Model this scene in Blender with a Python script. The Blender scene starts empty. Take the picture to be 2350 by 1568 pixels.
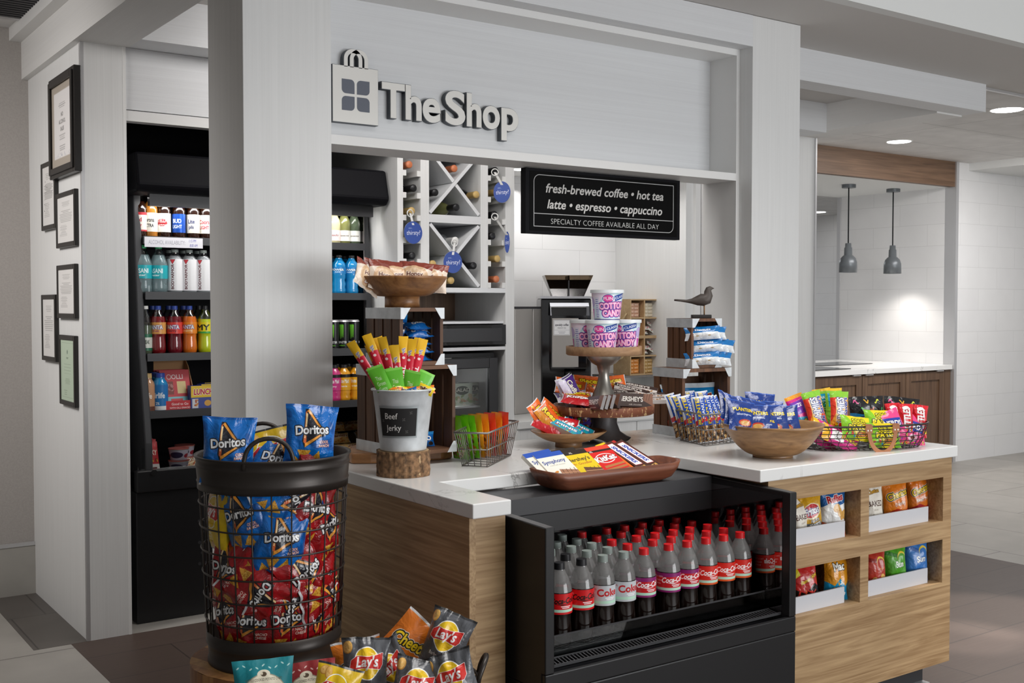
import bpy, bmesh, math, random
import numpy as np
from mathutils import Vector, Matrix, Euler
random.seed(7)
SC = bpy.context.scene
COL = SC.collection
PI = math.pi
# ---------------------------------------------------------------- camera
FPX, CX, CY, EYE = 2557.0, 1175.0, 784.0, 1.45
TH = math.atan(84 / FPX)
YAW = math.atan2(3625.0, FPX / math.cos(TH))
FH = Vector((math.cos(YAW), math.sin(YAW), 0)); RT = Vector((math.sin(YAW), -math.cos(YAW), 0)); ZU = Vector((0, 0, 1))
FW = FH * math.cos(TH) - ZU * math.sin(TH); CU = ZU * math.cos(TH) + FH * math.sin(TH)
cd = bpy.data.cameras.new('camera'); cam = bpy.data.objects.new('camera', cd); COL.objects.link(cam)
m = Matrix((RT, CU, -FW)).transposed().to_4x4(); m.translation = (0, 0, EYE); cam.matrix_world = m
cd.sensor_width = 36; cd.sensor_fit = 'HORIZONTAL'; cd.lens = 36 * FPX / 2350; cd.clip_end = 100
SC.camera = cam
# ---------------------------------------------------------------- colour management, world, lights
SC.view_settings.view_transform = 'Standard'; SC.view_settings.look = 'None'
SC.view_settings.gamma = 1; SC.view_settings.use_curve_mapping = False
SC.view_settings.exposure = 0.32
SC.cycles.use_denoising = True
SC.cycles.max_bounces = 8; SC.cycles.transparent_max_bounces = 24; SC.cycles.transmission_bounces = 4
SC.cycles.caustics_reflective = False; SC.cycles.caustics_refractive = False
SC.cycles.sample_clamp_indirect = 6
W = bpy.data.worlds.new('world'); SC.world = W; W.use_nodes = True
W.node_tree.nodes['Background'].inputs[0].default_value = (0.98, 0.985, 1.0, 1); W.node_tree.nodes['Background'].inputs[1].default_value = 0.33
def area(name, loc, target, size, power, color=(1, 1, 1), sy=None, spread=None):
    l = bpy.data.lights.new(name, 'AREA'); l.energy = power; l.color = color; l.size = size
    if sy: l.shape = 'RECTANGLE'; l.size_y = sy
    if spread: l.spread = math.radians(spread)
    o = bpy.data.objects.new(name, l); COL.objects.link(o); o.location = loc
    o.rotation_euler = (Vector(target) - Vector(loc)).to_track_quat('-Z', 'Y').to_euler()
    return o
def spot(name, loc, target, power, angle, blend=.6, color=(1, .96, .9), r=.05):
    l = bpy.data.lights.new(name, 'SPOT'); l.energy = power; l.color = color; l.spot_size = math.radians(angle); l.spot_blend = blend; l.shadow_soft_size = r
    o = bpy.data.objects.new(name, l); COL.objects.link(o); o.location = loc
    o.rotation_euler = (Vector(target) - Vector(loc)).to_track_quat('-Z', 'Y').to_euler()
    return o
area('window_daylight', (4.4, -3.2, 1.45), (2.6, 3.2, 1.15), 4.0, 150, (.97, .985, 1.0), 1.9)
area('shop_ceiling_light', (2.7, 4.0, 2.72), (3.0, 4.94, 1.4), 1.6, 21, (1, .965, .94), .4)
area('coffee_nook_light', (4.2, 5.22, 2.17), (4.1, 5.1, 0), .9, 3.6, (1, .97, .94), .3)
area('lobby_ceiling_light', (2.5, 2.1, 3.02), (2.5, 2.35, 0), 2.2, 23, (1, .97, .94), 1.0, 120)
area('buffet_ceiling_light', (8.2, 4.6, 2.72), (8.2, 4.9, 0), 2.2, 60, (1, .97, .95), .8)
area('hall_ceiling_light', (-0.4, 4.6, 2.55), (1.25, 5.4, 1.3), .9, 14, (1, .96, .93), .9, 110)
area('kitchen_light', (9.2, 9.6, 2.5), (9.2, 9.6, 0), 1.2, 26, (.95, .97, 1), .6)

SPOTS = [((2300, 1412), 17, 330), ((2212, 1462), 11, 260), ((2250, 1540), 30, 260)]
# ---------------------------------------------------------------- geometry helpers
def at(u, v, z=None, y=None, x=None):
    """the point where the photograph's sight line (u, v) meets a horizontal (z=), frontal (y=) or side (x=) plane"""
    d = FW + RT * ((u - CX) / FPX) + CU * ((CY - v) / FPX)
    t = (z - EYE) / d.z if z is not None else (y / d.y if y is not None else x / d.x)
    return Vector((0, 0, EYE)) + d * t

for (u_, v_), an_, pw_ in SPOTS:
    q_ = at(u_, v_, z=0); spot('sun_patch_spot', (q_.x + .9, q_.y - .5, 2.9), q_, pw_, an_, .6, (1, .94, .87), .05)  # added spots, standing in for sunlit patches on the right-hand floor
class MB:
    def __init__(s): s.v = []; s.f = []; s.m = []; s.uv = []; s.sm = []
    def add(s, vs, fs, m=0, uvs=None, smooth=False, M=None):
        b = len(s.v)
        s.v += [tuple(M @ Vector(p)) if M is not None else tuple(p) for p in vs]
        for k, f in enumerate(fs):
            s.f.append(tuple(b + i for i in f)); s.m.append(m); s.sm.append(smooth)
            s.uv.append(uvs[k] if uvs else None)
        return s
    def box(s, x0, y0, z0, x1, y1, z1, m=0, M=None):
        return s.add([(x0, y0, z0), (x1, y0, z0), (x1, y1, z0), (x0, y1, z0), (x0, y0, z1), (x1, y0, z1), (x1, y1, z1), (x0, y1, z1)],
            [(0, 3, 2, 1), (4, 5, 6, 7), (0, 1, 5, 4), (1, 2, 6, 5), (2, 3, 7, 6), (3, 0, 4, 7)], m, M=M)
    def prism(s, pts, h, m=0, M=None, smooth=False):
        """polygon pts (x, y) extruded from z=0 to z=h"""
        n = len(pts)
        s.add([(p[0], p[1], 0) for p in pts] + [(p[0], p[1], h) for p in pts], [tuple(range(n - 1, -1, -1)), tuple(range(n, 2 * n))], m, M=M)
        b = len(s.v) - 2 * n
        for i in range(n):
            j = (i + 1) % n
            s.f.append((b + i, b + j, b + n + j, b + n + i)); s.m.append(m); s.sm.append(smooth); s.uv.append(None)
        return s
    def lathe(s, prof, n=28, m=0, M=None, smooth=True, uvz=None, a0=0., arc=2 * PI):
        vs = []; full = abs(arc - 2 * PI) < 1e-6; k = n if full else n + 1
        for r, z in prof:
            for i in range(k):
                a = a0 + arc * i / n; vs.append((r * math.cos(a), r * math.sin(a), z))
        fs = []; uvs = []
        for j in range(len(prof) - 1):
            for i in range(n):
                i2 = (i + 1) % k
                fs.append((j * k + i, j * k + i2, (j + 1) * k + i2, (j + 1) * k + i))
                if uvz:
                    z0, z1 = uvz; w0 = (prof[j][1] - z0) / (z1 - z0); w1 = (prof[j + 1][1] - z0) / (z1 - z0)
                    uvs.append([(i / n, w0), ((i + 1) / n, w0), ((i + 1) / n, w1), (i / n, w1)])
        return s.add(vs, fs, m, uvs if uvz else None, smooth, M)
    def cyl(s, r, z0, z1, n=24, m=0, M=None, r2=None):
        r2 = r if r2 is None else r2
        s.lathe([(r, z0), (r2, z1)], n, m, M)
        c = [(r * math.cos(2 * PI * i / n), r * math.sin(2 * PI * i / n), z0) for i in range(n)]
        d = [(r2 * math.cos(2 * PI * i / n), r2 * math.sin(2 * PI * i / n), z1) for i in range(n)]
        s.add(c, [tuple(range(n - 1, -1, -1))], m, M=M); s.add(d, [tuple(range(n))], m, M=M)
        return s
    def tube(s, path, r, n=8, closed=False, m=0, M=None, caps=True):
        P = [Vector(p) for p in path]; L = len(P); rings = []; up = None
        for i in range(L):
            if closed: t = P[(i + 1) % L] - P[i - 1]
            else: t = P[min(i + 1, L - 1)] - P[max(i - 1, 0)]
            t.normalize()
            if up is None: up = Vector((0, 0, 1)) if abs(t.z) < .9 else Vector((1, 0, 0))
            sd = t.cross(up).normalized(); up = sd.cross(t).normalized()
            rr = r[i] if isinstance(r, (list, tuple)) else r
            rings += [P[i] + sd * (rr * math.cos(2 * PI * k / n)) + up * (rr * math.sin(2 * PI * k / n)) for k in range(n)]
        fs = []
        for i in range(L if closed else L - 1):
            a = i * n; b = ((i + 1) % L) * n
            fs += [(a + k, a + (k + 1) % n, b + (k + 1) % n, b + k) for k in range(n)]
        if caps and not closed: fs += [tuple(range(n - 1, -1, -1)), tuple((L - 1) * n + k for k in range(n))]
        return s.add([tuple(p) for p in rings], fs, m, smooth=True, M=M)
    def mesh(s, name, mats):
        me = bpy.data.meshes.new(name); me.from_pydata(s.v, [], s.f)
        for k in mats: me.materials.append(k)
        me.polygons.foreach_set('material_index', s.m); me.polygons.foreach_set('use_smooth', s.sm)
        if any(u is not None for u in s.uv):
            L = me.uv_layers.new(name='UVMap'); flat = []
            for f, u in zip(s.f, s.uv):
                for q in (u if u is not None else [(.5, .5)] * len(f)): flat += q
            L.data.foreach_set('uv', flat)
        me.update(); return me
    def build(s, name, mats, parent=None, loc=(0, 0, 0), rot=(0, 0, 0), bevel=0, label=None):
        if not isinstance(mats, (list, tuple)): mats = [mats]
        return obj(name, s.mesh(name, mats), parent, loc, rot, bevel, label)

def obj(name, me, parent=None, loc=(0, 0, 0), rot=(0, 0, 0), bevel=0, label=None):
    o = bpy.data.objects.new(name, me); COL.objects.link(o); o.location = loc; o.rotation_euler = rot
    if parent: o.parent = parent
    if bevel:
        b = o.modifiers.new('bevel', 'BEVEL'); b.width = bevel; b.segments = 2; b.limit_method = 'ANGLE'; b.angle_limit = .7
    if label: o['label'] = label
    return o
def tag(o, label, cat, group=None, kind=None):
    o['label'] = label; o['category'] = cat
    if group: o['group'] = group
    if kind: o['kind'] = kind
    return o
def struct(o): o['kind'] = 'structure'; return o
def thing(name, label, cat, loc=(0, 0, 0), rot=(0, 0, 0), group=None):
    o = bpy.data.objects.new(name, None); COL.objects.link(o); o.empty_display_size = .05
    o.location = loc; o.rotation_euler = rot if isinstance(rot, (tuple, list, Euler)) else (0, 0, rot)
    return tag(o, label, cat, group)
def dup(root, loc, rot=None, label=None, group=None):
    r = root.copy(); COL.objects.link(r); r.location = loc
    if rot is not None: r.rotation_euler = rot
    if label: r['label'] = label
    if group: r['group'] = group
    for ch in list(root.children):
        c = ch.copy(); COL.objects.link(c); c.parent = r
        for g in list(ch.children):
            d = g.copy(); COL.objects.link(d); d.parent = c
    return r
def TR(x=0, y=0, z=0, rx=0, ry=0, rz=0): return Matrix.Translation((x, y, z)) @ Euler((rx, ry, rz)).to_matrix().to_4x4()

# ---------------------------------------------------------------- materials
def rgb(h):
    if isinstance(h, str):
        c = [int(h[i:i + 2], 16) / 255 for i in (1, 3, 5)]
        return tuple(x / 12.92 if x < .04045 else ((x + .055) / 1.055) ** 2.4 for x in c)
    return h
def nt(name):
    m = bpy.data.materials.new(name); m.use_nodes = True
    return m, m.node_tree, m.node_tree.nodes['Principled BSDF']
def mat(name, col, rough=.5, metal=0, spec=.5, bump=0, bscale=200, alpha=1, emit=0, coat=0, var=0, vscale=8):
    m, t, b = nt(name); c = rgb(col)
    b.inputs['Base Color'].default_value = (*c, 1); b.inputs['Roughness'].default_value = rough; b.inputs['Metallic'].default_value = metal
    b.inputs['Specular IOR Level'].default_value = spec; b.inputs['Alpha'].default_value = alpha; b.inputs['Coat Weight'].default_value = coat
    if emit: b.inputs['Emission Color'].default_value = (*c, 1); b.inputs['Emission Strength'].default_value = emit
    if bump or var:
        tc = t.nodes.new('ShaderNodeTexCoord')
    if bump:
        n = t.nodes.new('ShaderNodeTexNoise'); n.inputs['Scale'].default_value = bscale; n.inputs['Detail'].default_value = 4
        bp = t.nodes.new('ShaderNodeBump'); bp.inputs['Strength'].default_value = bump; bp.inputs['Distance'].default_value = .002
        t.links.new(tc.outputs['Object'], n.inputs['Vector']); t.links.new(n.outputs[0], bp.inputs['Height']); t.links.new(bp.outputs[0], b.inputs['Normal'])
    if var:
        n = t.nodes.new('ShaderNodeTexNoise'); n.inputs['Scale'].default_value = vscale; n.inputs['Detail'].default_value = 6
        r = t.nodes.new('ShaderNodeValToRGB'); r.color_ramp.elements[0].position = .3; r.color_ramp.elements[1].position = .7
        r.color_ramp.elements[0].color = (*[x * (1 - var) for x in c], 1); r.color_ramp.elements[1].color = (*[min(1, x * (1 + var)) for x in c], 1)
        t.links.new(tc.outputs['Object'], n.inputs['Vector']); t.links.new(n.outputs[0], r.inputs[0]); t.links.new(r.outputs[0], b.inputs['Base Color'])
    return m
def grain(name, c1, c2, scale, rough=.5, dist=1.0, fine=0.35, fs=6, detail=6, coat=0, bands=0, bump=.05, lo=.3, hi=.72):
    """wood grain: noise stretched along the axis whose scale is small"""
    m, t, b = nt(name); N = t.nodes.new; L = t.links.new
    tc = N('ShaderNodeTexCoord'); mp = N('ShaderNodeMapping'); mp.inputs['Scale'].default_value = scale; L(tc.outputs['Object'], mp.inputs['Vector'])
    n = N('ShaderNodeTexNoise'); n.inputs['Scale'].default_value = 1; n.inputs['Detail'].default_value = detail; n.inputs['Distortion'].default_value = dist
    L(mp.outputs[0], n.inputs['Vector'])
    mp2 = N('ShaderNodeMapping'); mp2.inputs['Scale'].default_value = tuple(x * fs if x > 3 else x * 1.6 for x in scale); L(tc.outputs['Object'], mp2.inputs['Vector'])
    n2 = N('ShaderNodeTexNoise'); n2.inputs['Scale'].default_value = 1; n2.inputs['Detail'].default_value = 3; L(mp2.outputs[0], n2.inputs['Vector'])
    mx = N('ShaderNodeMix'); mx.inputs[0].default_value = fine; L(n.outputs[0], mx.inputs[2]); L(n2.outputs[0], mx.inputs[3])
    r = N('ShaderNodeValToRGB'); r.color_ramp.elements[0].position = lo; r.color_ramp.elements[1].position = hi
    r.color_ramp.elements[0].color = (*rgb(c1), 1); r.color_ramp.elements[1].color = (*rgb(c2), 1)
    L(mx.outputs[0], r.inputs[0]); L(r.outputs[0], b.inputs['Base Color'])
    if bump:
        bp = N('ShaderNodeBump'); bp.inputs['Strength'].default_value = bump; bp.inputs['Distance'].default_value = .002
        L(mx.outputs[0], bp.inputs['Height']); L(bp.outputs[0], b.inputs['Normal'])
    b.inputs['Roughness'].default_value = rough; b.inputs['Coat Weight'].default_value = coat
    return m
def tiles(name, c1, c2, grout, w, h, mortar=.003, rough=.4, swap=False, amp=.10, spec=.5, off=.5, loc=(0, 0, 0), streak=None, rotz=0):
    """rectangular tiles w x h; swap=True lays them on a wall facing -y, swap='x' on one facing -x"""
    m, t, b = nt(name); N = t.nodes.new; L = t.links.new
    tc = N('ShaderNodeTexCoord'); src = tc.outputs['Object']
    if swap:
        sp = N('ShaderNodeSeparateXYZ'); cb = N('ShaderNodeCombineXYZ'); L(src, sp.inputs[0])
        L(sp.outputs[1 if swap == 'x' else 0], cb.inputs[0]); L(sp.outputs[2], cb.inputs[1]); src = cb.outputs[0]
    mp = N('ShaderNodeMapping'); mp.inputs['Location'].default_value = loc; mp.inputs['Rotation'].default_value = (0, 0, rotz); L(src, mp.inputs['Vector'])
    br = N('ShaderNodeTexBrick'); br.inputs['Scale'].default_value = 1; br.inputs['Brick Width'].default_value = w; br.inputs['Row Height'].default_value = h
    br.inputs['Mortar Size'].default_value = mortar; br.inputs['Mortar Smooth'].default_value = .1; br.inputs['Bias'].default_value = 0; br.offset = off
    br.inputs['Color1'].default_value = (*rgb(c1), 1); br.inputs['Color2'].default_value = (*rgb(c2), 1); br.inputs['Mortar'].default_value = (*rgb(grout), 1)
    L(mp.outputs[0], br.inputs['Vector'])
    n = N('ShaderNodeTexNoise'); n.inputs['Scale'].default_value = 1; n.inputs['Detail'].default_value = 5
    mp2 = N('ShaderNodeMapping'); mp2.inputs['Scale'].default_value = streak or (5, 5, 5); L(tc.outputs['Object'], mp2.inputs['Vector']); L(mp2.outputs[0], n.inputs['Vector'])
    rp = N('ShaderNodeValToRGB'); rp.color_ramp.elements[0].position = .3; rp.color_ramp.elements[1].position = .7
    rp.color_ramp.elements[0].color = (*[1 - amp] * 3, 1); rp.color_ramp.elements[1].color = (*[1 + amp * .5] * 3, 1); L(n.outputs[0], rp.inputs[0])
    mx = N('ShaderNodeMix'); mx.data_type = 'RGBA'; mx.blend_type = 'MULTIPLY'; mx.inputs[0].default_value = 1
    L(br.outputs[0], mx.inputs[6]); L(rp.outputs[0], mx.inputs[7]); L(mx.outputs[2], b.inputs['Base Color'])
    b.inputs['Roughness'].default_value = rough; b.inputs['Specular IOR Level'].default_value = spec
    return m
def clear(name, tint=(1, 1, 1), gloss=.12, rough=.05):
    """thin clear plastic or glass: mostly transparent with a glossy film"""
    m, t, b = nt(name); N = t.nodes.new; L = t.links.new; t.nodes.remove(b)
    tr = N('ShaderNodeBsdfTransparent'); tr.inputs[0].default_value = (*rgb(tint), 1); gl = N('ShaderNodeBsdfGlossy'); gl.inputs['Roughness'].default_value = rough
    fr = N('ShaderNodeFresnel'); fr.inputs[0].default_value = 1.45; ad = N('ShaderNodeMath'); ad.operation = 'ADD'; ad.inputs[1].default_value = gloss
    L(fr.outputs[0], ad.inputs[0]); mx = N('ShaderNodeMixShader'); L(ad.outputs[0], mx.inputs[0]); L(tr.outputs[0], mx.inputs[1]); L(gl.outputs[0], mx.inputs[2])
    L(mx.outputs[0], t.nodes['Material Output'].inputs[0])
    return m
def quartz(name):
    m, t, b = nt(name); N = t.nodes.new; L = t.links.new
    tc = N('ShaderNodeTexCoord'); n = N('ShaderNodeTexNoise'); n.inputs['Scale'].default_value = 2.6; n.inputs['Detail'].default_value = 9; n.inputs['Distortion'].default_value = 1.6; n.inputs['Roughness'].default_value = .62
    L(tc.outputs['Object'], n.inputs['Vector'])
    r = N('ShaderNodeValToRGB'); e = r.color_ramp.elements; e[0].position = .487; e[0].color = (.80, .80, .79, 1); e[1].position = .513; e[1].color = (.80, .80, .79, 1)
    k = e.new(.5); k.color = (.30, .29, .28, 1)
    L(n.outputs[0], r.inputs[0])
    n2 = N('ShaderNodeTexNoise'); n2.inputs['Scale'].default_value = 1.7; n2.inputs['Detail'].default_value = 3; L(tc.outputs['Object'], n2.inputs['Vector'])
    r2 = N('ShaderNodeValToRGB'); r2.color_ramp.elements[0].position = .52; r2.color_ramp.elements[1].position = .66; L(n2.outputs[0], r2.inputs[0])
    mx = N('ShaderNodeMix'); mx.data_type = 'RGBA'; L(r2.outputs[0], mx.inputs[0]); mx.inputs[6].default_value = (.80, .80, .79, 1); L(r.outputs[0], mx.inputs[7])
    L(mx.outputs[2], b.inputs['Base Color']); b.inputs['Roughness'].default_value = .18; b.inputs['Specular IOR Level'].default_value = .45
    return m
M = {}
M['lam_v'] = grain('white_laminate_upright', (.71, .715, .71), (.78, .785, .78), (60, 60, 1.2), .5, .3, .5, 4, 4, bump=.02)
M['lam_h'] = grain('white_laminate_level', (.69, .70, .715), (.76, .775, .79), (1.0, 60, 60), .5, .3, .5, 4, 4, bump=.02)
M['lam_y'] = grain('white_laminate_depth', (.73, .725, .71), (.78, .78, .77), (60, 1.0, 60), .5, .3, .5, 4, 4, bump=.02)
M['white'] = mat('white_paint', (.80, .80, .79), .5)
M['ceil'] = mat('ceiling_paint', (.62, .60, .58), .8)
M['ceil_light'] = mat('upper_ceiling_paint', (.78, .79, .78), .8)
M['act'] = tiles('ceiling_tile', (.74, .73, .72), (.74, .73, .72), (.45, .45, .44), 1.22, .61, .004, .8, off=0)
M['quartz'] = quartz('white_quartz')
M['oak'] = grain('light_oak', '#85643f', '#c0a178', (1.6, 30, 30), .5, 2.2, .35, 5, 7, lo=.30, hi=.68)
M['oak_y'] = grain('light_oak_depth', '#85643f', '#c0a178', (30, 1.6, 30), .5, 2.2, .35, 5, 7, lo=.30, hi=.68)
M['walnut'] = grain('walnut_wood', '#523c2b', '#82654e', (1.4, 28, 28), .5, 1.2, .35, 5, 6)
M['walnut_v'] = grain('walnut_wood_upright', '#4a3527', '#7a5f49', (30, 30, 1.3), .5, 1.0, .35, 5, 6)
M['walltile_y'] = tiles('white_wall_tile', (.80, .80, .80), (.78, .78, .785), (.66, .66, .66), .60, .20, .002, .35, swap=True, amp=.02)
M['walltile_x'] = tiles('white_wall_tile_side', (.80, .80, .80), (.78, .78, .785), (.66, .66, .66), .60, .20, .002, .35, swap='x', amp=.02)
M['floor_light'] = tiles('pale_floor_tile', '#a09c96', '#98948e', '#68635f', 1.22, .61, .004, .4, spec=.35, rotz=PI / 2)
M['floor_dark'] = tiles('brown_floor_tile', '#50433d', '#4b3f39', '#352d2a', 1.22, .32, .003, .5, spec=.3, streak=(4, 90, 4), loc=(.3, .1, 0))
M['floor_char'] = tiles('charcoal_floor_tile', '#5a5550', '#55504c', '#3f3b38', .30, .61, .004, .45)
M['textile'] = mat('grey_textile_wallcovering', '#a8a39f', .9, bump=.5, bscale=260, var=.06, vscale=120)
M['stone_base'] = mat('grey_stone_tile', '#a5a29c', .5, var=.06, vscale=6)
M['black'] = mat('black_metal', (.013, .013, .014), .34, spec=.4)
M['black_matte'] = mat('black_matte', (.006, .006, .008), .55, spec=.1)
M['charcoal'] = mat('charcoal_metal', (.035, .035, .038), .42, spec=.4)
M['gloss_black'] = mat('black_gloss', (.006, .006, .007), .06, spec=.8)
M['dark_mirror'] = mat('dark_mirror_glass', (.34, .31, .31), .03, 1.0)
M['steel'] = mat('brushed_steel', (.47, .445, .42), .42, .55)
M['chrome'] = mat('chrome', (.75, .75, .76), .15, 1.0)
M['alu'] = mat('satin_aluminium', (.62, .62, .63), .35, .6)
M['dark_wire'] = mat('bronze_dark_metal', (.045, .038, .034), .38, .5)
M['grey_wire'] = mat('grey_wire', (.22, .21, .20), .4, .8)
M['galv'] = mat('galvanised_steel', (.60, .63, .65), .45, .2, var=.13, vscale=28)
M['acrylic'] = mat('frosted_acrylic', (.66, .67, .71), .3)
M['lamp_on'] = mat('lamp_glow', (1, .98, .95), .5, emit=9)
M['glass'] = clear('clear_glass', (.97, .98, .98), .05, .02)
M['smoke'] = clear('smoked_plastic', '#b5a99a', .08, .05)
M['film'] = clear('clear_film', (.93, .93, .94), .10, .12)
M['neck'] = mat('tinted_bottle_neck', (.24, .235, .23), .12, spec=.8, alpha=.5, coat=.4)
M['pet'] = clear('clear_bottle_plastic', (.86, .89, .88), .10, .06)
# ================================================================ THE SETTING
def sbox(name, b, m, bevel=0):
    return struct(MB().box(*b).build(name, m, bevel=bevel))
# floors: pale tile all round, brown tile round the shop counter, charcoal strip by the hall wall
f = MB()
f.box(-6, -3, -.05, 1.18, 12, 0, 0); f.box(5.89, -3, -.05, 14, 12, 0, 0); f.box(1.18, 4.94, -.05, 5.89, 12, 0, 0)
struct(f.build('floor', M['floor_light']))
sbox('floor_brown_tile', (1.18, -3, -.05, 5.89, 4.94, 0.0005), M['floor_dark'])
sbox('floor_charcoal_tile', (1.03, 4.94, -.05, 1.25, 5.94, .001), M['floor_char'])
# hall wall at the left: textile over a stone base
sbox('wall_lobby_unseen', (-2.7, -3, 0, -2.6, 5.94, 3.05), M['textile'])  # unseen lobby wall, added to hold back light from the left
sbox('wall_hall', (-6, 5.94, .26, 1.25, 6.05, 2.9), M['textile'])
sbox('baseboard_hall', (-6, 5.925, 0, 1.25, 6.05, .245), M['stone_base'])
sbox('trim_1', (-6, 5.922, .245, 1.25, 6.05, .262), M['alu'])
# shop side wall with the frames, and the pillar panel beside the open fridge
w = MB(); w.box(1.25, 4.96, 0, 1.43, 5.94, 2.566)
struct(w.build('wall_side', M['lam_v']))
sbox('trim_2', (1.247, 4.94, 0, 1.262, 4.96, 2.566), M['alu'])
sbox('wall_panel', (1.262, 4.94, 0, 1.425, 4.96, 2.566), M['lam_v'])
sbox('trim_3', (1.425, 4.937, 0, 1.437, 4.96, 2.566), M['white'])
sbox('wall_bulkhead', (1.437, 4.945, 2.30, 2.78, 5.0, 2.566), M['lam_h'])
sbox('trim_4', (1.437, 4.94, 2.25, 2.78, 5.0, 2.295), M['white'])
# shop back wall behind fridge and tower, coffee nook tile and side gable
sbox('wall_back', (1.25, 5.94, 0, 3.48, 6.04, 2.75), M['black_matte'])
sbox('wall_back_tile', (3.48, 5.62, 0, 4.80, 5.72, 2.75), M['walltile_y'])
sbox('wall_gable', (4.80, 4.96, 0, 4.87, 5.62, 2.75), M['lam_v'])
sbox('trim_5', (4.862, 4.94, 0, 4.905, 4.965, 2.75), M['white'])
sbox('wall_wing', (5.02, 5.0, 0, 6.03, 5.1, 2.575), M['lam_v'])
sbox('trim_6', (6.03, 4.99, 0, 6.045, 5.1, 2.575), M['alu'])
sbox('trim_7', (4.95, 4.94, 0, 5.02, 5.1, 2.75), M['white'])
# columns and header of the shop front
sbox('column_left', (1.395, 3.5, 0, 1.712, 3.82, 2.75), M['lam_v'], .002)
sbox('column_right', (3.795, 3.5, 0, 4.115, 3.82, 2.75), M['lam_v'], .002)
sbox('header_beam', (1.712, 3.5, 2.611, 3.795, 3.62, 2.75), M['lam_h'])
# recessed sign box between the columns
s = MB(); xl, xr, yf, yp = 1.716, 3.795, 3.578, 3.747
s.box(xl, yf, 2.582, xr, 3.79, 2.6105, 0); s.box(xl, yf, 2.016, 3.775, 3.77, 2.049, 0)
s.box(3.775, yf, 0, xr, 3.79, 2.582, 0); s.box(xl, yf, 2.049, 1.736, 3.79, 2.582, 0)
struct(s.build('trim_sign_box', M['white']))
sbox('wall_sign_panel', (1.736, yp, 2.049, 3.775, 3.79, 2.582), M['lam_h'])
# ceilings
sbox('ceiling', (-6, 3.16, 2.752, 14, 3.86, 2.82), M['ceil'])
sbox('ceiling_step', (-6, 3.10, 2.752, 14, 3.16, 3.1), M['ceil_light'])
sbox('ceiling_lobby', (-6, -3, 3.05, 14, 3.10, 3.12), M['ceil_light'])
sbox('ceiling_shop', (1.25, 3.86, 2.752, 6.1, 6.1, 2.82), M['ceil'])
sbox('ceiling_tiles', (6.1, 3.86, 2.757, 14, 6.1, 2.82), M['act'])
sbox('ceiling_hall', (-6, 3.86, 2.812, 1.165, 6.1, 2.87), M['act'])
sbox('trim_ceiling_edge', (6.1, 3.845, 2.738, 14, 3.865, 2.757), M['alu'])
# coffer beams
g = MB(); g.box(1.165, 2.2, 2.748, 1.22, 5.94, 2.9)
struct(g.build('beam_step', M['white']))
sbox('beam_hall', (1.22, 2.2, 2.566, 1.45, 5.94, 2.752), M['lam_y'])
sbox('beam_back', (1.45, 4.755, 2.566, 5.85, 4.94, 2.752), M['lam_h'])
sbox('beam_front', (4.115, 3.8, 2.59, 6.11, 3.95, 2.752), M['lam_h'])
sbox('beam_right', (5.85, 3.95, 2.58, 6.10, 5.0, 2.752), M['lam_y'])
sbox('beam_back_right', (4.90, 4.86, 2.58, 5.85, 5.0, 2.752), M['lam_h'])
# buffet pass-through and far tile walls
XR, YW = 9.205, 6.02
sbox('wall_far', (XR + .04, YW, 0, 14, YW + .1, 2.757), M['walltile_y'])
sbox('trim_8', (XR, YW - .015, 0, XR + .04, YW + .1, 2.757), M['alu'])
sbox('beam_walnut', (7.22, YW, 2.53, XR, YW + .06, 2.757), M['walnut'])
sbox('wall_niche', (XR, YW + .1, 0, XR + .1, 7.30, 2.53), M['walltile_x'])
sbox('ceiling_niche', (6.6, YW + .06, 2.53, XR + .04, 7.30, 2.6), M['ceil_light'])
sbox('trim_9', (9.19, 7.29, .9, 9.215, 7.33, 2.53), M['alu'])
sbox('wall_buffet_left', (5.9, 5.1, 0, 6.0, 6.1, 2.757), M['white'])
sbox('wall_kitchen', (6, 11.6, 0, 16, 11.7, 2.7), M['walltile_y'])
sbox('wall_kitchen_side', (11.6, 8.8, 0, 11.7, 11.6, 2.7), M['walltile_x'])
sbox('ceiling_kitchen', (6, 7.3, 2.60, 16, 11.7, 2.68), M['act'])
sbox('wall_header', (9.3, 7.3, 0, 16, 7.4, 2.7), M['white'])
sbox('beam_bulkhead', (9.42, 3.9, 2.69, 14, YW, 2.757), M['ceil_light'])
sbox('trim_kitchen_door', (10.7, 11.5, 0, 10.86, 11.6, 2.1), M['alu'])
# downlights
def downlight(p, r, label, z):
    t = thing('downlight', label, 'ceiling light', (p.x, p.y, z), 0, 'recessed downlights')
    MB().lathe([(r, 0), (r * 1.12, -.004), (r * 1.18, 0)], 28, 0).build('trim_ring', M['white'], t)
    MB().cyl(r, -.004, -.001, 28).build('diffuser', M['lamp_on'], t)
    return t
downlight(at(2063, 325, z=2.757), .09, 'recessed downlight in the tiled ceiling in front of the walnut beam', 2.757)
downlight(at(2311, 252, z=2.757), .10, 'recessed downlight near the right end of the white ceiling beam', 2.757)
ZN = at(1195, 388, y=5.28).z
sbox('ceiling_nook', (3.502, 4.96, ZN + .001, 4.798, 5.62, ZN + .05), M['white'])
downlight(at(1196, 388, y=5.28), .055, 'recessed downlight above the coffee corner, beside the black menu sign', ZN + .0005)
downlight(at(1876, 487, z=2.60), .10, 'distant kitchen downlight seen past the white pillar', 2.601)
v = thing('air_vent', 'white louvred air vent in the hall ceiling at the upper left', 'vent', (*at(30, 4, z=2.812).xy, 2.812))
b = MB(); b.box(-.30, -.30, -.012, .30, -.26, 0); b.box(-.30, .26, -.012, .30, .30, 0); b.box(-.30, -.26, -.012, -.26, .26, 0); b.box(.26, -.26, -.012, .30, .26, 0); b.build('frame', M['alu'], v)
b = MB()
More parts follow.
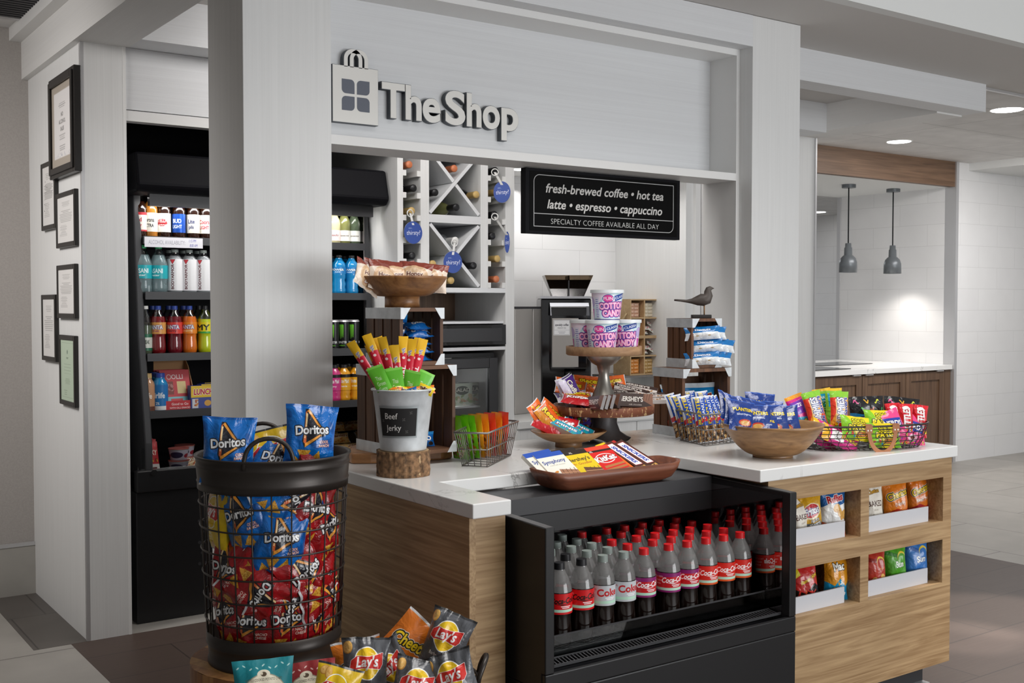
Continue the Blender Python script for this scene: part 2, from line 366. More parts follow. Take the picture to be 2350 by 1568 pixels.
for i in range(13): b.box(-.25, -.25 + i * .04, -.012, .25, -.235 + i * .04, -.002, M=None)
b.build('louvres', M['charcoal'], v)
# ================================================================ COUNTER
LX, RX, FY, BY, QZ, QT = 1.583, 3.71, 2.42, 3.47, .93, .04
t = thing('worktop', 'white veined quartz worktop carrying the snack displays', 'countertop', (0, 0, QZ - QT))
b = MB(); b.prism([(LX, FY), (1.706, FY), (1.706, 2.785), (2.65, 2.785), (2.65, FY - .02), (RX, FY - .02), (RX, BY), (LX, BY)], QT)
b.build('quartz_slab', M['quartz'], t, bevel=.003)
# left pedestal
t = thing('counter_base', 'light oak counter end beside the cooler, left of it', 'counter base', (0, 0, 0))
MB().box(LX + .002, FY + .02, .0, LX + .022, BY - .02, QZ - QT).build('side_panel', M['oak_y'], t)
MB().box(LX + .022, FY + .02, .0, 1.70, FY + .04, QZ - QT).build('front_panel', M['oak'], t)
MB().box(LX + .022, BY - .04, .0, 1.70, BY - .02, QZ - QT).build('back_panel', M['oak'], t)
# right pedestal with four niches
X0, X1, Y0, Y1 = 2.70, 3.69, 2.412, 3.2
t = thing('snack_niche_counter', 'light oak counter front with four open snack niches', 'counter base', (0, 0, 0))
cols = [(at(1845, 1200, y=Y0).x - .45, at(1975, 1200, y=Y0).x), (at(1994, 1200, y=Y0).x, at(2163.5, 1200, y=Y0).x)]
cols[0] = (X0 + .04, cols[0][1])
rows = [(at(1994, 1228.5, y=Y0).z, at(1994, 1121, y=Y0).z), (at(1994, 1378, y=Y0).z, at(1994, 1273, y=Y0).z)]
Y2 = Y0 + .17
b = MB(); zt = QZ - QT; zb = .129
zs = [zb, rows[1][0], rows[1][1], rows[0][0], rows[0][1], zt]
for k in (0, 2, 4): b.box(X0, Y0, zs[k], X1, Y0 + .02, zs[k + 1])
for k in (1, 3):
    b.box(X0, Y0, zs[k], cols[0][0], Y0 + .02, zs[k + 1]); b.box(cols[0][1], Y0, zs[k], cols[1][0], Y0 + .02, zs[k + 1]); b.box(cols[1][1], Y0, zs[k], X1, Y0 + .02, zs[k + 1])
b.build('front_panel', M['oak'], t)
MB().box(X1 - .02, Y0 + .02, zb, X1, Y1, zt).build('side_panel', M['oak_y'], t); MB().box(X0, Y0 + .02, zb, X0 + .02, Y1, zt).build('side_panel', M['oak_y'], t)
for c in cols:
    for r_ in rows:
        b = MB(); b.box(c[0] - .015, Y0 + .02, r_[0] - .012, c[1] + .015, Y2, r_[0]); b.box(c[0] - .015, Y0 + .02, r_[1], c[1] + .015, Y2, r_[1] + .012)
        b.box(c[0] - .015, Y0 + .02, r_[0], c[0], Y2, r_[1]); b.box(c[1], Y0 + .02, r_[0], c[1] + .015, Y2, r_[1]); b.box(c[0] - .015, Y2, r_[0] - .012, c[1] + .015, Y2 + .012, r_[1] + .012)
        b.build('niche_box', M['oak'], t)
        MB().box(c[0] + .002, Y0 + .03, r_[0], c[1] - .045, Y0 + .036, r_[0] + .055).build('acrylic_front', M['acrylic'], t, label='frosted white acrylic lip across the niche')
MB().box(X0, Y0 + .05, 0, X1 - .09, Y0 + .07, zb).build('toe_kick', M['charcoal'], t)
MB().box(X0, Y0 + .02, 0, X1 - .09, Y0 + .05, .06).build('toe_kick_guard', M['alu'], t)
NICHE = (cols, rows, Y0, Y2)
# ---------------------------------------------------------------- open cooler
CF, CB = 2.287, 2.79
t = thing('drinks_cooler', 'black open-front cooler full of cola bottles set into the counter', 'cooler', (0, 0, 0))
CXL, CXR = 1.72, 2.69
MB().box(CXL, CF, .03, CXR, CB, .44).build('base_cabinet', M['black'], t, bevel=.004)
b = MB(); b.box(CXL, CF, .44, CXR, CF + .015, .487); b.build('front_sill', M['black'], t, bevel=.003)
for x0, x1, mm in ((CXL, CXL + .03, 'black'), (CXR - .03, CXR, 'black')):
    pn = MB(); pn.prism([(CF + .0155, .44), (CB, .44), (CB, .885), (2.66, .884), (CF, .873), (CF, .4875), (CF + .0155, .4875)], x1 - x0, 0, M=Matrix(((0, 0, 1, x0), (1, 0, 0, 0), (0, 1, 0, 0), (0, 0, 0, 1))))
    pn.build('side_panel', M[mm], t, bevel=.003)
MB().box(CXR - .032, CF + .03, .5, CXR - .0302, 2.62, .86).build('mirror_lining', M['dark_mirror'], t, label='dark mirror glass inside the right side panel')
MB().box(CXL + .03, 2.62, .835, CXR - .03, CB, .885).build('top_panel', M['charcoal'], t, bevel=.002)
MB().box(CXL + .03, 2.62, .775, CXR - .03, 2.632, .835).build('top_fascia', M['black'], t, bevel=.002)
MB().box(CXL + .03, 2.632, .77, CXR - .03, CB, .775).build('canopy_lining', M['gloss_black'], t)
CZ = .50
BK = 2.775
MB().box(CXL + .03, 2.395, .44, CXR - .03, BK, CZ).build('deck', M['black'], t)
MB().box(CXL + .03, BK, .44, CXR - .03, CB, .77).build('back_lining', M['gloss_black'], t)
b = MB(); b.box(CXL + .03, 2.318, .490, CXR - .032, 2.322, .4975); b.box(CXL + .03, 2.366, .490, CXR - .032, 2.370, .4985)
n = 74
for i in range(n):
    x = CXL + .04 + (CXR - CXL - .09) * i / (n - 1)
    b.add([(x, 2.322, .490), (x + .004, 2.322, .490), (x + .016, 2.366, .490), (x + .012, 2.366, .490), (x, 2.322, .4965), (x + .004, 2.322, .4965), (x + .016, 2.366, .4965), (x + .012, 2.366, .4965)],
          [(0, 3, 2, 1), (4, 5, 6, 7), (0, 1, 5, 4), (1, 2, 6, 5), (2, 3, 7, 6), (3, 0, 4, 7)])
b.build('air_grille', M['charcoal'], t)
MB().box(CXL + .03, CF + .015, .44, CXR - .03, 2.395, .46).build('air_duct', M['black_matte'], t)
MB().box(CXL + .03, 2.383, .46, CXR - .034, 2.387, .5475).build('glass_strip', clear('cooler_front_glass', (.90, .92, .92), -.02, .0), t)
MB().box(CXL + .03, 2.3825, .5475, CXR - .034, 2.3875, .551).build('glass_edge', M['charcoal'], t)
# ================================================================ PRINTED SURFACES (drawn here, pixel by pixel, into generated images)
_glyph = {}
def outline(txt, shear=0, bold=0):
    """outline loops of a line of text, height of capitals about 0.7"""
    k = (txt, shear, bold)
    if k in _glyph: return _glyph[k]
    c = bpy.data.curves.new('lettering', 'FONT'); c.body = txt; c.shear = shear; c.offset = bold; c.resolution_u = 3
    o = bpy.data.objects.new('lettering', c); me = o.to_mesh()
    n = len(me.vertices); co = np.empty(n * 3); me.vertices.foreach_get('co', co); co = co.reshape(-1, 3)[:, :2]
    cnt = {}
    for p in me.polygons:
        vs = list(p.vertices)
        for a, b in zip(vs, vs[1:] + vs[:1]):
            e = (min(a, b), max(a, b)); cnt[e] = cnt.get(e, 0) + 1
    E_ = np.array([e for e, q in cnt.items() if q == 1]).reshape(-1, 2)
    o.to_mesh_clear(); bpy.data.objects.remove(o); bpy.data.curves.remove(c)
    seg = np.stack([co[E_[:, 0]], co[E_[:, 1]]], 1) if len(E_) else np.zeros((0, 2, 2))
    _glyph[k] = seg; return seg
SS = 3
class Art:
    """a small canvas; coordinates in 0..1 across and 0..1 upward, aspect w/h kept by lengths in units of the height"""
    def __init__(s, w, h, bg):
        s.w, s.h = w, h; s.a = np.empty((h, w, 3)); s.a[:] = s.c(bg)
    @staticmethod
    def c(h): return np.array([int(h[i:i + 2], 16) / 255 for i in (1, 3, 5)])
    def _mask(s, seg):
        """seg (n, 2, 2) in pixels -> coverage"""
        W_, H_ = s.w * SS, s.h * SS; acc = np.zeros((H_, W_ + 1), np.int32); seg = seg * SS
        for (x0, y0), (x1, y1) in seg:
            if y0 == y1: continue
            if y0 > y1: x0, y0, x1, y1 = x1, y1, x0, y0
            r0 = max(0, math.ceil(y0 - .5)); r1 = min(H_ - 1, math.ceil(y1 - .5) - 1)
            if r1 < r0: continue
            r = np.arange(r0, r1 + 1); x = x0 + (r + .5 - y0) * (x1 - x0) / (y1 - y0)
            acc[r, np.clip(np.ceil(x - .5), 0, W_).astype(int)] += 1
        mk = (np.cumsum(acc, 1)[:, :W_] % 2).astype(float)
        return mk.reshape(s.h, SS, s.w, SS).mean((1, 3))
    def _put(s, mk, col): s.a = s.a * (1 - mk[..., None]) + s.c(col) * mk[..., None]
    def _grow(s, mk, r):
        out = mk.copy(); R = int(math.ceil(r))
        for dy in range(-R, R + 1):
            for dx in range(-R, R + 1):
                if dx * dx + dy * dy <= r * r + .5:
                    out = np.maximum(out, np.roll(np.roll(mk, dy, 0), dx, 1))
        return out
    def _px(s, pts): p = np.array(pts, float); return p * np.array([s.w, s.h])
    def poly(s, pts, col, edge=None, ew=2):
        p = s._px(pts); mk = s._mask(np.stack([p, np.roll(p, -1, 0)], 1))
        if edge: s._put(s._grow(mk, ew), edge)
        s._put(mk, col); return s
    def rect(s, x0, y0, x1, y1, col): return s.poly([(x0, y0), (x1, y0), (x1, y1), (x0, y1)], col)
    def ell(s, cx, cy, rx, ry, col, rot=0, edge=None, ew=2, n=40):
        """rx, ry in units of the height"""
        pts = []
        for i in range(n):
            a = 2 * PI * i / n; x, y = rx * math.cos(a), ry * math.sin(a)
            pts.append((cx + (x * math.cos(rot) - y * math.sin(rot)) * s.h / s.w, cy + x * math.sin(rot) + y * math.cos(rot)))
        return s.poly(pts, col, edge, ew)
    def text(s, txt, cx, cy, size, col, shear=0, bold=0, rot=0, edge=None, ew=2, fit=None, sx=1, edge2=None, ew2=4, arc=0):
        """size = cap height in units of canvas height; fit = maximum width as a share of the canvas width"""
        seg = outline(txt, shear, bold)
        if not len(seg): return s
        lo = seg.min((0, 1)); hi = seg.max((0, 1)); sc = size * s.h / .72
        if abs(rot) > 1.2: sc = 2 * size * s.w / .72; fit = .8 * s.h / s.w if not fit else fit
        wd = (hi[0] - lo[0]) * sc * sx
        if fit and wd > fit * s.w: sx *= fit * s.w / wd
        q = seg.copy(); q[..., 0] = (q[..., 0] - (lo[0] + hi[0]) / 2) * sc * sx; q[..., 1] = (q[..., 1] - .34) * sc
        if arc: q[..., 1] += arc * s.h * (1 - (q[..., 0] / max(1, .5 * s.w)) ** 2)
        c_, s_ = math.cos(rot), math.sin(rot)
        q = np.stack([q[..., 0] * c_ - q[..., 1] * s_, q[..., 0] * s_ + q[..., 1] * c_], -1) + np.array([cx * s.w, cy * s.h])
        mk = s._mask(q)
        if edge2: s._put(s._grow(mk, ew2), edge2)
        if edge: s._put(s._grow(mk, ew), edge)
        s._put(mk, col); return s
    def speck(s, x0, y0, x1, y1, cols, n, r, seed=1, asp=.7):
        rg = random.Random(seed)
        for i in range(n):
            s.ell(rg.uniform(x0, x1), rg.uniform(y0, y1), r * rg.uniform(.6, 1.2), r * asp * rg.uniform(.6, 1.2), rg.choice(cols), rg.uniform(0, 3), n=10)
        return s
    def lines(s, x0, y0, x1, y1, n, col, seed=2, th=.3):
        rg = random.Random(seed); dy = (y1 - y0) / n
        for i in range(n):
            y = y0 + i * dy; w = (x1 - x0) * rg.uniform(.45, 1); c = (x0 + x1) / 2; s.rect(c - w / 2, y, c + w / 2, y + dy * th, col)
        return s
    def mat(s, name, rough=.32, metal=0, spec=.5, coat=0, bump=0):
        im = bpy.data.images.new(name, s.w, s.h); px = np.ones((s.h, s.w, 4), np.float32); px[..., :3] = s.a
        im.pixels.foreach_set(np.clip(px, 0, 1).ravel()); im.update(); im.pack()
        m, t, b = nt(name); tx = t.nodes.new('ShaderNodeTexImage'); tx.image = im; tx.extension = 'EXTEND'
        uvn = t.nodes.new('ShaderNodeUVMap'); uvn.uv_map = 'UVMap'; t.links.new(uvn.outputs[0], tx.inputs[0])
        t.links.new(tx.outputs[0], b.inputs['Base Color']); b.inputs['Roughness'].default_value = rough; b.inputs['Metallic'].default_value = metal
        b.inputs['Specular IOR Level'].default_value = spec; b.inputs['Coat Weight'].default_value = coat
        if bump:
            tc = t.nodes.new('ShaderNodeTexCoord'); n = t.nodes.new('ShaderNodeTexNoise'); n.inputs['Scale'].default_value = 22; n.inputs['Detail'].default_value = 3; n.inputs['Distortion'].default_value = 1.2
            bp = t.nodes.new('ShaderNodeBump'); bp.inputs['Strength'].default_value = bump; bp.inputs['Distance'].default_value = .012
            t.links.new(tc.outputs['Object'], n.inputs['Vector']); t.links.new(n.outputs[0], bp.inputs['Height']); t.links.new(bp.outputs[0], b.inputs['Normal'])
        return m
# ---------------------------------------------------------------- packaging shapes
def pillow(name, w, h, t, mat_, seed=0, nx=16, ny=20, seal=.035, wr=.5, back=None, bend=0, taper=0):
    """a filled bag standing in x (width) and z (height), front facing -y, base at z=0, sealed at top and bottom"""
    rg = random.Random(seed); ph = [rg.uniform(0, 6.28) for _ in range(12)]; vs = []; fs = []; uv = []; mi = []
    def P(i, j, sd):
        u = i / nx * 2 - 1; v = j / ny; e = seal
        vv = min(max((v - e) / (1 - 2 * e), 0), 1); q = math.sin(PI * vv) if 0 < vv < 1 else 0
        prof = (q ** .55) * max(0, 1 - abs(u) ** 2.6) ** .62
        x = u * w / 2 * (1 - .085 * q ** .7 * (t / w) / .35) * (1 - taper * v)
        wv = wr * .05 * t * (math.sin(5 * u + 3 * v + ph[0]) + math.sin(9 * v - 4 * u + ph[1]) + .8 * math.sin(13 * u + 8 * v + ph[2]) + .7 * math.sin(17 * v + 7 * u * u + ph[3]))
        edge = wr * .06 * t * math.sin(11 * u + ph[4]) * (1 - q)
        y = sd * (prof * t / 2 + wv * (prof ** .7)) + edge + bend * (v - .5) ** 2
        z = v * h + wr * .008 * h * math.sin(3 * u + ph[5]) * (1 if v > .5 else -0)
        z += -.03 * h * abs(u) ** 3 * q * .3
        return (x, -y, z)
    for sd in (1, -1):
        b = len(vs)
        for j in range(ny + 1):
            for i in range(nx + 1): vs.append(P(i, j, sd if 0 < i < nx else 0.0))
        for j in range(ny):
            for i in range(nx):
                a = b + j * (nx + 1) + i; c = (a, a + 1, a + nx + 2, a + nx + 1); k = [(i / nx, j / ny), ((i + 1) / nx, j / ny), ((i + 1) / nx, (j + 1) / ny), (i / nx, (j + 1) / ny)]
                if sd < 0: c = c[::-1]; k = [(1 - p[0], p[1]) for p in k][::-1]
                fs.append(c); uv.append(k); mi.append(0 if sd > 0 or back is None else 1)
    me = MB(); me.v = vs; me.f = fs; me.uv = uv; me.m = mi; me.sm = [True] * len(fs)
    return me.mesh(name, [mat_] + ([back] if back else []))
def card(name, w, h, t, mat_, side=None, r=.0, puff=0):
    """a bar or box standing in x and z: printed front and back, plain sides; base at z=0"""
    b = MB(); q = [(0, 0), (1, 0), (1, 1), (0, 1)]
    x, y = w / 2, t / 2
    V = [(-x, -y, 0), (x, -y, 0), (x, y, 0), (-x, y, 0), (-x, -y, h), (x, -y, h), (x, y, h), (-x, y, h)]
    b.add(V, [(0, 1, 5, 4), (2, 3, 7, 6)], 0, [q, q]); b.add(V, [(0, 3, 2, 1), (4, 5, 6, 7), (1, 2, 6, 5), (3, 0, 4, 7)], 1 if side else 0, [[(.02, .02)] * 4] * 4)
    return b.mesh(name, [mat_] + ([side] if side else []))
def put(name, me, loc, rot, label, cat, group=None):
    """one packaged item as one mesh object"""
    o = obj(name, me, None, loc, rot); return tag(o, label, cat, group)
# ================================================================ PACKAGING ARTWORK
A = {}
CHIP = ['#e3a93a', '#d99427', '#edbf58', '#c9821f']
def chip_tri(a, cx, cy, r, rot, seed):
    p = [(cx + r * math.cos(rot + k * 2.094) * a.h / a.w, cy + r * math.sin(rot + k * 2.094)) for k in range(3)]
    a.poly(p, '#dca038'); rg = random.Random(seed)
    for i in range(26):
        s_, t_ = rg.random(), rg.random()
        if s_ + t_ > 1: s_, t_ = 1 - s_, 1 - t_
        x = p[0][0] + s_ * (p[1][0] - p[0][0]) + t_ * (p[2][0] - p[0][0]); y = p[0][1] + s_ * (p[1][1] - p[0][1]) + t_ * (p[2][1] - p[0][1])
        a.ell(x, y, r * .09, r * .06, rg.choice(['#f0c65f', '#c47f1c', '#e8b24a', '#b96f18']), rg.uniform(0, 3), n=8)
def tortilla(bg, sub, dark, seed):
    a = Art(220, 264, bg)
    a.speck(0, 0, 1, 1, [dark], 9, .09, seed, .5)
    a.rect(0, .965, 1, 1, dark); a.rect(0, 0, 1, .03, '#d9d9dc')
    tri = [(.40, .93), (.30, .40), (.66, .48)]
    a.poly([(.36, .93), (.44, .93), (.80, .58), (.36, .36), (.30, .46)], '#20202a')
    a.poly([(.385, .90), (.42, .925), (.75, .60), (.70, .60)], '#f0a040'); a.poly([(.385, .90), (.36, .88), (.33, .44), (.39, .40)], '#e8703a')
    a.poly([(.36, .42), (.36, .36), (.80, .62), (.72, .60)], '#f3a23c'); a.poly([(.40, .86), (.365, .87), (.345, .50), (.37, .5)], '#ffe0a8')
    a.text('Doritos', .5, .63, .13, '#f4f4f4', 0, .035, .10, '#15151a', 4, fit=.78)
    a.text(sub[0], .76, .46, .040, '#f3f0ea', .2, .02, .1, '#a22b1a', 1.5, fit=.3); a.text(sub[1], .76, .405, .040, '#f3f0ea', .2, .02, .1, '#a22b1a', 1.5, fit=.3)
    chip_tri(a, .36, .26, .13, .5, seed); chip_tri(a, .62, .20, .13, 1.3, seed + 1); chip_tri(a, .22, .16, .09, 2.0, seed + 2)
    a.text('260', .84, .15, .035, '#f2f2f2', 0, .02); a.lines(.77, .09, .91, .13, 3, '#e8e8e8', 3)
    return a
A['tort_blue'] = tortilla('#0b6cc2', ('COOL', 'RANCH'), '#0a57a6', 3).mat('blue_tortilla_bag_print', .24, coat=.35, bump=.6)
A['tort_red'] = tortilla('#a3141c', ('NACHO', 'CHEESE'), '#94101a', 7).mat('red_tortilla_bag_print', .24, coat=.35, bump=.6)
def crisps(a, x0, y0, x1, y1, n, seed, r=.09):
    rg = random.Random(seed)
    for i in range(n):
        x, y = rg.uniform(x0, x1), rg.uniform(y0, y1); q = rg.uniform(0, 3)
        a.ell(x, y, r, r * .72, '#c98a34', q); a.ell(x + .005, y + .006, r * .9, r * .62, '#e9b765', q)
        a.speck(x - r * .5, y - r * .4, x + r * .5, y + r * .4, ['#f3d08a', '#c27f34'], 6, r * .1, seed + i)
def lays(bg, sub, seed, band=None):
    a = Art(200, 250, bg)
    if band: a.rect(0, .72, 1, 1, band)
    crisps(a, .05, .86, .3, .93, 2, seed); crisps(a, .45, .06, .95, .18, 5, seed + 4)
    a.ell(.50, .64, .235, .235, '#ffffff'); a.ell(.50, .64, .22, .22, '#f2c71b')
    a.poly([(.15, .68), (.27, .74), (.55, .735), (.86, .79), (.86, .63), (.80, .57), (.5, .575), (.24, .545), (.12, .58)], '#d42a22', '#ffffff', 2)
    a.text("Lay's", .50, .665, .15, '#ffffff', .25, .03, .08, fit=.56)
    a.text(sub, .42, .34, .055, '#ffffff', 0, .01, 0, fit=.7); a.text('Flavored', .45, .28, .03, '#eeeeee', .2)
    a.rect(0, .97, 1, 1, '#2a2b2e'); a.rect(0, 0, 1, .03, '#b9babd')
    return a
A['crisp_grey'] = lays('#56585d', 'Barbecue', 4).mat('grey_crisp_bag_print', .3, coat=.3, bump=.6)
A['crisp_yellow'] = lays('#ecc81c', 'Classic', 9, '#e3bb16').mat('yellow_crisp_bag_print', .3, coat=.25, bump=.3)
def kettle(bg, light):
    a = Art(240, 240, bg)
    for k in range(9): a.ell(.08 + .105 * k, .90 + .025 * math.sin(k * 2), .028, .010, light, .5 * (-1) ** k)
    a.ell(.5, .44, .42, .38, '#a7a08c'); a.ell(.5, .44, .405, .365, '#efe6cf'); a.ell(.5, .81, .11, .06, '#efe6cf'); a.ell(.5, .81, .05, .03, '#5a4a38'); a.ell(.47, .82, .02, .018, '#e9e0c8')
    a.text('KETTLE COOKED POTATO CHIPS', .5, .71, .036, '#5d5647', 0, 0, 0, fit=.62, arc=.03)
    a.text("Miss Vickie's", .5, .57, .15, '#4a4238', .15, .0, 0, fit=.74); a.text('SINCE 1987', .5, .27, .03, '#7a725f'); a.ell(.52, .40, .02, .02, '#b92a22'); a.ell(.45, .38, .018, .018, '#1a7f8a')
    crisps(a, .3, .06, .7, .16, 5, 12, .08)
    return a
A['kettle_teal'] = kettle('#12848f', '#bfe0dc').mat('teal_kettle_bag_print', .5, bump=.25)
A['kettle_red'] = kettle('#96282b', '#e9c9c0').mat('red_kettle_bag_print', .5, bump=.25)
def puffs(bg, word, sub, low, seed, wcol='#f6d01f', white=False):
    a = Art(190, 240, bg)
    if low: a.poly([(0, 0), (1, 0), (1, .38), (.7, .30), (.4, .36), (0, .26)], low)
    a.speck(.05, .04, .95, .22, ['#f0a02c', '#e4861c', '#f7b84a'], 16, .045, seed, .5)
    a.text(word, .5, .68, .15, wcol, .1, .03, .22, '#17140f', 4, fit=.84, edge2='#f4efe6', ew2=6)
    a.text(sub, .55, .47, .075, '#f7ecd0' if not white else '#4a2b1a', .15, .02, .16, '#7a1d12' if not white else None, 2, fit=.7)
    a.rect(0, .97, 1, 1, '#c9c9cc'); a.rect(0, 0, 1, .03, '#c9c9cc')
    return a
A['puff_orange'] = puffs('#e07c1a', 'Cheetos', 'Crunchy', '#b8321c', 5).mat('orange_puff_bag_print', .28, coat=.35, bump=.5)
A['puff_hot'] = puffs('#d9731b', 'Cheetos', "Flamin' Hot", '#a81a22', 6).mat('hot_puff_bag_print', .28, coat=.35, bump=.5)
a = Art(190, 240, '#efe9dd'); a.text('Cheetos', .5, .86, .09, '#e0a51c', .1, .03, .1, '#17140f', 2, fit=.8); a.text('BAKED', .5, .58, .13, '#4a2a1c', 0, .02, 0, fit=.86); a.text('LESS FAT', .5, .43, .04, '#6a5a4a'); a.text('Crunchy', .5, .30, .06, '#4a3a2e'); a.text('Cheese', .5, .23, .05, '#4a3a2e'); a.speck(.1, .03, .9, .14, ['#e9a03a', '#d98a24'], 14, .05, 3, .4)
A['puff_baked'] = a.mat('baked_puff_bag_print', .45, bump=.3)
a = Art(190, 240, '#d9a41f'); a.rect(0, 0, 1, .36, '#5d646b'); a.ell(.5, .62, .30, .17, '#efe3c3', .2); a.ell(.5, .63, .26, .14, '#c8202a', .2); a.text('Fritos', .5, .63, .15, '#f6f4ee', .15, .03, .2, '#1c2f7a', 3, fit=.8); a.text('FLAVOR', .6, .42, .06, '#f1f1f1', .15, .02, .15, '#2a2c30', 2); a.text('TWISTS', .62, .32, .09, '#f1f1f1', .15, .03, .15, '#2a2c30', 2); a.speck(.1, .04, .9, .18, ['#b5641f', '#d28a3c', '#8a4a18'], 18, .05, 4, .5)
A['corn_gold'] = a.mat('gold_corn_chip_bag_print', .28, coat=.35, bump=.5)
a = Art(190, 240, '#f1f1ef'); a.poly([(0, 1), (1, 1), (1, .72), (.7, .66), (.3, .70), (0, .60)], '#1d62a8'); a.poly([(0, 0), (1, 0), (1, .26), (.6, .30), (.3, .25), (0, .31)], '#e0541c'); a.text('Ruffles', .52, .80, .14, '#c21f2a', .1, .035, .18, '#f6f6f4', 4, fit=.85); crisps(a, .45, .42, .9, .62, 5, 8, .11); a.text('CHEDDAR', .62, .19, .07, '#ffffff', .1, .02, .08); a.text('& SOUR CREAM', .62, .11, .035, '#ffffff', .1, 0, .08)
A['ridge_blue'] = a.mat('ridged_crisp_bag_print', .28, coat=.35, bump=.5)
a = Art(190, 240, '#c42a28'); a.poly([(0, 0), (1, 0), (1, .42), (.75, .55), (.35, .34), (0, .48)], '#1c1512'); a.poly([(.0, .66), (.3, .78), (.25, 1), (0, 1)], '#d9c92a'); a.text("Flamin' Hot", .58, .66, .085, '#f2d62a', .2, .03, .3, '#7a1414', 3, fit=.8); a.speck(.15, .08, .9, .42, ['#d9362a', '#e8602a', '#b51e1e'], 16, .08, 5, .35); a.ell(.42, .24, .05, .025, '#5aa53a', .6)
A['hot_red'] = a.mat('hot_chilli_bag_print', .26, coat=.35, bump=.6)
a = Art(190, 240, '#e59a1f'); a.poly([(0, 0), (1, 0), (1, .46), (.8, .34), (.55, .52), (.3, .34), (0, .44)], '#1793c4'); a.speck(.1, .05, .95, .42, ['#f2a52a', '#f6f6f4', '#f2a52a'], 14, .06, 7, .5); a.text('Mac', .5, .78, .17, '#f6f4ec', .1, .04, .15, '#2b1a10', 4); a.text('Mix', .58, .28, .1, '#f6f4ec', .1, .03, .1, '#17426a', 3)
A['mix_orange'] = a.mat('orange_blue_bag_print', .28, coat=.35, bump=.6)
def sun(bg, c2, sub, word='Sun Chips'):
    a = Art(190, 240, bg); a.poly([(0, .0), (.5, .10), (1, .04), (1, 0), (0, 0)], c2); a.poly([(0, .80), (1, .62), (1, .72), (0, .9)], c2); a.ell(.70, .72, .16, .16, '#f4d24a'); a.ell(.70, .70, .15, .13, bg)
    a.text(word, .56, .56, .15, '#fafaf5', .1, .035, .12, c2, 3, fit=.82); a.text(sub, .56, .28, .07, '#fafaf5', .1, .02, .08, fit=.76); a.speck(.1, .04, .9, .16, ['#d9a850', '#c98f34'], 10, .06, 3, .7); return a
A['grain_green'] = sun('#56a52c', '#2f7a1e', 'Harvest', 'Sun').mat('green_grain_chip_bag_print', .3, coat=.2, bump=.4)
A['grain_blue'] = sun('#3f7ec9', '#2a5fa8', 'ORIGINAL', 'Sun').mat('blue_grain_chip_bag_print', .3, coat=.2, bump=.4)
a = sun('#b93a2a', '#8a2018', 'ORIGINAL', ''); crisps(a, .2, .12, .8, .40, 6, 4, .12)
A['grain_red'] = a.mat('red_grain_chip_bag_print', .3, coat=.2, bump=.4)
# ---- sticks
def stick(top, body, word, tcol='#ffffff', tw='Slim'):
    a = Art(64, 400, body); a.rect(0, .80, 1, 1, top); a.text(tw, .5, .845, .030, '#4b3a86', .1, .02, PI / 2 * 0 + .5, '#f4f0e2', 2, fit=.9); a.text('Jim', .5, .815, .028, '#4b3a86', .1, .02, .5, '#f4f0e2', 2, fit=.8)
    a.ell(.5, .745, .028, .016, '#f3dede'); a.text(word, .5, .44, .21, tcol, .1, .03, PI / 2, None) ; a.rect(0, 0, 1, .10, '#e9cf2a'); return a
A['stick_red'] = stick('#e9b622', '#cf1f3a', 'ORIGINAL').mat('red_meat_stick_print', .28, coat=.3)
a = Art(120, 260, '#6cc83a'); a.text('Thai', .46, .80, .07, '#f3fbe8'); a.text('Green', .5, .71, .07, '#f3fbe8'); a.text('Curry', .48, .62, .07, '#f3fbe8'); a.lines(.2, .38, .8, .56, 5, '#dff2c8', 4, .5); a.ell(.5, .20, .20, .12, '#2a2a28'); a.text('PORK', .5, .21, .035, '#f3f3f0'); a.rect(0, 0, 1, .09, '#d9cfa0'); a.rect(0, .965, 1, 1, '#8fe05c')
A['stick_green'] = a.mat('green_meat_stick_print', .32, coat=.2)
def mini(bg, word, c, e): a = Art(120, 60, bg); a.text(word, .5, .5, .4, c, .15, .05, 0, e, 3, fit=.85); return a
A['mini_blue'] = mini('#1766b8', "m&m's", '#f4ecd8', '#4a2412').mat('blue_mini_candy_print', .3)
A['mini_orange'] = mini('#ea7a1c', "Reese's", '#f7d52a', '#4a2412').mat('orange_mini_candy_print', .3)
A['mini_yellow'] = mini('#f0cf1c', "m&m's", '#5a2c14', '#f6ecd0').mat('yellow_mini_candy_print', .3)
# ---- trail mix
def trail(bg, c2):
    a = Art(130, 220, bg); a.rect(0, 0, 1, .5, c2); a.speck(.12, .06, .88, .56, ['#d9c48a', '#8a5a2c', '#e8dcb4', '#5c3a1c', '#b5702c'], 60, .045, 3); a.ell(.5, .74, .085, .085, '#1d1a16'); a.text('S', .5, .745, .09, '#f4f0e0'); a.lines(.2, .60, .8, .65, 2, '#f4f0d8', 4); return a
A['trail_green'] = trail('#7cc51f', '#69ad18').mat('green_trail_mix_print', .4, bump=.3)
A['trail_orange'] = trail('#eda021', '#d98a14').mat('orange_trail_mix_print', .4, bump=.3)
A['trail_red'] = trail('#e0402e', '#c42c22').mat('red_trail_mix_print', .4, bump=.3)
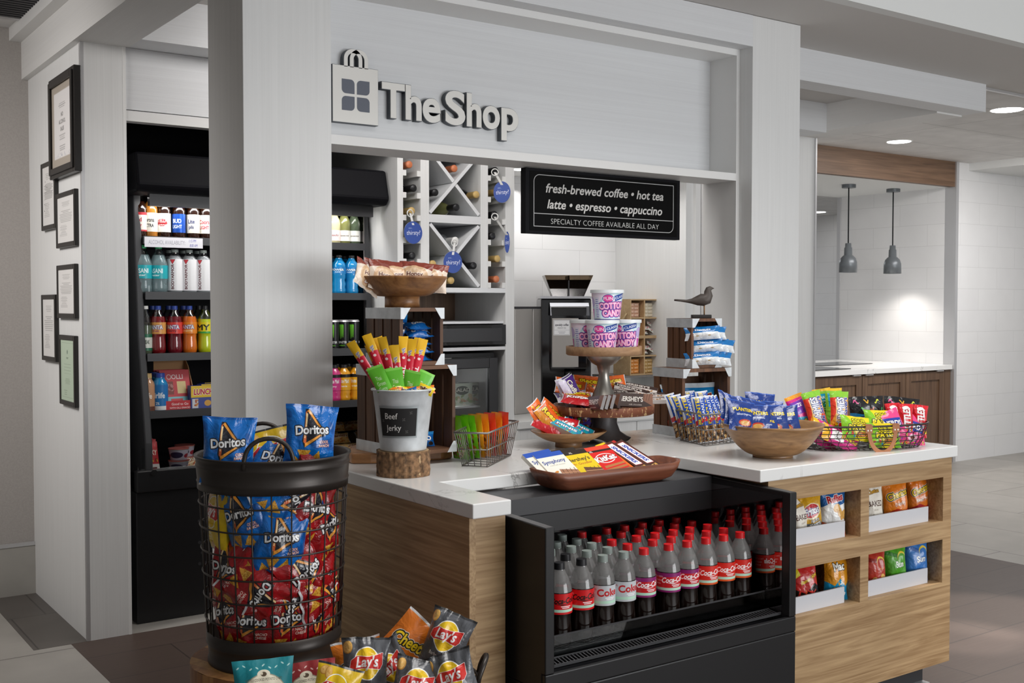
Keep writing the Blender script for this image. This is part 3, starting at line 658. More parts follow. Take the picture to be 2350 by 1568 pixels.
# ---- cakes, cookies, doughnuts
a = Art(200, 130, '#1668b8'); a.poly([(0, 1), (1, 1), (1, .8), (0, .86)], '#2d8fd6'); a.text('OREO', .52, .5, .28, '#ffffff', 0, .05, .08, '#0d2f6e', 4, fit=.8); a.ell(.85, .2, .16, .12, '#2a1d18')
A['cookie_blue'] = a.mat('blue_cookie_pack_print', .25, coat=.35, bump=.5)
a = Art(200, 150, '#e9eef2'); a.rect(0, .55, 1, 1, '#1470b4'); a.text('Donuts', .5, .76, .15, '#ffffff', .1, .03, 0, '#0a3f80', 3, fit=.7); a.ell(.33, .28, .24, .22, '#fbfbfa'); a.ell(.33, .30, .06, .05, '#c9b18a'); a.ell(.68, .28, .24, .22, '#fbfbfa'); a.ell(.68, .30, .06, .05, '#c9b18a')
A['donut'] = a.mat('powdered_doughnut_pack_print', .25, coat=.4, bump=.5)
a = Art(240, 200, '#1583c6'); a.rect(0, .9, 1, 1, '#d9e2ea'); a.poly([(0, 0), (1, 0), (1, .34), (0, .28)], '#b23324'); a.poly([(.16, .52), (.84, .60), (.84, .78), (.16, .70)], '#8a2a1e', '#e9d9b0', 3); a.text("Freshley's", .5, .65, .12, '#f6f0dc', .1, .02, .06, fit=.62); a.text('Jumbo', .6, .40, .14, '#ffffff', .2, .02, .1, '#0f4f8a', 3, fit=.6); a.ell(.6, .15, .3, .13, '#e0a044'); a.ell(.6, .17, .25, .08, '#f2c878')
A['pastry_blue'] = a.mat('blue_pastry_bag_print', .25, coat=.35, bump=.5)
a = Art(220, 200, '#ecdccb'); a.ell(.5, .45, .46, .40, '#d9b48e'); a.ell(.5, .45, .36, .30, '#e6c7a4'); a.poly([(0, 1), (1, 1), (1, .74), (.5, .84), (0, .74)], '#8a3b2c'); a.text('Honey', .5, .52, .15, '#6e3a2a', 0, .03, .05, '#fbf3e6', 3, fit=.75); a.text('BUN', .54, .26, .18, '#f8f2e8', 0, .04, 0, '#a3502e', 3)
A['bun'] = a.mat('honey_bun_wrapper_print', .28, coat=.35, bump=.6)
# ---- nut bags and bars
a = Art(180, 200, '#16357e'); a.text('PLANTERS', .5, .66, .11, '#f2cf2a', 0, .03, .05, '#0a1c4a', 2, fit=.82); a.text('Salted Peanuts', .5, .50, .06, '#f4f4ee', .15, .01, .05, fit=.7); a.ell(.52, .24, .20, .10, '#c23a2a'); a.ell(.52, .23, .15, .07, '#d9a85a'); a.rect(0, .96, 1, 1, '#2f55a8')
A['nut_navy'] = a.mat('navy_peanut_bag_print', .24, coat=.35, bump=.6)
a = Art(110, 300, '#2450b4'); a.rect(0, 0, .12, 1, '#e9ecf0'); a.poly([(0, .38), (1, .46), (1, .56), (0, .48)], '#c8242e'); a.text('PLANTERS', .40, .74, .15, '#f2d22a', 0, .03, PI / 2 + .0, '#143078', 2); a.text('PEANUTS', .76, .74, .11, '#f6f6f2', 0, .02, PI / 2); a.rect(0, 0, 1, .36, '#7a5432'); a.speck(.04, .02, .96, .34, ['#c99a5c', '#e3c48c', '#4a3018', '#a3743c', '#2a1c10'], 60, .035, 3); a.rect(0, .965, 1, 1, '#dfe3ea'); a.rect(0, 0, 1, .02, '#dfe3ea')
A['nut_tube'] = a.mat('blue_white_peanut_tube_print', .26, coat=.3, bump=.25)
# ---- chocolate bars
def bar(bg, word, wc, choc='#8a5a3c', edge=None, sub='', top=None, topword='', wy=.70, sh=.1):
    a = Art(170, 250, bg)
    if top: a.rect(0, .86, 1, 1, top)
    if topword: a.text(topword, .4, .92, .05, '#f4f0e6', .1, .02)
    a.text(word, .48, wy, .11, wc, sh, .02, .05, edge, 3, fit=.84); 
    if sub: a.text(sub, .5, wy - .14, .07, '#b5502a', sh, .01, .05, fit=.76)
    a.poly([(.30, .02), (1, .02), (1, .34), (.42, .44)], choc)
    for k in range(4): a.poly([(.40 + .15 * k, .02), (.42 + .15 * k, .02), (.52 + .14 * k, .42), (.50 + .14 * k, .42)], '#5a3522')
    for k in range(3): a.poly([(.32 + .04 * k, .10 + .1 * k), (1, .06 + .1 * k), (1, .085 + .1 * k), (.32 + .04 * k, .125 + .1 * k)], '#c09070')
    return a
a = bar('#efece0', 'Symphony', '#26408a', '#a8785c', None, '', '#2a55b4'); a.text('creamy milk chocolate', .5, .58, .03, '#8a8474', .1); a.ell(.25, .36, .07, .03, '#d98a34', .5); A['bar_white'] = a.mat('white_chocolate_bar_print', .3, coat=.2)
a = bar('#e6c81c', "Hershey's", '#3a2a1a', '#6a4632', None, 'Mr. Goodbar', '#2a2016', 'XL'); A['bar_yellow'] = a.mat('yellow_chocolate_bar_print', .3, coat=.2)
a = Art(190, 250, '#d9201c'); a.rect(0, .88, 1, 1, '#e2452e'); a.rect(.18, .82, 1, .88, '#2a1412'); a.text('XL', .3, .85, .05, '#f4f0ea', .1, .03); a.ell(.56, .60, .25, .15, '#ffffff', .1); a.ell(.56, .60, .23, .13, '#d9201c', .1); a.text('KitKat', .56, .60, .15, '#ffffff', .12, .045, .12, '#8a1210', 3, fit=.86)
for k in range(3): a.poly([(.30, .10 + .1 * k), (1, .16 + .1 * k), (1, .22 + .1 * k), (.30, .17 + .1 * k)], '#b87844')
a.ell(.62, .08, .03, .03, '#efd9b4'); a.text('25', .88, .10, .07, '#2a1a10', 0, .03, 0, '#f2d02a', 3)
A['bar_red'] = a.mat('red_wafer_bar_print', .28, coat=.25)
a = Art(80, 300, '#e86a1c'); a.rect(0, .7, 1, 1, '#f2cf1c'); a.text("REESE'S", .5, .36, .22, '#f6d82a', .1, .03, PI / 2, '#4a2412', 3); a.speck(.1, .02, .9, .14, ['#4a2a18', '#d9a04a'], 12, .03, 2); A['bar_orange'] = a.mat('orange_peanut_bar_print', .28, coat=.25)
a = Art(90, 320, '#4a261a'); a.rect(.0, .22, 1, .94, '#4a261a'); a.rect(.0, .0, 1, .2, '#4a261a'); a.poly([(.2, .25), (.8, .21), (.8, .93), (.2, .95)], '#f6f5f2', '#c8242e', 3); a.text('SNICKERS', .5, .58, .165, '#2a3fa8', .25, .045, -PI / 2, fit=2.2); a.rect(.2, .03, .8, .17, '#d9a850'); a.speck(.25, .04, .75, .16, ['#4a2a18', '#f2d9a0', '#8a5a2c'], 16, .02, 3); A['bar_snick'] = a.mat('brown_white_bar_print', .28, coat=.25)
a = Art(90, 320, '#38201a'); a.rect(0, .80, 1, 1, '#c22a22'); a.text('KING SIZE', .5, .5, .18, '#f0ece4', .1, .02, PI / 2); a.rect(.1, .06, .9, .26, '#a02a2a'); A['bar_dark'] = a.mat('dark_brown_bar_print', .28, coat=.25)
a = Art(250, 100, '#3a2620'); a.text("HERSHEY'S", .40, .56, .36, '#f1ede6', 0, .03, .0, None, 2, fit=.66); a.text('milk chocolate', .52, .16, .11, '#f1ede6'); a.poly([(.76, 1), (1, 1), (1, .1), (.72, .5)], '#8a5f4a'); [a.poly([(.78 + .07 * k, 1), (.79 + .07 * k, 1), (.75 + .07 * k, .5), (.74 + .07 * k, .5)], '#4a2e22') for k in range(3)]
A['bar_brown'] = a.mat('brown_chocolate_bar_print', .3, coat=.2)
a = Art(220, 80, '#dfd6d0'); a.rect(0, .5, 1, 1, '#3a2620'); a.text('Almonds', .4, .26, .3, '#6a3a2a', .1, .02); a.text("HERSHEY'S", .42, .75, .3, '#efe9e0', 0, .03); a.speck(.7, .1, .95, .45, ['#c9954a', '#a8702c'], 5, .12, 4)
A['bar_almond'] = a.mat('almond_chocolate_bar_print', .3, coat=.2)
def cand(bg, word, wc, edge, dots=None, c2=None, shear=.1):
    a = Art(200, 130, bg)
    if c2: a.poly([(0, 0), (1, 0), (1, .3), (0, .42)], c2)
    if dots: a.speck(.08, .06, .92, .40, dots, 14, .07, 5, .9)
    a.text(word, .5, .60, .30, wc, shear, .04, .08, edge, 4, fit=.82); a.rect(0, 0, .03, 1, '#d9d9dc'); a.rect(.97, 0, 1, 1, '#d9d9dc'); return a
A['cand_orange'] = cand('#e8601c', "Reese's", '#f6d62a', '#4a2210', None, '#d98a24').mat('orange_candy_bag_print', .25, coat=.35, bump=.6)
A['cand_pieces'] = cand('#ea6a22', 'Pieces', '#f6d62a', '#5a2210', ['#f2c21c', '#e8701c', '#5a2f18']).mat('orange_pieces_bag_print', .25, coat=.35, bump=.6)
A['cand_blue'] = cand('#2a3aa8', "m&m's", '#f4eee4', '#4a2618', ['#7a3f24', '#f2e8d6'], '#3f2a86').mat('blue_candy_bag_print', .25, coat=.35, bump=.6)
A['cand_teal'] = cand('#12a0b8', 'MINIS', '#f4f6f4', '#1a3f7a', ['#d9362a', '#f2c81c', '#3fa53a', '#2a5fc8']).mat('teal_candy_tube_print', .25, coat=.3)
A['cand_brown'] = cand('#5a2c1a', "m&m's", '#f4f0ea', '#2a120a', ['#c8242e', '#f2c81c', '#2a6fc8', '#3fa53a']).mat('brown_candy_bag_print', .25, coat=.35, bump=.6)
A['cand_violet'] = cand('#5a43b0', "m&m's", '#f4f0ea', '#3a2418', ['#e0b45a', '#8a4f2c']).mat('violet_candy_bag_print', .25, coat=.35, bump=.6)
A['cand_red'] = cand('#c8202a', 'KitKat', '#ffffff', '#7a1012').mat('red_candy_pack_print', .25, coat=.35, bump=.5)
A['cand_purple'] = cand('#54308a', 'Cadbury', '#f2ecdc', '#32185a', None, '#dcd6ea').mat('purple_chocolate_pack_print', .25, coat=.35, bump=.5)
# ---- gummies
a = Art(120, 220, '#e0402a'); a.rect(0, .84, 1, 1, '#8ac83a'); a.poly([(0, .2), (.6, .84), (1, .84), (1, .6), (.3, 0), (0, 0)], '#f2a52a'); a.rect(.22, .12, .62, .80, '#f6d9a0'); a.text('GUMMIES', .5, .44, .19, '#f8f8f4', .1, .03, PI / 2, '#1d3a8a', 3); a.text('Life Savers', .78, .46, .12, '#2a3a9a', .1, .03, PI / 2, '#f4f0e0', 2); a.speck(.1, .02, .9, .16, ['#e8302a', '#f2c81c', '#5ab83a'], 10, .05, 3, 1)
A['gum_red'] = a.mat('red_gummy_bag_print', .25, coat=.35, bump=.6)
a = Art(120, 220, '#8ac83c'); a.rect(.1, .5, .9, .86, '#1fa0c8'); a.text('SHARE', .5, .76, .08, '#ffffff', 0, .03); a.text('SIZE', .5, .63, .09, '#ffffff', 0, .03); a.rect(.2, .02, .8, .48, '#f0e9b4'); a.text('GUMMIES', .5, .25, .14, '#2f7a2a', .1, .03, PI / 2); a.rect(0, .93, 1, 1, '#e8b82a')
A['gum_green'] = a.mat('green_gummy_bag_print', .25, coat=.35, bump=.6)
a = Art(120, 220, '#d9308a'); a.rect(.1, .45, .9, .82, '#7a3ab0'); a.text('SIZE', .5, .7, .10, '#ffffff', 0, .03); a.poly([(0, 0), (1, 0), (1, .3), (0, .42)], '#3fb0d0'); a.text('SOUR', .5, .2, .10, '#f4f020', 0, .04, .2, '#20206a', 3); a.rect(0, .9, 1, 1, '#f0a02a')
A['gum_pink'] = a.mat('pink_gummy_bag_print', .25, coat=.35, bump=.6)
a = Art(240, 200, '#16161a'); a.poly([(0, 0), (1, 0), (1, .42), (.7, .52), (.4, .44), (0, .54)], '#1d7ab8'); a.text('Trolli', .5, .30, .20, '#f6d6ea', .15, .03, .1, '#2a1030', 5, fit=.8)
for k, c_ in enumerate(['#e85a9a', '#5ac84a', '#f2b83a', '#f06a3a', '#d9e04a', '#58c86a']):
    x, y = .12 + .15 * k, .72 + .12 * (-1) ** k
    for q in range(7): a.ell(x + .016 * q, y + .05 * math.sin(q * .8 + k), .022, .022, c_, n=10)
A['gum_black'] = a.mat('black_sour_worm_bag_print', .22, coat=.4, bump=.45)
a = Art(240, 180, '#f0d81c'); a.poly([(0, 0), (.4, 0), (.2, 1), (0, 1)], '#8ac82a'); a.poly([(1, 0), (.8, 0), (.9, 1), (1, 1)], '#7cc02a'); a.text('SOUR', .5, .78, .16, '#e8e020', .05, .04, .05, '#1a1a12', 4, fit=.5); a.text('PATCH', .52, .5, .22, '#f6e02a', .05, .05, .05, '#20281a', 5, fit=.72); a.text('KIDS', .6, .24, .15, '#f08a2a', .05, .04, .05, '#20281a', 3); a.speck(.05, .05, .4, .3, ['#e8503a', '#3fa0d8', '#58b83a'], 8, .06, 6)
A['gum_yellow'] = a.mat('yellow_sour_candy_bag_print', .25, coat=.3, bump=.45)
a = Art(200, 220, '#e84a8a'); a.poly([(.1, .5), (.85, .35), (.95, .66), (.2, .82)], '#2a3fa8'); a.text('NERDS', .52, .58, .16, '#f6f4fa', .1, .04, -.22, '#1a1a5a', 3, fit=.72); a.ell(.45, .22, .17, .11, '#f3c3d6'); a.ell(.45, .22, .08, .05, '#7a3a2a'); a.speck(.05, .02, .95, .12, ['#f2d02a', '#e8602a', '#5ab83a', '#8a3ab0'], 22, .035, 4)
A['gum_nerd'] = a.mat('pink_candy_cluster_bag_print', .25, coat=.35, bump=.6)
a = Art(120, 240, '#d9202e'); a.text('SKITTLES', .5, .5, .24, '#f6f4f2', .1, .04, PI / 2, '#8a101a', 3); a.ell(.5, .88, .09, .05, '#f2f0ec'); a.speck(.05, .02, .95, .2, ['#f2c81c', '#5ab83a', '#e8702a', '#8a3ab0'], 12, .05, 4, 1)
A['gum_skit'] = a.mat('red_fruit_candy_bag_print', .25, coat=.35, bump=.6)
a = Art(240, 110, '#d9288a'); a.rect(.2, .2, .55, .8, '#f4f2f0'); a.lines(.22, .25, .53, .75, 7, '#6a6a6a', 4); a.text('STARBURST', .72, .55, .2, '#f6e02a', .1, .04, 0, '#7a1460', 3, fit=.5); a.poly([(0, 0), (.2, 0), (.12, 1), (0, 1)], '#f0b82a')
A['gum_burst'] = a.mat('magenta_chew_bag_print', .25, coat=.35, bump=.6)
# ---- cotton candy tub
a = Art(512, 190, '#ecdcec'); 
for k in range(26): a.ell((k * .137) % 1, (k * .371) % 1, .28, .2, ['#f6e0ec', '#d6eaf2', '#f3e6f6', '#cfe3f0'][k % 4], k)
for cx in (.12, .62):
    for k in range(4): a.ell(cx, .62, .40 - .07 * k, .34 - .06 * k, ['#c8e6ee', '#f2f6fa'][k % 2], .2)
    a.ell(cx + .02, .46, .34, .27, '#f1e2f0', .1)
    a.poly([(cx + .02, .66), (cx + .17, .80), (cx + .17, .98), (cx + .01, .86)], '#27489e'); a.text('CLASSIC', cx + .10, .83, .085, '#f2f2f6', .1, .02, .3)
    a.ell(cx - .055, .76, .15, .13, '#e0489a', 0, '#27489e', 3); a.text('FUN', cx - .055, .76, .11, '#f8d6ea', 0, .03)
    a.text('COTTON', cx, .50, .22, '#f4c6e2', 0, .05, .06, '#d02a8a', 3, edge2='#33409a', ew2=7, fit=.32); a.text('CANDY', cx + .02, .24, .22, '#f4c6e2', 0, .05, .04, '#d02a8a', 3, edge2='#33409a', ew2=7, fit=.28)
    a.ell(cx + .22, .62, .13, .18, '#c9b6e6', 0, '#8a78c0', 2); a.poly([(cx + .19, .40), (cx + .25, .40), (cx + .23, .06), (cx + .21, .06)], '#d048b0')
    a.rect(cx - .22, .06, cx - .16, .8, '#e3e3f3'); a.lines(cx - .22, .1, cx - .16, .78, 10, '#4a55a8', 3)
a.rect(0, 0, 1, .035, '#e8c43a')
A['tub'] = a.mat('candy_floss_tub_print', .35)
# ---- drinks labels (wrapped round bottles; the front is at u=.5)
def cola(bg, band, wc, word='Coca-Cola', sh=.35, tc='#ffffff'):
    a = Art(420, 110, bg); a.rect(0, 0, 1, .10, band); a.rect(0, .10, 1, .24, '#bfe6cf')
    if band not in (bg, '#d9501c', '#e0561c', '#c9cdd0'): a.rect(0, .80, 1, 1, band)
    for cx in (.5, 0.02, .98):
        a.text(word, cx, .66, .36 if word == 'Coke' else .27, wc, sh if word != 'Coke' else 0, .03, .05, fit=.34)
        if word != 'Coke': a.poly([(cx - .12, .50), (cx - .02, .44), (cx + .10, .52), (cx, .49)], wc)
        a.lines(cx - .06, .29, cx + .12, .44, 2, tc, 3, .5)
    for cx in (.27, .76):
        a.text("I'm a 100%", cx, .80, .10, tc if bg != '#c8ccd0' else '#b53a3a'); a.text('recycled', cx, .62, .10, tc); a.text('bottle', cx, .45, .10, tc)
    return a
A['cola_zero'] = cola('#d4141a', '#d4141a', '#160a08').mat('red_black_cola_label', .35)
A['cola_diet'] = cola('#c8ccd0', '#c9cdd0', '#c3141c', 'Coke').mat('silver_cola_label', .35)
A['cola_cherry'] = cola('#c8141e', '#8a1c6a', '#ffffff').mat('cherry_cola_label', .35)
A['cola_red'] = cola('#d8261a', '#e0561c', '#ffffff').mat('red_cola_label', .35)
def wrap(bg, word, wc, size=.4, edge=None, top=None, bot=None, rot=0, sub=None, h=120, sc='#ffffff', sh=0):
    a = Art(360, h, bg)
    if top: a.rect(0, .8, 1, 1, top)
    if bot: a.rect(0, 0, 1, .16, bot)
    for cx in (.5, .0, 1.0):
        a.text(word, cx, .52 if not sub else .58, size, wc, sh, .03, rot, edge, 3, fit=.30 if not rot else None)
        if sub: a.text(sub, cx, .26, size * .5, sc, sh, .02, 0, fit=.28)
    return a
A['soda_peach'] = wrap('#e0a052', 'FANTA', '#f6f2ea', .34, '#26389a', sub='fruit', sc='#8a2a6a').mat('peach_soda_label', .35)
A['soda_straw'] = wrap('#e0443a', 'FANTA', '#f6f2ea', .34, '#26389a', sub='berry', sc='#3a1230').mat('red_soda_label', .35)
A['soda_orange'] = wrap('#ec8a24', 'FANTA', '#f6f2ea', .34, '#26389a', sub='orange', sc='#f6e6c0').mat('orange_soda_label', .35)
A['soda_yellow'] = wrap('#efe020', 'MY', '#1c2412', .5, None, bot='#3fae4a', rot=0).mat('yellow_soda_label', .35)
A['tea_green'] = wrap('#d9dcd2', 'GOLD PEAK', '#3a4a3a', .24, None, top='#1d6a4a', bot='#1d6a4a').mat('green_tea_label', .35)
A['water_teal'] = wrap('#18a9b4', 'DASANI', '#eef9f9', .34, None, sub='water').mat('teal_water_label', .35)
a = Art(360, 200, '#f0f0f2')
for cx in (.5, 0., 1.): a.text('BODYARMOR', cx, .44, .028, '#5a2a30', 0, .03, PI / 2); a.poly([(cx - .05, .98), (cx + .05, .98), (cx, .84)], '#c8303a', '#3a3a40', 2)
A['sport_white'] = a.mat('white_sports_drink_label', .35)
A['sport_blue'] = wrap('#1b7fc0', 'POWER', '#f4f8fa', .3, '#12588a', sub='ADE').mat('blue_sports_drink_label', .35)
def beer(bg, w1, w2, c, e=None, top=None, mid=None):
    a = Art(360, 130, bg)
    if top: a.rect(0, .86, 1, 1, top); a.rect(0, 0, 1, .08, top)
    for cx in (.5, 0., 1.):
        if mid: a.ell(cx, .5, .36, .2, mid)
        a.text(w1, cx, .62, .22, c, 0, .03, 0, e, 2, fit=.26); a.text(w2, cx, .32, .18, c, 0, .03, 0, e, 2, fit=.24)
    return a
A['beer_cream'] = beer('#e6e2d6', 'Corona', 'EXTRA', '#2a2a2e').mat('cream_beer_label', .4)
A['beer_white'] = beer('#ebe9e4', 'STELLA', 'ARTOIS', '#f6f2ea', None, None, '#b3202a').mat('white_red_beer_label', .4)
A['beer_blue'] = beer('#1c50b0', 'BUD', 'LIGHT', '#eef3fa').mat('blue_beer_label', .3, metal=.3)
A['beer_ivory'] = beer('#e3ddcb', 'Lite', 'pils', '#1c2a5c', None, None, None).mat('ivory_beer_label', .4)
A['beer_silver'] = beer('#d9d9d6', 'Coors', 'LIGHT', '#b3303a').mat('silver_beer_label', .35)
A['beer_red'] = beer('#dcd6cc', 'Bud', 'beer', '#a8242e', None, '#b32a32').mat('red_white_beer_label', .4)
A['juice_orange'] = wrap('#f0b020', 'Minute Maid', '#f6f6f2', .25, None, top='#1d1a18', sub='orange', h=150).mat('orange_juice_label', .35)
A['juice_pink'] = wrap('#d83a8a', 'Minute Maid', '#f6f6f2', .25, None, top='#1d1a18', sub='berry', h=150).mat('pink_juice_label', .35)
a = Art(360, 240, '#0e0f10')
for cx in (.5, .17, .83):
    for k in (-1, 0, 1): a.poly([(cx - .02 + .035 * k, .92), (cx + .012 + .035 * k, .88), (cx + .006 + .03 * k, .45 - .05 * abs(k)), (cx - .004 + .03 * k, .36 + .05 * k), (cx - .012 + .032 * k, .55)], '#7ad83a')
    a.text('MONSTER', cx, .22, .09, '#e9ece9', 0, .02, 0, fit=.26); a.text('ENERGY', cx, .10, .05, '#7ad83a', 0, .02)
A['can_black'] = a.mat('black_energy_can_print', .25, metal=.2)
A['wine_white'] = wrap('#eceae4', 'Prosecco', '#6a6458', .2, None, sh=.3).mat('white_wine_label', .5)
A['wine_pink'] = wrap('#ead6d2', 'Rosado', '#8a5a58', .2, None, sh=.3).mat('pink_wine_label', .5)
A['milk_blue'] = wrap('#2079c0', 'fairlife', '#f2f6fa', .22, None, bot='#f0f0f0', sub='2%', h=160).mat('blue_milk_label', .4)
A['milk_brown'] = wrap('#c8946c', 'fairlife', '#fbf3e8', .22, None, bot='#6a3a2a', sub='choc', h=160).mat('tan_milk_label', .4)
a = Art(200, 240, '#cf4a50'); a.text('OLLI', .58, .82, .12, '#f6e6e2', 0, .02); a.ell(.30, .82, .07, .07, '#f0cfc8'); a.ell(.30, .82, .05, .05, '#cf4a50'); a.rect(.08, .36, .42, .70, '#8a4a44'); a.speck(.1, .38, .4, .68, ['#b5807a', '#7a3a36'], 14, .05, 3); a.rect(.55, .38, .85, .70, '#e6cf94'); a.rect(0, .14, 1, .30, '#8fd0d6'); a.rect(.3, .19, .7, .25, '#d9585c')
A['snack_red'] = a.mat('red_meat_snack_pack_print', .35)
a = Art(240, 70, '#cc3038'); a.text('Good to Go', .5, .66, .26, '#f8eeea', 0, .02); a.text('WITH OLLI SNACKS', .5, .26, .18, '#f8eeea', 0, .02, fit=.7); A['carton_red'] = a.mat('red_carton_print', .5)
a = Art(180, 130, '#f0c81c'); a.rect(0, 0, 1, .5, '#3a4a9a'); a.text('LUNCH', .52, .74, .24, '#c8242e', .1, .04, 0, '#fbf6e0', 3, fit=.85); a.ell(.7, .25, .2, .13, '#e0a84a'); a.rect(.05, .05, .3, .45, '#d9dbe0'); a.speck(.07, .08, .28, .4, ['#d98a3a', '#b5502a'], 5, .08, 2); A['lunch_yellow'] = a.mat('yellow_lunch_pack_print', .4)
a = Art(300, 110, '#d6cfe0'); [a.ell(cx, .5, .34, .28, '#3a2f52') or a.text('greek', cx, .52, .2, '#f2eef6', 0, .02) for cx in (.5, 0., 1.)]; [a.ell(cx, .4, .2, .2, '#b5384a') for cx in (.3, .72)]; A['yogurt'] = a.mat('yogurt_cup_print', .45)
a = Art(120, 160, '#c2353a'); a.rect(0, 0, 1, .3, '#f0ece6'); a.text('JERKY', .5, .66, .16, '#f6ecd8', .1, .03, 0, fit=.85); a.rect(.2, .06, .8, .2, '#6a2420'); a.speck(.1, .35, .9, .5, ['#e8c83a', '#7a2a20'], 8, .06, 3); A['jerky_red'] = a.mat('red_jerky_pack_print', .35, coat=.2)
A['pastry_clear'] = cand('#e6b872', 'Danish', '#8a4a20', '#f6ead2', ['#d98a3a', '#c8702a']).mat('amber_pastry_pack_print', .3, coat=.35, bump=.6)
A['sandwich'] = cand('#d9b98a', 'Deli', '#f6f2e8', '#8a3a24', ['#c84a34', '#e6d08a']).mat('sandwich_pack_print', .3, coat=.35, bump=.6)
def cookie(bg, w): a = Art(120, 60, bg); a.speck(.05, .1, .95, .9, ['#f6efe6', w], 8, .12, 3); return a
A['cookie_pink'] = cookie('#dcb49a', '#c88a78').mat('pink_wafer_pack_print', .3, coat=.4, bump=.5)
A['cookie_cream'] = cookie('#dcd2bc', '#c2b294').mat('cream_wafer_pack_print', .3, coat=.4, bump=.5)
A['cookie_amber'] = cookie('#e0984e', '#c8742e').mat('amber_wafer_pack_print', .3, coat=.4, bump=.5)
A['cookie_tan'] = cookie('#c8a468', '#a8824a').mat('tan_wafer_pack_print', .3, coat=.4, bump=.5)
a = Art(120, 80, '#f0ece6'); a.speck(0, 0, 1, 1, ['#c8304a', '#3a8a4a', '#d9486a', '#f6f2ee', '#5a2a2a'], 26, .14, 5); A['mint_mix'] = a.mat('red_green_candy_print', .3, coat=.4, bump=.5)
# ================================================================ BOTTLES AND CANS
def profile(kind, r, h):
    P_ = {'cola': [(.0, .0), (.72, .0), (.92, .03), (1, .10), (.97, .22), (.90, .34), (.93, .40), (1, .45), (1, .66), (.93, .73), (.74, .82), (.50, .89), (.40, .93), (.40, .955)],
          'water': [(0, 0), (.8, 0), (.97, .03), (1, .12), (.93, .2), (1, .27), (1, .60), (.92, .66), (.70, .78), (.42, .88), (.36, .92), (.36, .945)],
          'sport': [(0, 0), (.85, 0), (.98, .03), (1, .1), (.92, .18), (1, .26), (.88, .36), (1, .44), (1, .72), (.9, .80), (.55, .88), (.46, .93)],
          'beer': [(0, 0), (.9, 0), (1, .03), (1, .56), (.92, .63), (.55, .74), (.42, .82), (.40, .955)],
          'wine': [(0, 0), (.9, 0), (1, .02), (1, .50), (.93, .58), (.62, .68), (.42, .76), (.36, .84), (.36, .95)],
          'milk': [(0, 0), (.92, 0), (1, .03), (1, .34), (.93, .40), (1, .46), (1, .70), (.86, .78), (.62, .84), (.60, .88)],
          'can': [(0, 0), (.80, 0), (.98, .05), (1, .09), (1, .90), (.9, .95), (.82, .97)]}[kind]
    return [(a * r, b * h) for a, b in P_]
def bottle(name, label, cat, kind, r, h, liquid, level, lab, labz, capm, cap=(.42, .11), glassy='pet', loc=(0, 0, 0), rot=0, group=None):
    """a bottle: body (liquid below its level, clear above), cap, printed label round its middle"""
    t = thing(name, label, cat, loc, rot, group); pf = profile(kind, r, h); zl = level * h
    def rad(z):
        for (r0, z0), (r1, z1) in zip(pf, pf[1:]):
            if z0 <= z <= z1 and z1 > z0: return r0 + (r1 - r0) * (z - z0) / (z1 - z0)
        return pf[-1][0]
    lo = [p for p in pf if p[1] < zl] + [(rad(zl), zl)]; hi = [(rad(zl), zl)] + [p for p in pf if p[1] > zl]
    b = MB(); b.lathe(lo, 20, 0); b.lathe([(rad(zl), zl), (0, zl)], 20, 0)
    if len(hi) > 1: b.lathe(hi, 20, 1)
    b.build('body', [liquid, M[glassy]], t)
    if cap: 
        cr, ch = cap; b = MB(); b.cyl(cr * r, h * (1 - ch) + .001, h, 20, r2=cr * r * .96); b.build('cap', capm, t, bevel=.001)
    if lab:
        z0, z1 = labz[0] * h, labz[1] * h; rr = max(rad(z0 + (z1 - z0) * k / 4) for k in range(5)) + .0006
        b = MB(); b.lathe([(rr, z0), (rr, z1)], 28, 0, uvz=(z0, z1), a0=PI / 2); b.build('label', lab, t)
    return t
LQ = {k: mat('liquid_' + k, c, .12, 0, .6, coat=.6) for k, c in dict(cola='#140a07', red='#7a0f16', crimson='#6e0c1c', orange='#e0711a', lime='#c8d61e', water='#c3d3d6', blue='#1587c4', amber='#b5742a', brown='#2a140a', olive='#7d7f4a', wine='#1a0c12', yellow='#e8a21c', pink='#d2357f', gold='#cfc79a', tan='#b98a64', white='#dfe0e2', black='#0c0c0d', green='#27402c').items()}
CAP = {k: mat('cap_' + k, c, .4) for k, c in dict(red='#d0161c', grey='#8b9590', black='#17171a', blue='#27439c', green='#2fa566', white='#e3e3e0', gold='#c8a868', copper='#c9764e', silver='#b9b9b4').items()}
ORD = ['first', 'second', 'third', 'fourth', 'fifth', 'sixth', 'seventh', 'eighth', 'ninth', 'tenth']
LQ['water'] = mat('clear_water', '#9fb9bd', .08, spec=.7, alpha=.42, coat=.5); LQ['white'] = mat('clear_sports_drink', '#b9bfc2', .1, spec=.6, alpha=.55, coat=.5); LQ['green'] = mat('pale_tea', '#5c6a52', .1, spec=.6, alpha=.8, coat=.5)
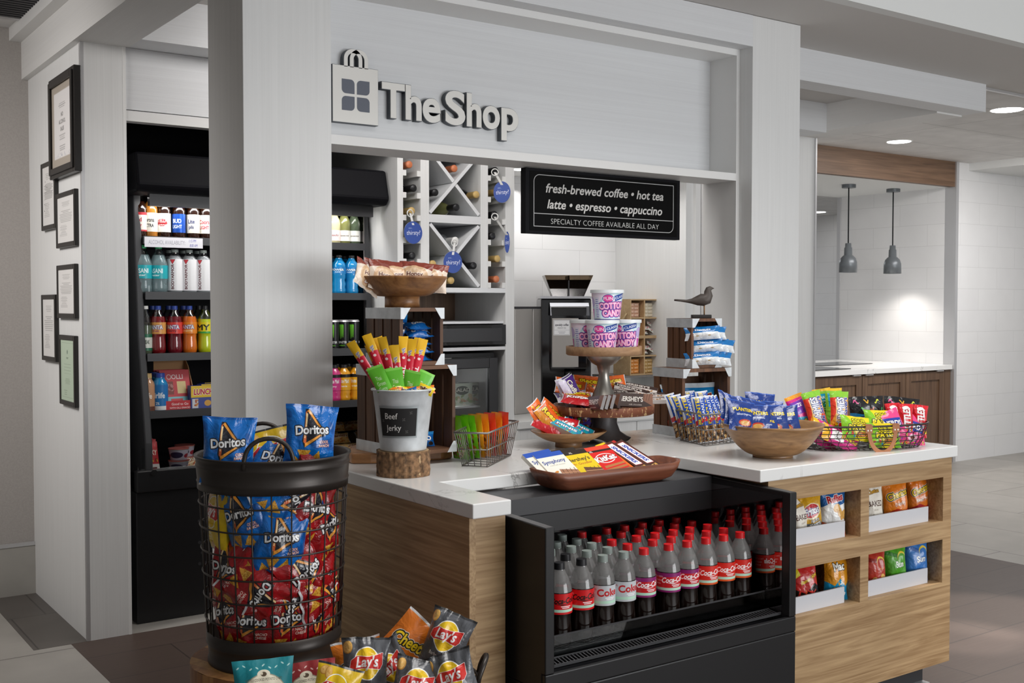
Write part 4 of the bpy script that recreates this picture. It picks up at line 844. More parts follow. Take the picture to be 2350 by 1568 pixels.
# ---- the cola bottles in the cooler: ten columns, five rows deep
protos = {}
def cola_bottle(lab, capc):
    k = (lab, capc)
    if k not in protos: protos[k] = bottle('cola_bottle', '-', 'bottle', 'cola', .0362, .233, LQ['cola'], .665, A[lab], (.41, .655), CAP[capc], (.42, .085), 'neck', loc=(0, 0, CZ + .0005)); return protos[k], True
    return protos[k], False
rowname = ['front row', 'second row', 'third row', 'fourth row', 'back row']
CNAME = {'cola_zero': 'red-and-black labelled', 'cola_diet': 'silver labelled', 'cola_cherry': 'purple-edged red labelled', 'cola_red': 'red-and-orange labelled'}
for r_ in range(5):
    for c_ in range(10):
        lab = 'cola_zero' if c_ < 2 else 'cola_diet' if c_ < 4 else 'cola_cherry' if c_ < 7 else 'cola_red'
        cp = ('black' if r_ < 2 else 'grey') if c_ < 2 else 'grey' if c_ < 4 else 'red'
        if r_ >= 2 and c_ < 2: lab = 'cola_diet'
        p = (1.886 + .0801 * c_ + random.uniform(-.002, .002), 2.441 + .0727 * r_, CZ + .0005)
        if c_ > 4: p = (2.2222 + .0765 * (c_ - 5) + .0765 - .0 + random.uniform(-.002, .002) - .0, p[1], p[2])
        else: p = (1.884 + .0785 * c_, p[1], p[2])
        o, new = cola_bottle(lab, cp); rz = YAW - PI / 2 + .40 + random.uniform(-.12, .12)
        txt = '%s-capped %scola bottle in the cooler, %s, %s from left' % (cp, '' if r_ else CNAME[lab] + ' ', rowname[r_], ORD[c_])
        if new: o.location = p; o.rotation_euler = (0, 0, rz); o['label'] = txt; o['group'] = 'cola bottles in the cooler'
        else: dup(o, p, (0, 0, rz), txt, 'cola bottles in the cooler')
# ================================================================ TALL OPEN FRIDGE BEHIND THE LEFT COLUMN
t = thing('display_fridge', 'tall black open-front drinks fridge behind the left white column', 'fridge', (0, 0, 0))
FX0, FX1 = 1.50, 2.762
MB().box(FX0, 5.07, 0.0, FX1, 5.88, .60).build('lower_cabinet', M['black'], t, bevel=.004)
MB().box(FX0, 5.055, .60, FX1, 5.10, .70).build('front_bumper', M['black'], t, bevel=.006)
b = MB(); b.box(FX0 + .03, 5.085, .69, FX1 - .03, 5.09, .80); b.build('front_glass', M['glass'], t)
MB().box(FX0 + .03, 5.1, .60, FX1 - .03, 5.6, .665).build('bottom_deck', M['black_matte'], t)
MB().box(FX0, 5.80, .60, FX1, 5.88, 2.08).build('back_panel', M['black_matte'], t)
b = MB()
for i in range(12):
    for k in range(4): x = FX0 + .1 + i * .095; z = [.98, 1.25, 1.5, 1.75][k]; b.box(x, 5.797, z, x + .006, 5.80, z + .05)
b.build('shelf_slots', M['gloss_black'], t)
for x0 in (FX0 + .045, FX1 - .035):
    pn = MB(); pn.prism([(5.07, .60), (5.88, .60), (5.88, 2.10), (5.22, 2.10), (5.22, 1.93), (5.17, 1.3), (5.08, .82)], .035, 0, M=Matrix(((0, 0, 1, x0), (1, 0, 0, 0), (0, 1, 0, 0), (0, 0, 0, 1))))
    pn.build('side_panel', M['charcoal'], t, bevel=.006)
b = MB(); b.prism([(5.00, 1.985), (5.03, 1.955), (5.40, 1.955), (5.88, 1.95), (5.88, 2.10), (5.40, 2.13), (5.04, 2.135)], FX1 - FX0 + .008, 0, M=Matrix(((0, 0, 1, FX0 + .0), (1, 0, 0, 0), (0, 1, 0, 0), (0, 0, 0, 1))))
b.build('light_canopy', M['black_matte'], t, bevel=.012)
MB().box(FX0 + .081, 5.09, 1.900, FX1 - .04, 5.12, 1.954).build('control_panel', M['charcoal'], t)
MB().box(FX0 + .1, 5.13, 1.944, FX1 - .06, 5.16, 1.9545).build('strip_light', M['lamp_on'], t)
b = MB()
for r0 in range(5):
    for c0 in range(14):
        x = 1.79 + c0 * .028 + (r0 % 2) * .014; z = .24 + r0 * .05; b.cyl(.008, 0, .002, 8, M=TR(x, 5.07, z, PI / 2))
b.build('vent_holes', M['charcoal'], t)
MB().cyl(.014, 0, .006, 16, M=TR(*at(353, 1085, y=5.055), PI / 2)).build('lock', M['chrome'], t)
MB().box(FX1 - .039, 5.2, .70, FX1 - .0352, 5.78, 1.93).build('mirror_lining', M['dark_mirror'], t, label='dark mirror lining inside the right side panel')
area('fridge_strip_light', (2.1, 5.135, 1.94), (2.1, 5.2, 0), 1.05, 2.0, (1, .98, .96), .03)
SHY = [5.20, 5.18, 5.16, 5.13, 5.10]
SHZ = [at(400, v, y=SHY[k]).z for k, v in enumerate((547, 673, 813, 943))] + [.666]
for k in range(4):
    b = MB(); b.box(FX0 + .081, SHY[k] - .01, SHZ[k] - .028, FX1 - .036, 5.79, SHZ[k]); b.box(FX0 + .081, SHY[k] - .014, SHZ[k] - .03, FX1 - .036, SHY[k] - .006, SHZ[k] + .006)
    b.build('shelf', M['charcoal'], t)
a = Art(420, 40, '#d9d8de'); a.text('ALCOHOL AVAILABILITY:', .38, .5, .42, '#8f8e98', 0, .0); a.text('1:15 PM', .82, .72, .3, '#4a4a9a', .2); a.text('8:00 AM', .84, .26, .3, '#4a4a9a', .2)
b = MB(); x0, x1 = FX0 + .085, 1.86; y = SHY[0] - .0155; b.add([(x0, y, SHZ[0] - .045), (x1, y, SHZ[0] - .045), (x1, y, SHZ[0] + .002), (x0, y, SHZ[0] + .002)], [(0, 1, 2, 3)], 0, [[(0, 0), (1, 0), (1, 1), (0, 1)]])
b.build('shelf_notice', a.mat('shelf_notice_print', .5), t, label='white notice strip on the top shelf edge')
FACE = YAW - PI / 2
def shelf_row(k, items, group, rows=1, gapy=.08):
    """items: (u of the centre, maker(label-suffix)) front row; extra rows behind"""
    for u, mk in items:
        p = at(u, 600, y=SHY[k] + .05)
        for r_ in range(rows): mk((p.x, p.y + gapy * r_, SHZ[k] + .0005), r_, group)
def fb(kind, r, h, liq, lv, lab, lz, cap, capsz, desc, glassy='pet', turn=0):
    proto = {}
    def mk(p, r_, group, d=None):
        txt = (d or desc) + ('' if r_ == 0 else ', in the row behind')
        if 'o' not in proto:
            proto['o'] = bottle(desc.split()[-1] if False else 'drink_bottle', txt, 'bottle', kind, r, h, LQ[liq], lv, A[lab] if lab else None, lz, CAP[cap] if cap else None, capsz, glassy, p, FACE + turn, group)
            return proto['o']
        return dup(proto['o'], p, (0, 0, FACE + turn + random.uniform(-.2, .2)), txt, group)
    return mk
def fill(k, specs, group, dy=.042):
    for s in specs:
        u, mk, n = s[0], s[1], s[2]; p = at(u, 600, y=SHY[k] + dy)
        for r_ in range(n): mk((p.x, p.y + .085 * r_, SHZ[k] + .0005), r_, group, s[3] if len(s) > 3 else None)
B = lambda lab, d, liq='brown', cap='silver': fb('beer', .031, .232, liq, .72, lab, (.12, .50), cap, (.46, .03), d, 'smoke')
fill(0, [(323, B('beer_red', 'red and white labelled beer bottle at the left end of the top fridge shelf'), 1), (347, B('beer_cream', 'cream labelled beer bottle, amber glass, top fridge shelf', 'amber'), 1), (377, B('beer_white', 'brown beer bottle with white oval label and red band, top fridge shelf'), 1),
         (411, B('beer_blue', 'blue labelled beer bottle on the top fridge shelf'), 1), (444, B('beer_ivory', 'ivory labelled beer bottle on the top fridge shelf'), 1), (473, B('beer_silver', 'silver labelled beer bottle beside the white column, top fridge shelf'), 1)], 'beers on the top fridge shelf')
WA = fb('water', .040, .222, 'water', .80, 'water_teal', (.30, .58), 'green', (.40, .075), '-', 'pet')
BA = fb('sport', .036, .205, 'white', .86, 'sport_white', (.06, .78), 'grey', (.5, .07), '-', 'pet')
fill(1, [(328, WA, 1, 'clear water bottle with teal label and green cap, leftmost on its shelf'), (364, WA, 1, 'clear water bottle with teal label and green cap, second from the fridge side'),
         (401, BA, 2, 'clear sports drink bottle with white panel, next to the water bottles'), (434, BA, 2, 'clear sports drink bottle with white panel, middle one of three'), (466, BA, 2, 'clear sports drink bottle with white panel, beside the white column')], 'water and sports drinks in the fridge')
fill(2, [(332, fb('water', .030, .225, 'green', .6, 'tea_green', (.08, .42), 'white', (.46, .07), 'clear tea bottle with white cap and green label in the fridge'), 1),
         (361, fb('cola', .0355, .225, 'red', .78, 'soda_peach', (.42, .66), 'blue', (.42, .085), 'red fruit soda bottle with peach label and blue cap'), 2), (399, fb('cola', .0355, .225, 'crimson', .78, 'soda_straw', (.42, .66), 'blue', (.42, .085), 'crimson soda bottle with red label and blue cap'), 2),
         (433, fb('cola', .0355, .225, 'orange', .78, 'soda_orange', (.42, .66), 'blue', (.42, .085), 'orange soda bottle with orange label and blue cap'), 2), (469, fb('cola', .0355, .225, 'lime', .72, 'soda_yellow', (.42, .66), 'black', (.42, .085), 'lime yellow soda bottle with black cap beside the column'), 2)], 'sodas in the fridge')
fill(3, [(335, fb('milk', .034, .175, 'tan', .99, 'milk_brown', (.03, .70), 'gold', (.62, .12), 'tan chocolate milk bottle at the left end of its fridge shelf', 'pet'), 1), (364, fb('milk', .036, .175, 'blue', .99, 'milk_blue', (.03, .70), 'blue', (.64, .12), 'blue and white milk bottle in the fridge', 'pet'), 2)], 'milk bottles in the fridge')
p = at(415, 940, y=SHY[3]); t = thing('snack_carton', 'red display carton of meat and cheese packs in the fridge', 'carton', (p.x, p.y + .06, SHZ[3] + .0005), 0)
b = MB(); q = [(0, 0), (1, 0), (1, 1), (0, 1)]; b.add([(-.075, -.05, 0), (.075, -.05, 0), (.075, -.05, .045), (-.075, -.05, .045)], [(0, 1, 2, 3)], 0, [q]); b.build('printed_front', A['carton_red'], t)
b = MB(); b.box(-.075, -.049, 0, .075, .10, .004); b.box(-.075, .10, 0, .075, .104, .24); b.prism([(-.049, 0), (.10, 0), (.10, .24), (.05, .20), (-.049, .045)], .003, M=Matrix(((0, 0, 1, .073), (1, 0, 0, 0), (0, 1, 0, 0), (0, 0, 0, 1)))); b.build('carton_tray', mat('brown_cardboard', '#b98d62', .8), t)
for k in range(3): put('snack_pack', card('snack_pack', .14, .185, .012, A['snack_red']), (p.x - .004 * k, p.y + .045 + .03 * k, SHZ[3] + .006), (-.30, 0, 0), 'red meat snack pack leaning in the red carton, %s' % ['front one', 'middle one', 'rear one'][k], 'snack pack', 'meat snack packs in the carton')
for k, (u, dy) in enumerate(((462, .03), (474, .05), (470, .15))):
    p = at(u, 940, y=SHY[3] + dy); put('lunch_pack', card('lunch_pack', .115, .115 if k else .11, .05, A['lunch_yellow']), (p.x + .02 * k, p.y, SHZ[3] + .001), (0, 0, .1 * k), 'yellow and blue lunch pack in the fridge beside the column, %s' % ['front left', 'front right', 'behind'][k], 'lunch pack', 'lunch packs in the fridge')
# bottom deck of the fridge
p = at(375, 1055, y=5.17)
for k in range(5): put('jerky_pack', pillow('jerky_pack', .075, .15, .012, A['jerky_red'], k), (p.x - .055 + .006 * k, 5.15 + .035 * k, .668), (-.25, 0, .15), 'red dried meat pack standing in the fridge bottom, %s from the front' % ORD[k], 'snack pack', 'dried meat packs in the fridge')
p = at(340, 1060, y=5.15); put('jerky_pack', pillow('jerky_pack', .08, .16, .012, A['jerky_red'], 9), (p.x, 5.17, .668), (-.2, 0, -.3), 'red dried meat pack against the fridge side panel', 'snack pack', 'dried meat packs in the fridge')
def cup(name, lab, r, h, loc, label, cat, group, lidm):
    t = thing(name, label, cat, loc, FACE, group); b = MB(); b.lathe([(0, 0), (r * .8, 0), (r, h)], 24, 0); b.build('cup_body', M['white'], t)
    b = MB(); b.lathe([(r * .80 + .001, .002), (r + .0005, h - .004)], 24, 0, uvz=(0, h), a0=PI / 2); b.build('cup_label', lab, t); MB().cyl(r * 1.06, h, h + .004, 24).build('lid', lidm, t); return t
LIDR = mat('pink_foil_lid', '#d97a72', .35, .3)
for k in range(4):
    p = at(410 + 14 * (k // 2), 1050, y=5.16 + .10 * (k // 2)); cup('yogurt_cup', A['yogurt'], .045, .052, (p.x, p.y, .667 + .0565 * (k % 2)), 'lilac yogurt cup with pink lid in the fridge, %s of the %s stack' % (['bottom', 'top'][k % 2], ['front', 'rear'][k // 2]), 'yogurt', 'yogurt cups in the fridge', LIDR)
for k in range(2): p = at(445 + 16 * k, 1055, y=5.18); put('sandwich_pack', pillow('sandwich_pack', .12, .08, .05, A['sandwich'], k), (p.x, p.y, .668), (-.9, 0, .2), 'wrapped sandwich at the bottom of the fridge, %s' % ['left one', 'right one'][k], 'sandwich', 'wrapped sandwiches in the fridge')
# right part of the fridge, seen past the column
CH = lambda lab, d, lq='olive': fb('wine', .033, .21, lq, .70, lab, (.08, .34), 'silver', (.5, .22), d, 'smoke')
fill(0, [(767, CH('wine_pink', 'small sparkling wine bottle with pink label beside the column', 'gold'), 1), (790, CH('wine_white', 'small sparkling wine bottle with white label and silver neck'), 1), (813, CH('wine_white', 'dark sparkling wine bottle with white label, right of the lighter one', 'green'), 1)], 'sparkling wines in the fridge')
SB = fb('sport', .037, .20, 'blue', .93, 'sport_blue', (.52, .70), 'black', (.5, .06), '-', 'pet'); SO = fb('sport', .036, .20, 'orange', .93, None, (.5, .7), 'black', (.5, .06), '-', 'pet')
fill(1, [(777, SB, 2, 'blue sports drink bottle beside the column'), (806, SB, 2, 'blue sports drink bottle, second from the column')], 'sports drinks in the fridge')
def can(p, txt, group, proto={}):
    if 'o' in proto: return dup(proto['o'], p, (0, 0, FACE + random.uniform(-.3, .3)), txt, group)
    t = thing('energy_drink_can', txt, 'can', p, FACE, group); pf = profile('can', .0325, .158); MB().lathe(pf[:3], 20, 0).build('can_base', M['alu'], t); MB().lathe(pf[4:] + [(0, pf[-1][1])], 20, 0).build('can_top', M['alu'], t)
    b = MB(); b.lathe(pf[2:5], 24, 0, uvz=(pf[2][1], pf[4][1]), a0=PI / 2); b.build('can_print', A['can_black'], t); proto['o'] = t; return t
for k, u in enumerate((765, 788, 811)):
    p = at(u, 800, y=SHY[2] + .042); can((p.x, p.y, SHZ[2] + .0005), 'black energy drink can with green claw marks, %s from the column' % ORD[k], 'energy drink cans in the fridge')
J = fb('sport', .034, .185, 'yellow', .96, 'juice_orange', (.3, .74), 'black', (.56, .09), '-', 'pet'); JP = fb('sport', .033, .185, 'pink', .96, 'juice_pink', (.3, .74), 'black', (.56, .09), '-', 'pet')
fill(3, [(766, JP, 1, 'pink juice bottle with black cap beside the column'), (788, J, 2, 'orange juice bottle with black label, next to the pink one'), (815, J, 2, 'orange juice bottle with black label beside the wooden crate')], 'juice bottles in the fridge')
for k, (u, v) in enumerate(((782, 1005), (806, 1005), (800, 985), (775, 1000), (812, 1020))):
    p = at(u, v, y=5.2 + .05 * (k % 2)); put('pastry_pack', pillow('pastry_pack', .15, .06, .05, A['pastry_clear'], k), (p.x, 5.2 + .06 * k, .668 + .05 * (k // 2)), (-.6, 0, .2 - .1 * k), 'clear amber pastry pack low in the fridge, %s' % ['at the column', 'at the crate', 'on top at the back', 'second from the column', 'low at the right'][k], 'pastry', 'pastry packs in the fridge')
# ================================================================ WINE TOWER
Y0 = 4.94; TX = [2.779, 2.812, 2.915, 2.965, 3.283, 3.330, 3.443, 3.501]
t = thing('wine_rack_cabinet', 'tall white cabinet with crossed wine rack and bottle rails', 'cabinet', (0, 0, 0))
ZB, ZT = 1.515, 2.566
D = 5.34
MB().box(TX[0], Y0, 0, TX[1], 5.90, ZT).build('gable', M['lam_v'], t); MB().box(TX[6], Y0, 0, TX[7], 5.62, ZT).build('gable', M['lam_v'], t)
MB().box(TX[2], Y0, 1.540, TX[3], D, ZT).build('divider', M['lam_v'], t); MB().box(TX[4], Y0, 1.540, TX[5], D, ZT).build('divider', M['lam_v'], t)
MB().box(TX[1], Y0, ZB, TX[6], D, 1.540).build('bottom_board', M['lam_h'], t)
MB().box(TX[1], D, ZB, TX[6], D + .02, ZT).build('back_board', M['lam_v'], t)
MB().box(TX[3], Y0, 1.876, TX[4], D, 1.917).build('middle_shelf', M['lam_h'], t)
xm = (TX[3] + TX[4]) / 2
for z0, z1 in ((1.540, 1.876), (1.917, 2.253)):
    for sg in (1, -1):
        L_ = math.hypot(TX[4] - TX[3], z1 - z0); an = math.atan2(z1 - z0, TX[4] - TX[3]) * sg
        if sg > 0: MB().box(-L_ / 2 + .012, 0, -.009, L_ / 2 - .012, D - Y0 - .01, .009, M=TR(xm, Y0 + .004, (z0 + z1) / 2, 0, -an)).build('cross_board', M['lam_h'], t)
        else:
            for hh in ((-L_ / 2 + .012, -.012), (.012, L_ / 2 - .012)): MB().box(hh[0], 0, -.009, hh[1], D - Y0 - .01, .009, M=TR(xm, Y0 + .004, (z0 + z1) / 2, 0, -an)).build('cross_board', M['lam_h'], t)
MB().box(TX[3], Y0, 2.253, TX[4], D, 2.27).build('top_shelf', M['lam_h'], t)
for (xa, xb), vs in (((TX[1], TX[2]), (396, 447, 499, 551, 600)), ((TX[5], TX[6]), (410, 459, 509, 557, 606, 655))):
    for v_ in vs:
        z = at((925 if xa < 3 else 1140), v_, y=Y0).z
        MB().box(xa, Y0 + .002, z - .014, xa + .02, D, z + .014).build('bottle_rail', M['lam_y'], t); MB().box(xb - .02, Y0 + .002, z - .014, xb, D, z + .014).build('bottle_rail', M['lam_y'], t)
# lower half: open niche, drawer, glass door cooler
MB().box(TX[1], 5.45, .0, TX[6], 5.47, ZB).build('niche_back', M['walnut_v'], t)
zd0, zd1 = 1.238, 1.344
MB().box(TX[1], Y0 + .02, zd1 + .006, TX[6], 5.44, zd1 + .018).build('niche_floor', M['lam_h'], t)
t2 = thing('warming_drawer', 'black built-in drawer unit below the open niche of the wine cabinet', 'drawer', (0, 0, 0))
MB().box(TX[1] + .004, Y0 - .006, zd0, TX[6] - .001, 5.44, zd1).build('drawer_frame', M['gloss_black'], t2); MB().box(TX[1] + .03, Y0 - .012, zd0 + .018, TX[6] - .03, Y0 - .006, zd1 - .018).build('drawer_front', M['charcoal'], t2)
MB().box(TX[1], Y0 + .002, zd0 - .03, TX[6], 5.44, zd0 - .012).build('lower_board', M['lam_h'], t)
t2 = thing('glass_door_cooler', 'black countertop cooler with glass door under the drawer unit', 'cooler', (0, 0, 0))
x0, x1, zt = TX[1] + .01, at(1143, 815, y=Y0 + .02).x, at(1100, 812, y=Y0).z; z0 = .45
MB().box(x0, Y0 + .06, z0, x1, 5.42, z0 + .02).build('floor_plate', M['black'], t2)
MB().box(x0, Y0 + .06, zt - .02, x1, 5.42, zt).build('top_plate', M['black'], t2); MB().box(x0, Y0 + .06, z0 + .02, x0 + .02, 5.42, zt - .02).build('side_plate', M['black'], t2); MB().box(x1 - .02, Y0 + .06, z0 + .02, x1, 5.42, zt - .02).build('side_plate', M['black'], t2)
MB().box(x0 + .02, 5.40, z0 + .02, x1 - .02, 5.42, zt - .02).build('rear_plate', M['white'], t2)
b = MB(); yd = Y0 + .02; fr = .055
b.box(x0, yd, z0, x0 + fr, yd + .035, zt - .025); b.box(x1 - fr, yd, z0, x1, yd + .035, zt - .025); b.box(x0 + fr, yd, zt - .025 - fr, x1 - fr, yd + .035, zt - .025); b.box(x0 + fr, yd, z0, x1 - fr, yd + .035, z0 + fr)
b.build('door_frame', M['charcoal'], t2, bevel=.004); MB().box(x0 + fr, yd + .012, z0 + fr, x1 - fr, yd + .018, zt - .025 - fr).build('door_glass', M['glass'], t2)
zs = at(1080, 930, y=5.1).z
MB().box(x0 + .03, Y0 + .12, zs - .01, x1 - .05, 5.38, zs).build('wire_shelf', M['white'], t2)
MB().box(x0 + .03, Y0 + .12, .58, x1 - .05, 5.38, .59).build('wire_shelf', M['white'], t2)
area('glass_cooler_light', ((x0 + x1) / 2, 5.2, zt - .04), ((x0 + x1) / 2, 5.2, 0), .3, 1.6, (1, 1, 1), .1)
a = Art(140, 160, '#cfd8c6'); a.speck(0, 0, 1, .6, ['#8aa06a', '#c9b48a', '#e9e4d2', '#a8b58a'], 20, .12, 3); a.ell(.5, .68, .3, .2, '#2f3b2c'); a.text('SALAD', .5, .7, .16, '#f2f0e2', 0, .02); a.text('Fresh', .6, .2, .1, '#b5442e')
AM = a.mat('salad_box_print', .3)
for k, (u, d) in enumerate(((1052, 'left one'), (1085, 'right one'))):
    p = at(u, 925, y=5.14); put('salad_box', card('salad_box', .13, .12, .08, AM, M['film']), (p.x, 5.14 + .02 * k, zs + .001), (0, 0, 0), 'clear salad box on the shelf of the glass door cooler, %s' % d, 'food box', 'salad boxes')
# ---- wine bottles lying in the rack, necks forward
def wine(u, v, glassc, capc, label, lean=0, proto={}):
    p = at(u, v, y=Y0 + .01); k = (glassc, capc)
    if k in proto: return dup(proto[k], (p.x, Y0 + .30, p.z), (PI / 2 + lean, 0, random.uniform(-.05, .05)), label, 'wine bottles in the rack')
    t = thing('wine_bottle', label, 'wine bottle', (p.x, Y0 + .30, p.z), (PI / 2 + lean, 0, 0), 'wine bottles in the rack')
    pf = profile('wine', .041, .285); b = MB(); b.lathe(pf, 24, 0); b.build('glass_body', LQ[glassc], t)
    b = MB(); b.lathe([(.0165, .222), (.0178, .224), (.0178, .284), (.0190, .286), (.0190, .295), (.0165, .297), (.0155, .298), (0, .298)], 22, 0); b.build('foil_capsule', CAP[capc], t)
    proto[k] = t; return t
Lc, Rc = 'left rail column', 'right rail column'
for u, v, g, c, d in ((938, 378, 'wine', 'copper', 'copper capped wine bottle at the top of the %s' % Lc), (948, 432, 'black', 'black', 'black capped wine bottle, second from top in the %s' % Lc), (944, 484, 'olive', 'gold', 'gold capped wine bottle with a blue tag in the %s' % Lc), (945, 587, 'wine', 'black', 'dark wine bottle low in the %s, just above the wrapped buns' % Lc),
        (1042, 387, 'wine', 'copper', 'copper capped wine bottle in the top wedge of the upper cross'), (998, 442, 'black', 'black', 'black capped wine bottle in the left wedge of the upper cross'), (1092, 447, 'black', 'gold', 'gold capped wine bottle in the right wedge of the upper cross'), (1046, 476, 'olive', 'black', 'olive glass wine bottle in the bottom wedge of the upper cross'),
        (1044, 552, 'white', 'white', 'white capped wine bottle in the top wedge of the lower cross'), (997, 606, 'olive', 'gold', 'gold capped wine bottle in the left wedge of the lower cross'), (1090, 610, 'wine', 'black', 'black capped wine bottle in the right wedge of the lower cross'), (1036, 644, 'olive', 'gold', 'gold capped wine bottle in the bottom wedge of the lower cross'),
        (1138, 392, 'black', 'black', 'black capped wine bottle at the top of the %s' % Rc), (1136, 441, 'olive', 'gold', 'gold capped wine bottle behind a blue tag in the %s' % Rc), (1137, 493, 'black', 'black', 'black capped wine bottle with white ribbon in the %s' % Rc), (1134, 542, 'black', 'black', 'black capped wine bottle, fourth from top in the %s' % Rc), (1136, 594, 'olive', 'gold', 'gold capped wine bottle, second from bottom in the %s' % Rc), (1138, 641, 'wine', 'copper', 'copper capped wine bottle at the bottom of the %s' % Rc)):
    wine(u, v, g, c, d)
a = Art(160, 160, '#34509e'); a.text('thirsty?', .52, .5, .2, '#eef0f6', .1, .0, .05, fit=.75); a.text('psst...', .36, .70, .07, '#cfd6ea', .1)
TAG = a.mat('blue_tag_print', .5)
def neck_tag(u, v, un, vn, sq, rz, label):
    p = at(u, v, y=Y0 - .02); n_ = at(un, vn, y=Y0 - .004); t = thing('neck_tag', label, 'tag', p, (0, 0, rz), 'blue round neck tags')
    b = MB(); N = 32; r = .057; pts = [(r * sq * math.cos(2 * PI * i / N), r * math.sin(2 * PI * i / N)) for i in range(N)]
    b.add([(x, -.001, z) for x, z in pts], [tuple(range(N))], 0, [[(.5 + x / r / sq / 2, .5 + z / r / 2) for x, z in pts]]); b.add([(x, .001, z) for x, z in pts], [tuple(range(N - 1, -1, -1))], 1); b.build('tag_disc', [TAG, CAP['white']], t)
    d = Matrix.Rotation(-rz, 3, 'Z') @ (n_ - p); b = MB(); w = .007
    b.add([(-w, -.002, .038), (w, -.002, .038), (d.x + w, d.y - .014, d.z), (d.x - w, d.y - .014, d.z)], [(0, 1, 2, 3)], 0)
    b.tube([(d.x + .018 * math.cos(k * PI / 6), d.y - .012, d.z + .018 * math.sin(k * PI / 6)) for k in range(12)], .003, 6, True); b.build('ribbon', CAP['white'], t)
neck_tag(948, 534, 938, 490, 1, .1, 'blue round tag hanging by a ribbon in the left rail column')
neck_tag(1039, 602, 1040, 558, 1, 0, 'blue round tag hanging in front of the lower cross of the wine rack')
neck_tag(1152, 441, 1136, 396, .8, -.65, 'blue round tag turned sideways in the right rail column')
neck_tag(1164, 556, 1137, 498, .25, -.9, 'edge-on tag on a long white ribbon at the right side of the wine cabinet')
# ================================================================ COFFEE CORNER
t = thing('rear_counter', 'white back counter of the coffee corner behind the shop counter', 'counter', (0, 0, 0))
ZR = .815; YR = 4.90
MB().box(3.502, YR, ZR - .04, 4.798, 5.618, ZR).build('worktop', M['quartz'], t, bevel=.002)
for x0, x1 in ((3.505, 3.93), (3.935, 4.36), (4.365, 4.79)): MB().box(x0, YR + .01, .12, x1, YR + .03, ZR - .05).build('cabinet_door', M['lam_v'], t)
MB().box(3.505, YR + .03, .0, 4.79, 5.6, ZR - .042).build('cabinet_body', M['white'], t)
p1, p2 = at(1181, 949, z=ZR), at(1240, 936, z=ZR)
an = math.atan2(p2.y - p1.y, p2.x - p1.x); L_ = (p2 - p1).length; hs = at(1181, 684, x=p1.x).z - ZR
t = thing('milk_cooler', 'tall stainless steel milk cooler beside the coffee machine', 'milk cooler', (at(1181, 940, y=5.24).x, 5.24, ZR), (0, 0, .22))
L_ = .255
MB().box(0.005, 0, .0, L_ * .62, .20, .61).build('door', M['steel'], t, bevel=.004); MB().box(L_ * .64, .002, .0, L_, .20, .61).build('side_door', M['steel'], t, bevel=.004); MB().box(0.005, .0, .612, L_, .20, .625).build('top_cap', M['charcoal'], t)
pm = at(1248, 945, z=ZR); rz = -.56
pm = Vector((pm.x, 5.10, ZR)); 
t = thing('coffee_machine', 'black and steel coffee machine with a bean hopper on top', 'coffee machine', (at(1243, 945, y=5.24).x, 5.24, ZR), (0, 0, rz))
Wm = .30; Hm = at(1300, 685, y=5.03).z - ZR; zf = at(1300, 859, y=5.0).z - ZR
MB().box(0, .06, .0, Wm, .40, Hm).build('housing', M['gloss_black'], t, bevel=.008)
MB().box(-.002, .05, Hm, Wm + .002, .40, Hm + .014).build('top_plate', M['chrome'], t)
b = MB(); pr = [(.06, zf), (.0, zf + .02), (-.012, zf + .05), (-.012, Hm - .10), (.0, Hm - .05), (.06, Hm - .02)]; b.prism([(y, z) for y, z in pr], Wm - .09, 0, M=Matrix(((0, 0, 1, .055), (1, 0, 0, 0), (0, 1, 0, 0), (0, 0, 0, 1)))); b.build('front_door', M['gloss_black'], t, bevel=.004)
MB().box(.060, -.016, zf + .03, .215, -.011, Hm - .115).build('steel_panel', M['steel'], t)
b = MB(); b.prism([(-.012, Hm - .10), (.004, Hm - .045), (.03, Hm - .025), (.035, Hm - .033), (.012, Hm - .053), (-.004, Hm - .10)], Wm - .07, 0, M=Matrix(((0, 0, 1, .05), (1, 0, 0, 0), (0, 1, 0, 0), (0, 0, 0, 1)))); b.build('chrome_hood', mat('dark_chrome', (.16, .165, .18), .22, 1.0), t)
a = Art(150, 95, '#f0f0f2'); a.rect(.02, .03, .98, .97, '#9a9aa0'); a.rect(.035, .05, .965, .95, '#f0f0f2'); a.text('specialty coffee', .5, .68, .15, '#4a4a50', .2, .02, fit=.84); a.text('MADE BY YOU', .5, .47, .09, '#6a6a70'); a.rect(.04, .33, .96, .34, '#9a9aa0'); a.lines(.2, .12, .8, .28, 2, '#9a9aa4', 3)
b = MB(); b.add([(.068, -.0175, Hm - .215), (.165, -.0175, Hm - .215), (.165, -.0175, Hm - .125), (.068, -.0175, Hm - .125)], [(0, 1, 2, 3)], 0, [[(0, 0), (1, 0), (1, 1), (0, 1)]]); b.build('notice_card', a.mat('coffee_card_print', .4), t)
MB().box(.02, .02, 0, Wm - .02, .06, .03).build('drip_tray', M['black'], t); MB().cyl(.018, zf - .06, zf, 14, M=TR(.16, .03, 0)).build('spout', M['black'], t)
b = MB()
def frus(b, w0, d0, w1, d1, z0, z1, cx, cy, m=0): b.add([(cx - w0, cy - d0, z0), (cx + w0, cy - d0, z0), (cx + w0, cy + d0, z0), (cx - w0, cy + d0, z0), (cx - w1, cy - d1, z1), (cx + w1, cy - d1, z1), (cx + w1, cy + d1, z1), (cx - w1, cy + d1, z1)], [(0, 3, 2, 1), (4, 5, 6, 7), (0, 1, 5, 4), (1, 2, 6, 5), (2, 3, 7, 6), (3, 0, 4, 7)], m)
zh = Hm + .0145; hh = .125
frus(b, .095, .06, .145, .10, zh, zh + hh, .17, .19); b.build('bean_hopper', M['smoke'], t)
